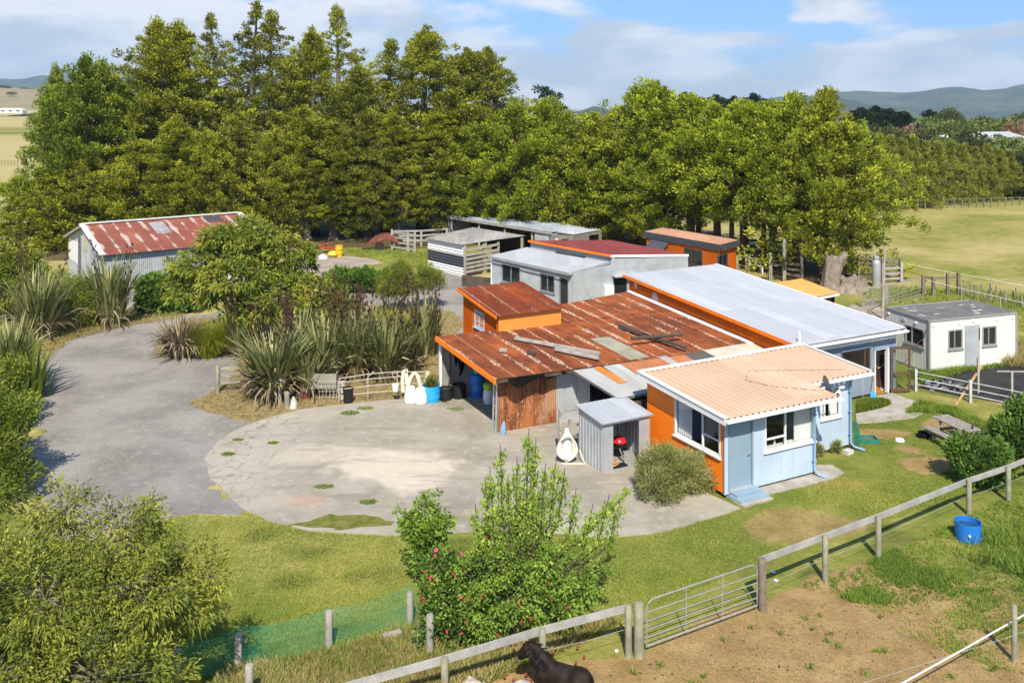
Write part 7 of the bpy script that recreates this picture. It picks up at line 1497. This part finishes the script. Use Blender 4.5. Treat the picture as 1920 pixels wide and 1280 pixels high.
def far_tree(k, px, yt, D, rad, lb, group='garden trees in front of the right mountains', seed=0, hh=None):
    x = (px-960)/F*D; z = ZG(x,D); h = hh or (H-(yt-Y0)/F*D-z); t = thing('broadleaf_tree', lb, 'tree', (x,D,(H-(yt-Y0)/F*D-h) if hh else z), seed*1.7, group); t.scale = (rad/4.4,rad/4.4,h/7.0); link('crown', FAR[k][0], t); link('trunk', FAR[k][1], t)
ft = [('g',1716,226,200,6.5,'light green spreading tree right of the dark pine clump'),('g',1752,222,205,6,'yellow-green rounded tree below the small skyline pines'),('d',1782,205,240,4.5,'dark bushy tree poking above the yellow-green gardens'),('g',1790,226,195,6.5,'broad green tree under the dark bushy one'),('g',1825,230,200,6,'light tree left of the grey-roofed house'),('b',1714,236,170,3.6,'bare brownish tree among the green gardens'),('d',1738,243,150,4.2,'dark round tree behind the even conifer row'),('d',1665,240,150,4.6,'dark olive tree at the left above the even row'),('d',1810,246,150,5.2,'large dark tree left of the pale house roof'),('g',1770,258,140,3.2,'small yellow shrub tree between the two house roofs'),('d',1848,222,210,6,'dark tree on the skyline above the pale house roof'),('g',1885,222,200,7,'wide green tree at the right above the roof'),('d',1915,215,230,6,'dark tree at the right edge skyline'),('b',1908,226,180,3.5,'brownish bare tree at the right edge'),('g',1880,262,150,6,'green tree at the right below the house'),('d',1905,285,130,5.5,'dark tree beside the end of the even row'),('g',1925,262,135,6,'green tree cut by the right edge of the picture'),('d',1890,318,118,4.6,'dark shrubby tree closing the end of the even row'),('g',1855,255,160,5,'olive tree just below the pale house roof'),('d',1930,330,115,5,'dark tree at the right edge above the pasture'),('b',1490,192,280,5,'brownish rounded tree behind the belt, below the mountains'),('d',1620,238,170,5,'dark tree between belt end and even row')]
for i, (k, px, yt, D, r, lb) in enumerate(ft): far_tree(k, px, yt, D, r, lb, seed=i)
# far left: hedges, clumps, farm sheds
for i, (x, y, D, r, h, lb) in enumerate([(4,218,700,8,4.5,'dark hedge bush at the left edge of the far pasture'),(28,216,705,9,4.5,'second bush of the far pasture hedge'),(50,214,710,9,5,'third bush of the far pasture hedge'),(70,212,720,8,5,'bush of the far pasture hedge nearest the conifers'),(-15,219,700,8,4,'hedge bush cut by the left edge'),(61,232,480,2.6,3.4,'left one of three round bushes in the pasture'),(69,231,485,2.6,3.6,'middle one of three round bushes in the pasture'),(76,230,490,3.2,4.4,'right and largest of three round bushes in the pasture'),(4,189,1500,17,9,'dark tree of the far line under the dry hill, leftmost'),(32,190,1500,16,8,'dark tree of the far line under the dry hill, in the middle'),(60,191,1500,14,7,'dark tree of the far line under the dry hill, right'),(5,160,1650,16,11,'bush on the crest of the dry hill'),(22,172,1500,10,6,'pale bush on the face of the dry hill'),(44,164,1680,12,8,'bush on the dry hill skyline'),(-12,190,1500,20,9,'dark tree of the far line at the picture edge')]): far_tree('d' if i != 12 else 'g', x, y, D, r, lb, 'bushes of the far left pasture', i, h)
def far_house(nm, lb, px, py, D, w, d, h, roof, wall_='white_paint', ridge=1.2, rot=0):
    x = (px-960)/F*D; z = ZG(x,D); base = H-(py-Y0)/F*D-h-ridge
    t = thing(nm, lb, 'house' if 'roof' in lb else 'shed', (x,D,base), rot); m = MB(); m.box(-w/2,-d/2,-6 if D < 400 else -1,w/2,d/2,h); wo = m.build('wall', M[wall_], t)
    m = MB(); e = .6; a = [(-w/2-e,-d/2-e,h-.1),(w/2+e,-d/2-e,h-.1),(w/2+e,d/2+e,h-.1),(-w/2-e,d/2+e,h-.1),(-w/2+d*.35,0,h+ridge),(w/2-d*.35,0,h+ridge)]; m.add(a, [(0,1,5,4),(1,2,5),(2,3,4,5),(3,0,4),(3,2,1,0)]); m.build('roof', M[roof], t)
    for k in range(3): m = MB(); q = -w/2+w*(k+.6)/3.4; m.box(q,-d/2-.05,h*.35,q+w*.12,-d/2-.01,h*.8); m.build('window', M['glass_dark'], t)
far_house('distant_house', 'distant house with pale hipped roof among the right-hand trees', 1862, 247, 165, 13, 9, 2.6, 'grey_roof', ridge=2.0, rot=.2)
far_house('distant_house', 'half-hidden white roofed house left of the pale hipped roof', 1763, 253, 155, 9, 7, 2.4, 'white_plain', ridge=1.6, rot=-.3)
far_house('dairy_shed', 'long white dairy shed far off on the left plain', 22, 203, 900, 24, 10, 3.0, 'white_plain', ridge=1.5, rot=.1); far_house('dairy_shed', 'low dark shed in the far tree line on the left', 55, 193, 1450, 14, 9, 3.0, 'dark_fascia', ridge=1.5)
# ------------------------------------------------------------------ garden plants
def yard_plants():
    # the spreading yellow-leaved tree beside the drive
    lob = []; rg = np.random.default_rng(3)
    for x, y, z, r, h in [(0,0,4.6,1.9,.7),(-2.0,.2,4.1,1.7,.7),(1.9,.3,3.9,1.8,.7),(-2.9,-.2,3.0,1.1,.6),(.2,-1.2,3.6,1.9,.8),(3.3,-.1,2.9,1.7,.7),(4.4,-.6,2.0,1.3,.6),(2.2,-1.4,2.7,1.8,.8),(-1.6,-.9,2.9,1.6,.6),(1.2,-1.0,2.1,1.8,.7),(-.8,1.2,4.9,1.3,.6),(1.2,.8,5.0,1.2,.5),(3.9,-.9,1.5,1.5,.6),(5.0,-.5,2.3,1.0,.45),(-2.6,.6,3.7,1.2,.5),(-.3,-.3,5.5,.9,.4),(4.9,.4,1.6,1.0,.5),(1.2,0,5.6,1.4,.5),(2.3,.2,4.8,1.3,.55),(-1.0,0,5.5,1.3,.45),(.3,.5,6.0,1.0,.4)]: lob.append(((x,y,z),(r,r*.9,h)))
    bush('spreading_tree', 'wide tiered tree with yellow-green and reddish leaves beside the drive', 'tree', at(452,648), lob, 760, 44, .25, .085, 'maple_leaf', 41, 'bark_grey', .36, .16, 1.2, .15, .35, droop=.35, flat=.55, flatup=.45, spread=1.0, leafname='crown')
    # fruit tree in the bottom left corner, two more behind it
    lob = [((0,0,2.9),(1.5,1.4,1.2)),((1.5,.3,3.0),(1.1,1.0,.8)),((-1.3,.5,3.0),(1.3,1.1,1.0)),((.6,1.3,3.3),(1.1,.9,.9)),((2.2,.6,2.5),(.8,.8,.6)),((1.4,-1.0,2.1),(1.3,1.0,.9)),((-.4,-1.3,2.2),(1.5,1.1,1.0)),((-2.2,-.3,2.2),(1.3,1.2,1.1)),((2.1,1.5,3.1),(.7,.6,.45)),((-.5,1.6,3.7),(.7,.6,.7)),((-1.6,-1.6,1.4),(1.2,1.0,.9)),((.8,-1.8,1.3),(1.2,1.0,.8)),((2.0,-.4,1.5),(.9,.9,.7)),((.9,2.0,3.4),(.5,.5,.6)),((2.75,1.2,2.75),(.5,.5,.35))]
    bush('peach_tree', 'big fruit tree with narrow olive leaves filling the bottom left corner', 'fruit tree', Vector((-8.7,16.9,0)), lob, 560, 84, .12, .036, 'peach_leaf', 42, 'bark_grey', .25, .11, 1.1, .1, .35, droop=.35, leafname='crown')
    lob = [((0,0,2.2),(1.2,1.1,1.0)),((.9,.6,3.2),(.7,.6,.6)),((-.8,.3,3.0),(.9,.9,.9)),((.3,-.9,1.6),(1.1,.9,.9)),((-1.2,-.8,1.5),(1.1,.9,1.0)),((.2,.9,3.9),(.5,.5,.7)),((-.6,1.2,4.0),(.6,.6,.8))]
    bush('peach_tree', 'leafy fruit tree at the left edge behind the big corner fruit tree', 'fruit tree', Vector((-12.6,19.7,0)), lob, 330, 52, .16, .055, 'shrub_leaf', 43, 'bark_grey', .30, .1, .9, .1, .35, droop=.3, leafname='crown')
    lob = [((0,0,1.6),(1.3,1.2,1.1)),((-1.3,.4,2.0),(1.2,1.2,1.2)),((.7,.7,2.6),(.6,.6,.7)),((1.1,-.2,1.2),(.8,.8,.8)),((-.4,1.0,2.9),(.9,.8,.9)),((-1.5,1.5,3.2),(1.1,1.0,1.1))]
    bush('left_shrub', 'green shrub at the left edge where the drive narrows', 'shrub', at(-22,935), [(tuple(.85*q for q in c), tuple(.8*q for q in r)) for c, r in lob], 330, 46, .14, .06, 'shrub_leaf', 44, 'bark_grey', .28, .08, .6, .15, .35, leafname='foliage')
    lob = [((0,0,1.2),(1.2,1.0,1.0)),((.3,.4,2.4),(.8,.7,.8)),((-.8,.5,1.9),(1.0,.9,1.0)),((1.0,.1,.9),(.7,.6,.7))]
    bush('left_shrub', 'lighter green shrub at the left edge above the other, beside the drive', 'shrub', at(0,800), [(tuple(.8*q for q in c), tuple(.75*q for q in r)) for c, r in lob], 260, 42, .14, .06, 'fine_leaf', 45, 'bark_grey', .26, .06, .5, .15, .35)
    # plum tree with upright shoots and red fruit
    rg = np.random.default_rng(8); lob = [((.2,0,1.9),(1.15,1.0,.85)),((-.8,-.2,1.5),(1.0,.9,.75)),((1.0,.0,1.6),(.9,.9,.7)),((.4,.5,2.4),(.75,.7,.5)),((-.3,.4,2.2),(.6,.6,.45)),((1.5,.2,1.25),(.85,.7,.6)),((-1.5,-.2,1.0),(.8,.7,.7)),((0,-.6,1.1),(1.3,.8,.7)),((.8,-.4,.9),(.9,.7,.5)),((-.7,-.6,.8),(1.0,.7,.55))]
    shoots = []
    for dx, dz, h in ((-.42,2.2,1.9),(-.25,2.4,1.75),(-.1,2.4,1.2),(.08,2.5,1.5),(.28,2.5,2.3),(.42,2.5,2.05),(.62,2.4,1.6),(.85,2.4,1.5),(1.05,2.3,1.3),(1.3,2.1,1.1),(1.6,1.9,1.15),(1.95,1.9,1.2),(2.2,1.9,1.1),(-.75,2.1,1.1),(-.55,2.3,1.3)): shoots.append((dx,dz,h))
    t, C, O = bush('plum_tree', 'fruit tree with upright leafy shoots and many red plums by the rail fence', 'fruit tree', at(962,1190), [(c, tuple(.86*q for q in r)) for c, r in lob], 250, 60, .088, .048, 'apple_leaf', 46, 'bark', .20, .12, .75, .2, .35, droop=.15, leafname='crown')
    SC_, SO = [], []; mb = MB()
    for dx, dz, h in shoots:
        yv = rg.normal()*.35; ln = dx*.12
        for k in range(int(h/.13)): SC_.append((dx+ln*k*.13+rg.normal()*.03, yv+rg.normal()*.03, dz-.1+.13*k)); SO.append((0,0,1))
        mb.tube([(dx*.6,yv*.6,dz-.6), (dx,yv,dz), (dx+ln*h,yv,dz+h)], [.03,.022,.008], 5)
    for k in range(16): SC_.append((1.0+.115*k, .1+.05*k, 1.75+.075*k+.02*math.sin(k))); SO.append((.6,0,.6))
    mb.tube([(.6,0,1.5),(1.5,.3,2.0),(2.75,.85,2.9)], [.05,.035,.01], 5); mb.build('shoot', M['bark'], t)
    V, tint = clumps(np.array(SC_), .12, np.array(SO, float), 30, .09, .048, rg, .5, .9); link('shoot_leaves', quads('shoot_leaves', V, np.clip(tint+.2,0,1), M['apple_leaf']), t)
    fm = MB(); fm.lathe([(0,-.033),(.024,-.024),(.033,0),(.024,.024),(0,.033)], (0,0,0), 8); fo = fm.build('fruit', M['red_flower'], t, True); w8 = np.exp(-C[:,0]*.75-np.maximum(C[:,2]-1.6, 0)*1.2); pick = rg.choice(len(C), 48, False, w8/w8.sum())
    for j, i in enumerate(pick):
        o = fo if j == 0 else fo.copy()
        if j: COL.objects.link(o); o.parent = t
        q = C[i]+O[i]*.20+rg.normal(size=3)*.06; o.location = (q[0], q[1]-.08, max(.3,q[2]))
    m = MB()
    for k in range(70):
        a, r_ = rg.random()*6.28, rg.random()**.5*1.9; m.lathe([(0,0),(.03,.015),(.035,.04),(0,.06)], (a and r_*math.cos(a)-.2, r_*math.sin(a)*.55-.75, .02+.12*rg.random()), 6)
    o = m.build('fallen_fruit', M['red_flower'], None, True); o.location = at(950,1200); tag(o, 'fallen red plums scattered in the grass under the plum tree', 'fruit', None, 'stuff')
    # pink flowering bush at its left
    lob = [((0,0,.9),(.85,.7,.8)),((-.5,.1,1.3),(.6,.55,.5)),((.45,-.1,1.0),(.7,.6,.7)),((-.2,-.4,.6),(.8,.5,.5))]; t, C, O = bush('flowering_bush', 'dark leafy bush with pink flowers at the left of the plum tree', 'bush', at(868,1192), lob, 190, 44, .10, .06, 'lemon_leaf', 47, 'bark', .24, .06, .4, .2, .4)
    fm = MB(); fm.lathe([(0,-.02),(.032,-.008),(.045,.014),(.02,.02),(0,.014)], (0,0,0), 8); fo = fm.build('flower', M['pink_flower'], t, True)
    for j, i in enumerate(rg.permutation(len(C))[:26]):
        o = fo if j == 0 else fo.copy()
        if j: COL.objects.link(o); o.parent = t
        q = C[i]+O[i]*.24; o.location = (q[0], q[1]-.12, max(.2,q[2])); o.rotation_euler = (1.2*rg.random()+.4, 0, rg.random()*3)
    lob = [((0,0,.9),(.42,.4,.4)),((.1,0,1.45),(.36,.3,.3)),((-.35,0,1.45),(.3,.3,.3)),((.32,.1,1.95),(.13,.13,.4)),((-.02,.1,1.95),(.13,.13,.35)),((-.5,0,1.75),(.2,.16,.14)),((.5,0,1.5),(.2,.2,.2))]; bush('young_tree', 'small bright green young tree standing left of the plum tree', 'tree', at(800,1100), lob, 95, 40, .12, .06, 'apple_leaf', 48, 'bark', .17, .05, .7, .35, .3, leafname='crown')
    # rosemary heap against the orange wall
    lob = [((0,0,.65),(1.15,.9,.65)),((-.3,.2,1.0),(.7,.6,.5)),((.5,-.1,.7),(.8,.7,.5)),((-.6,-.3,.5),(.7,.6,.5)),((.9,-.35,.42),(.55,.5,.4))]; p = at(1258,925); bush('rosemary_bush', 'rounded grey-green woody bush heaped against the orange wall', 'bush', p, lob, 520, 46, .13, .018, 'rosemary_leaf', 49, 'bark_grey', .16, .07, .2, .5, .6, rot=TH, spread=.9)
    # shrubs by the right fence
    lob = [((0,0,.8),(1.0,.8,.7)),((-.5,.2,1.2),(.6,.5,.4)),((.6,.2,1.0),(.7,.6,.55)),((.1,-.5,.6),(.9,.5,.5))]; bush('citrus_bush', 'rounded glossy green bush on the lawn by the right-hand rail fence', 'bush', at(1833,902), [(tuple(.82*q for q in c), tuple(.82*q for q in r)) for c, r in lob], 230, 46, .13, .075, 'lemon_leaf', 50, 'bark', .24, .06, .4, .2, .45)
    lob = [((0,0,.95),(.9,.8,.7)),((-.5,0,.75),(.6,.55,.55)),((.4,.2,1.45),(.7,.6,.45)),((.7,-.2,.8),(.7,.6,.6)),((0,-.4,.5),(.8,.5,.45))]; bush('citrus_bush', 'larger dark glossy bush at the right edge behind the rail fence', 'bush', at(1915,862), lob, 330, 46, .14, .08, 'lemon_leaf', 51, 'bark', .26, .08, .5, .2, .45)
    for x, y, r, sd, lb in ((1533,858,.26,52,'tiny sprig of shrub at the corner of the blue wall'),(1568,850,.22,53,'tiny round shrub at the foot of the setback blue wall')): bush('border_shrub', lb, 'shrub', at(x,y), [((0,0,r),(r,r*.8,r))], 24, 24, .08, .03, 'rosemary_leaf', sd, 'bark_grey', .09, .015, .1, .5)
    # island bed behind
    lob = [((0,0,.6),(1.5,1.0,.6)),((1.2,-.2,.5),(1.2,.9,.5)),((-1.1,.2,.6),(1.2,.9,.6)),((2.2,-.6,.45),(.8,.6,.45))]; bush('broadleaf_creeper', 'dark green broad-leaved creeper patch beyond the spreading tree', 'creeper', at(680,545), lob, 210, 34, .28, .22, 'creeper_leaf', 54, 'bark', .32, .05, .3, .35, .5, twig=.1)
    lob = [((0,0,2.0),(1.0,.9,.9)),((-.5,0,1.5),(.7,.6,.6)),((.5,.2,1.7),(.7,.6,.7)),((.2,0,2.6),(.6,.5,.5))]; bush('kanuka_tree', 'feathery green small tree on bare twisted stems, the left one of two', 'tree', at(742,590), lob, 260, 46, .16, .03, 'fine_leaf', 55, 'bark_grey', .24, .05, .8, .5, .3, leafname='crown')
    lob = [((0,0,1.9),(.9,.8,.7)),((.7,0,1.7),(.7,.6,.5)),((-.3,.2,1.5),(.5,.5,.5))]; bush('kanuka_tree', 'smaller feathery green tree on bare stems right of the first', 'tree', at(795,580), lob, 190, 46, .16, .03, 'fine_leaf', 56, 'bark_grey', .22, .045, .8, .5, .3, leafname='crown')
    # bushes by the barn
    lob = [((0,0,1.4),(1.5,1.2,1.0)),((-.8,.2,2.2),(1.2,1.0,.7)),((.9,0,1.8),(1.2,1.0,.8)),((.2,-.5,.8),(1.4,.8,.6))]; bush('wattle_bush', 'yellow-green feathery bush between two flaxes in front of the barn', 'bush', at(140,612), lob, 330, 46, .20, .035, 'fine_leaf', 57, 'bark_grey', .30, .07, .5, .2, .4, droop=.3)
    lob = [((0,0,1.1),(1.3,.9,.8)),((1.2,0,.8),(1.2,.8,.6)),((.4,-.4,.6),(1.3,.7,.5)),((-.5,.2,1.6),(.7,.6,.5))]; bush('broadleaf_bush', 'bright green leafy bush beside the traffic cone at the barn wall', 'bush', at(298,585), lob, 210, 36, .26, .17, 'creeper_leaf', 58, 'bark', .30, .05, .4, .3, .45)
    lob = [((0,0,3.2),(1.8,1.6,1.2)),((-1.3,.2,2.4),(1.5,1.4,1.1)),((1.0,-.2,2.6),(1.4,1.3,.9)),((1.6,-.4,1.6),(1.2,1.1,.8)),((-.3,-.7,1.6),(1.7,1.2,1.0))]; bush('edge_tree', 'leafy tree at the left edge in front of the barn gable', 'tree', at(15,600), lob, 340, 44, .24, .09, 'maple_leaf', 59, 'bark_grey', .34, .1, .9, .2, .4, droop=.3, leafname='crown')
    tuft('grass_tussock', 'large lime yellow grass tussock under the spreading tree', 'tussock', at(393,668), 1.85, 3000, 'tuft_lime', 60, .022, .55, 1.35, 1.35)
    tuft('grass_tussock', 'lime yellow tussock behind the row of flax, left part', 'tussock', at(725,640), 1.9, 1500, 'tuft_lime', 61, .022, .5, 1.2, 1.3); tuft('grass_tussock', 'lime yellow tussock right behind the row of flax', 'tussock', at(775,640), 1.6, 1500, 'tuft_lime', 62, .022, .5, 1.3, 1.3)
    tuft('dead_flax', 'collapsed brown dead flax clump beside the lime tussock', 'flax', at(336,670), 2.3, 420, 'flax_dead', 63, .09, .4, 1.7, 1.2)
    tuft('ivy_shoot_clump', 'straggly green shoots reaching over the drive at the left edge', 'shrub', at(60,745), 2.6, 90, 'shrub_leaf', 64, .12, .7, .9, .8)
    flax(512,748,3.1,360,'broad flax clump farthest left in the row behind the rusty gate',4,1,.6,1.5)
    flax(612,722,3.19,225,'flax clump second from the left in the row',4,2,.25); flax(668,712,3.30,225,'flax clump in the middle of the row behind the bowed gate',5,3,.25); flax(722,716,2.97,195,'flax clump right of the middle one in the row',3,4,.3); flax(800,668,2.97,195,'upright flax clump beside the orange box room',3,5,.15,.75,sh=3.9)
    flax(560,690,2.86,165,'flax clump at the back of the row under the spreading tree',4,6,.2,sh=3.6); flax(640,672,2.75,135,'dark back flax clump with many brown flower stalks',5,7,.2,sh=3.6)
    flax(207,612,3.96,255,'tall flax clump in front of the barn wall',2,8,.2,.9,'flax bushes around the yard',.6,4.2); flax(72,640,3.96,255,'dark flax clump left of the feathery bush',3,9,.45,.95,'flax bushes around the yard',.6); flax(15,735,3.30,225,'flax clump at the left edge beside the drive',0,10,.35)
    flax(575,742,2.4,120,'low flax clump close behind the weathered post',0,13,.4); flax(690,690,2.7,140,'flax clump hidden in the middle of the thicket',3,14,.3,sh=3.7); flax(755,700,2.6,140,'flax clump near the right end of the thicket',3,15,.3)
    flax(455,668,2.20,90,'small flax clump under the spreading tree at the drive edge',3,11,.5,sh=3.2)
yard_plants()
# ------------------------------------------------------------------ grass nobody could count
def scatter(name, lb, poly, n, L, wd, mat, seed, per=3, keep=None, z=.0, cat='grass'):
    rng = np.random.default_rng(seed); P = np.array([(p[0], p[1]) for p in poly]); lo, hi = P.min(0), P.max(0); pts = np.zeros((0,2))
    while len(pts) < n:
        q = lo+(hi-lo)*rng.random((n*2,2)); q = q[inpoly(q[:,0], q[:,1], [tuple(a) for a in P])]
        if keep is not None: q = q[keep(q[:,0], q[:,1], rng)]
        pts = np.concatenate([pts, q])
    pts = pts[:n]; c = np.repeat(np.concatenate([pts, np.full((n,1), z)], 1), per, 0)+rng.normal(size=(n*per,3))*np.array([L*.16,L*.16,0])
    s = np.repeat(.5+.9*fbm(pts[:,0]*.7, pts[:,1]*.7, 3, seed), per); d = rng.normal(size=(n*per,3))*.45; d[:,2] = .9
    V = leafq(c, d, L*s*(.6+.6*rng.random(n*per)), wd*(.7+.6*rng.random(n*per)), rng, 0, .12); tint = np.repeat(fbm(pts[:,0]*.5, pts[:,1]*.5, 4, seed+5), per)*.75+.25*rng.random(n*per)
    return tag(link(name, quads(name, V, tint, M[mat])), lb, cat, None, 'stuff')
def clear(X, Y, rng):
    ok = ~inpoly(X, Y, [tuple(p[:2]) for p in DRIVE]) & ~inpoly(X, Y, [tuple(p[:2]) for p in PAD]); return ok
lawn = PX([(-40,1330),(330,960),(440,955),(600,1000),(900,1010),(1200,1010),(1400,955),(1600,845),(1610,790),(1740,770),(1800,780),(1990,840),(1990,870),(1440,1050),(1190,1150),(700,1330)])
def lawnkeep(X, Y, rng):
    u = (X-P0.x)*math.cos(TH)+(Y-P0.y)*math.sin(TH); v = -(X-P0.x)*math.sin(TH)+(Y-P0.y)*math.cos(TH); inh = ((u > -.3) & (u < 6.9) & (v > -.5)); worn = np.zeros(X.shape)
    for x, y, rr in [(1650,812,1.0),(1700,842,.8),(1735,870,1.1),(1500,985,1.4),(1635,898,.5),(1790,800,1.2)]: c = at(x,y); worn = np.maximum(worn, sstep(rr*1.2-np.hypot((X-c.x)/1.5, Y-c.y), -.2, .5))
    return clear(X, Y, rng) & ~inh & (rng.random(X.shape) > worn*.92)
scatter('lawn_grass', 'short mown lawn grass around the concrete pad', lawn, 95000, .062, .015, 'grass_blade', 70, 3, lawnkeep)
def field(poly, n, L, wd, mat, seed, name, lb, per=4, keep=clear): return scatter(name, lb, poly, n, L, wd, mat, seed, per, keep)
field(PX([(380,1330),(420,1265),(620,1225),(770,1180),(830,1190),(960,1205),(1100,1180),(1170,1165),(1020,1235),(800,1330)]), 5200, .34, .022, 'grass_dry', 71, 'long_grass', 'tall rank grass going to seed behind the green net')
field(PX([(380,1330),(420,1265),(620,1225),(770,1180),(830,1190),(960,1205),(1100,1180),(1170,1165),(1020,1235),(800,1330)]), 5200, .24, .024, 'weed_leaf', 72, 'rank_weeds', 'green weeds and flowers along the left rail fence')
def patch(X, Y, rng): return rng.random(X.shape) < .06+sstep(fbm(X*.9, Y*.9, 4, 60), .44, .75)
field(PX([(1500,1100),(1640,1050),(1810,970),(1990,890),(1990,1110),(1850,1110),(1700,1140),(1600,1130)]), 6000, .15, .020, 'weed_leaf', 73, 'paddock_weeds', 'green weeds growing in the corner of the paddock', 4, patch)
field(PX([(1560,1090),(1810,970),(1990,900),(1990,1290),(1700,1200)]), 5500, .10, .018, 'grass_blade', 74, 'paddock_grass', 'thin grass in the worn paddock', 4, patch)
def lit(name, lb, poly, n, l, w, mat, seed, zup, gain=1.0):
    rng = np.random.default_rng(seed); P = np.array([(q[0], q[1]) for q in poly]); lo, hi = P.min(0), P.max(0); q = lo+(hi-lo)*rng.random((n*3,2)); q = q[inpoly(q[:,0], q[:,1], [tuple(a) for a in P])][:n]; k = len(q); d = rng.normal(size=(k,3)); d[:,2] = zup*np.abs(d[:,2])
    V = leafq(np.concatenate([q, np.full((k,1), .012)], 1), d, l*(.4+rng.random(k)), w, rng, .8); V[:,:,2] = np.maximum(V[:,:,2], .008); tag(link(name, quads(name, V, rng.random(k), M[mat])), lb, 'litter', None, 'stuff')
lit('straw', 'straw and dry stalks strewn over the bare paddock', PX([(860,1330),(1190,1215),(1430,1130),(1600,1120),(1990,1090),(1990,1330)]), 5200, .12, .012, 'grass_dry', 120, .12)
lit('bark_litter', 'dark crumbs of dung and bark on the paddock', PX([(1190,1235),(1430,1140),(1600,1100),(1990,1060),(1990,1330),(1000,1330)]), 220, .06, .05, 'flax_stalk', 121, .3)
lit('drive_litter', 'dry leaves and straw along the edges of the drive', PX([(60,850),(100,740),(240,640),(400,690),(370,770),(480,800),(400,900),(300,960),(120,980)]), 900, .10, .03, 'grass_dry', 122, .1)
field(PX([(1200,1235),(1430,1150),(1600,1130),(1990,1110),(1990,1330),(1050,1330)]), 38, .20, .028, 'weed_leaf', 123, 'lone_weeds', 'single small weeds dotted over the bare paddock', 12, None)
field(PX([(1810,1040),(1990,930),(1990,1090),(1860,1080)]), 320, .55, .026, 'weed_leaf', 75, 'thistle_weeds', 'tall straggling weeds at the right edge of the paddock', 5, patch)
field(PX([(1700,775),(1725,755),(1790,770),(1850,800),(1880,850),(1840,810),(1770,775)]), 1700, .26, .03, 'weed_leaf', 76, 'border_weeds', 'weedy border along the white pipe fence', 5, None); field(PX([(1790,790),(1850,805),(1895,840),(1880,850),(1820,815)]), 900, .26, .022, 'grass_dry', 77, 'dry_border', 'yellowed dry weeds in the border by the picnic table', 5, None)
field(PX([(1700,700),(1745,705),(1810,692),(1900,675),(1960,660),(1990,690),(1900,685),(1790,702),(1735,724)]), 1700, .36, .03, 'weed_leaf', 78, 'cabin_weeds', 'weeds growing along the foot of the white cabin', 5, None); field(PX([(1850,680),(1910,650),(1990,640),(1990,690),(1900,690)]), 900, .7, .03, 'grass_dry', 79, 'flowering_weeds', 'pale flowering weeds at the right end of the white cabin', 6, None)
field(PX([(1606,775),(1655,764),(1670,756),(1655,750),(1610,752)]), 900, .16, .04, 'shrub_leaf', 80, 'ground_cover', 'green ground cover between the path and the blue wall', 5, None)
field([tuple(p) for p in BED], 6000, .22, .016, 'grass_dry', 81, 'bed_grass', 'dry grass and litter in the flax bed', 4, None)
field(PX([(550,986),(580,973),(615,964),(705,971),(730,985),(640,996)]), 1500, .06, .016, 'grass_blade', 82, 'strip_grass', 'grass strip at the edge of the concrete pad', 4, None)
for i, (x, y, r) in enumerate([(655,776,.34),(685,767,.30),(607,914,.26),(690,943,.24),(855,768,.3),(512,832,.16),(446,826,.16),(428,853,.2)]):
    c = at(x,y); field([(c.x+r*math.cos(t)*1.2, c.y+r*math.sin(t)*.7) for t in np.linspace(0,6.28,9)[:-1]], 130, .09, .02, 'weed_leaf', 83+i, 'weed_tuft', ['weed tuft in the concrete, nearest the bowed gate','weed tuft in the concrete just right of the first by the gate','weed tuft in the middle of the concrete pad','weed tuft near the front edge of the concrete pad','weed tuft at the mouth of the open garage','small weed in the cracked slabs, uppermost','small weed in the cracked slabs at the edge of the drive','small weed low in the cracked slabs'][i], 5, None)
field(PX([(70,640),(130,610),(250,598),(345,588),(340,600),(240,612),(130,640),(80,690)]), 1500, .30, .02, 'grass_dry', 95, 'verge_grass', 'dry litter and grass along the far edge of the drive', 4, None)
field(PX([(640,468),(740,470),(830,480),(820,505),(760,500),(690,485)]), 2600, .30, .03, 'grass_blade', 96, 'yard_grass', 'longer grass in the far yard near the rusty car', 4, None)
field(PX([(1610,545),(1700,540),(1990,560),(1990,640),(1900,620),(1740,590),(1680,600)]), 4200, .34, .03, 'grass_blade', 97, 'pasture_edge_grass', 'rough grass behind the white cabin', 4, None)
# ------------------------------------------------------------------ the air
def haze():
    m = MB(); m.box(-7000,-300,-90,7000,9000,460); t = NT('haze'); t.N.remove(t.b); v = t.n('VolumePrincipled'); v.inputs['Color'].default_value = (.60,.80,1.0,1); v.inputs['Density'].default_value = HAZE; v.inputs['Anisotropy'].default_value = .0
    t.L.new(v.outputs[0], t.out.inputs['Volume']); o = m.build('haze', t.m); o['kind'] = 'stuff'
HAZE = 0.00012
haze()
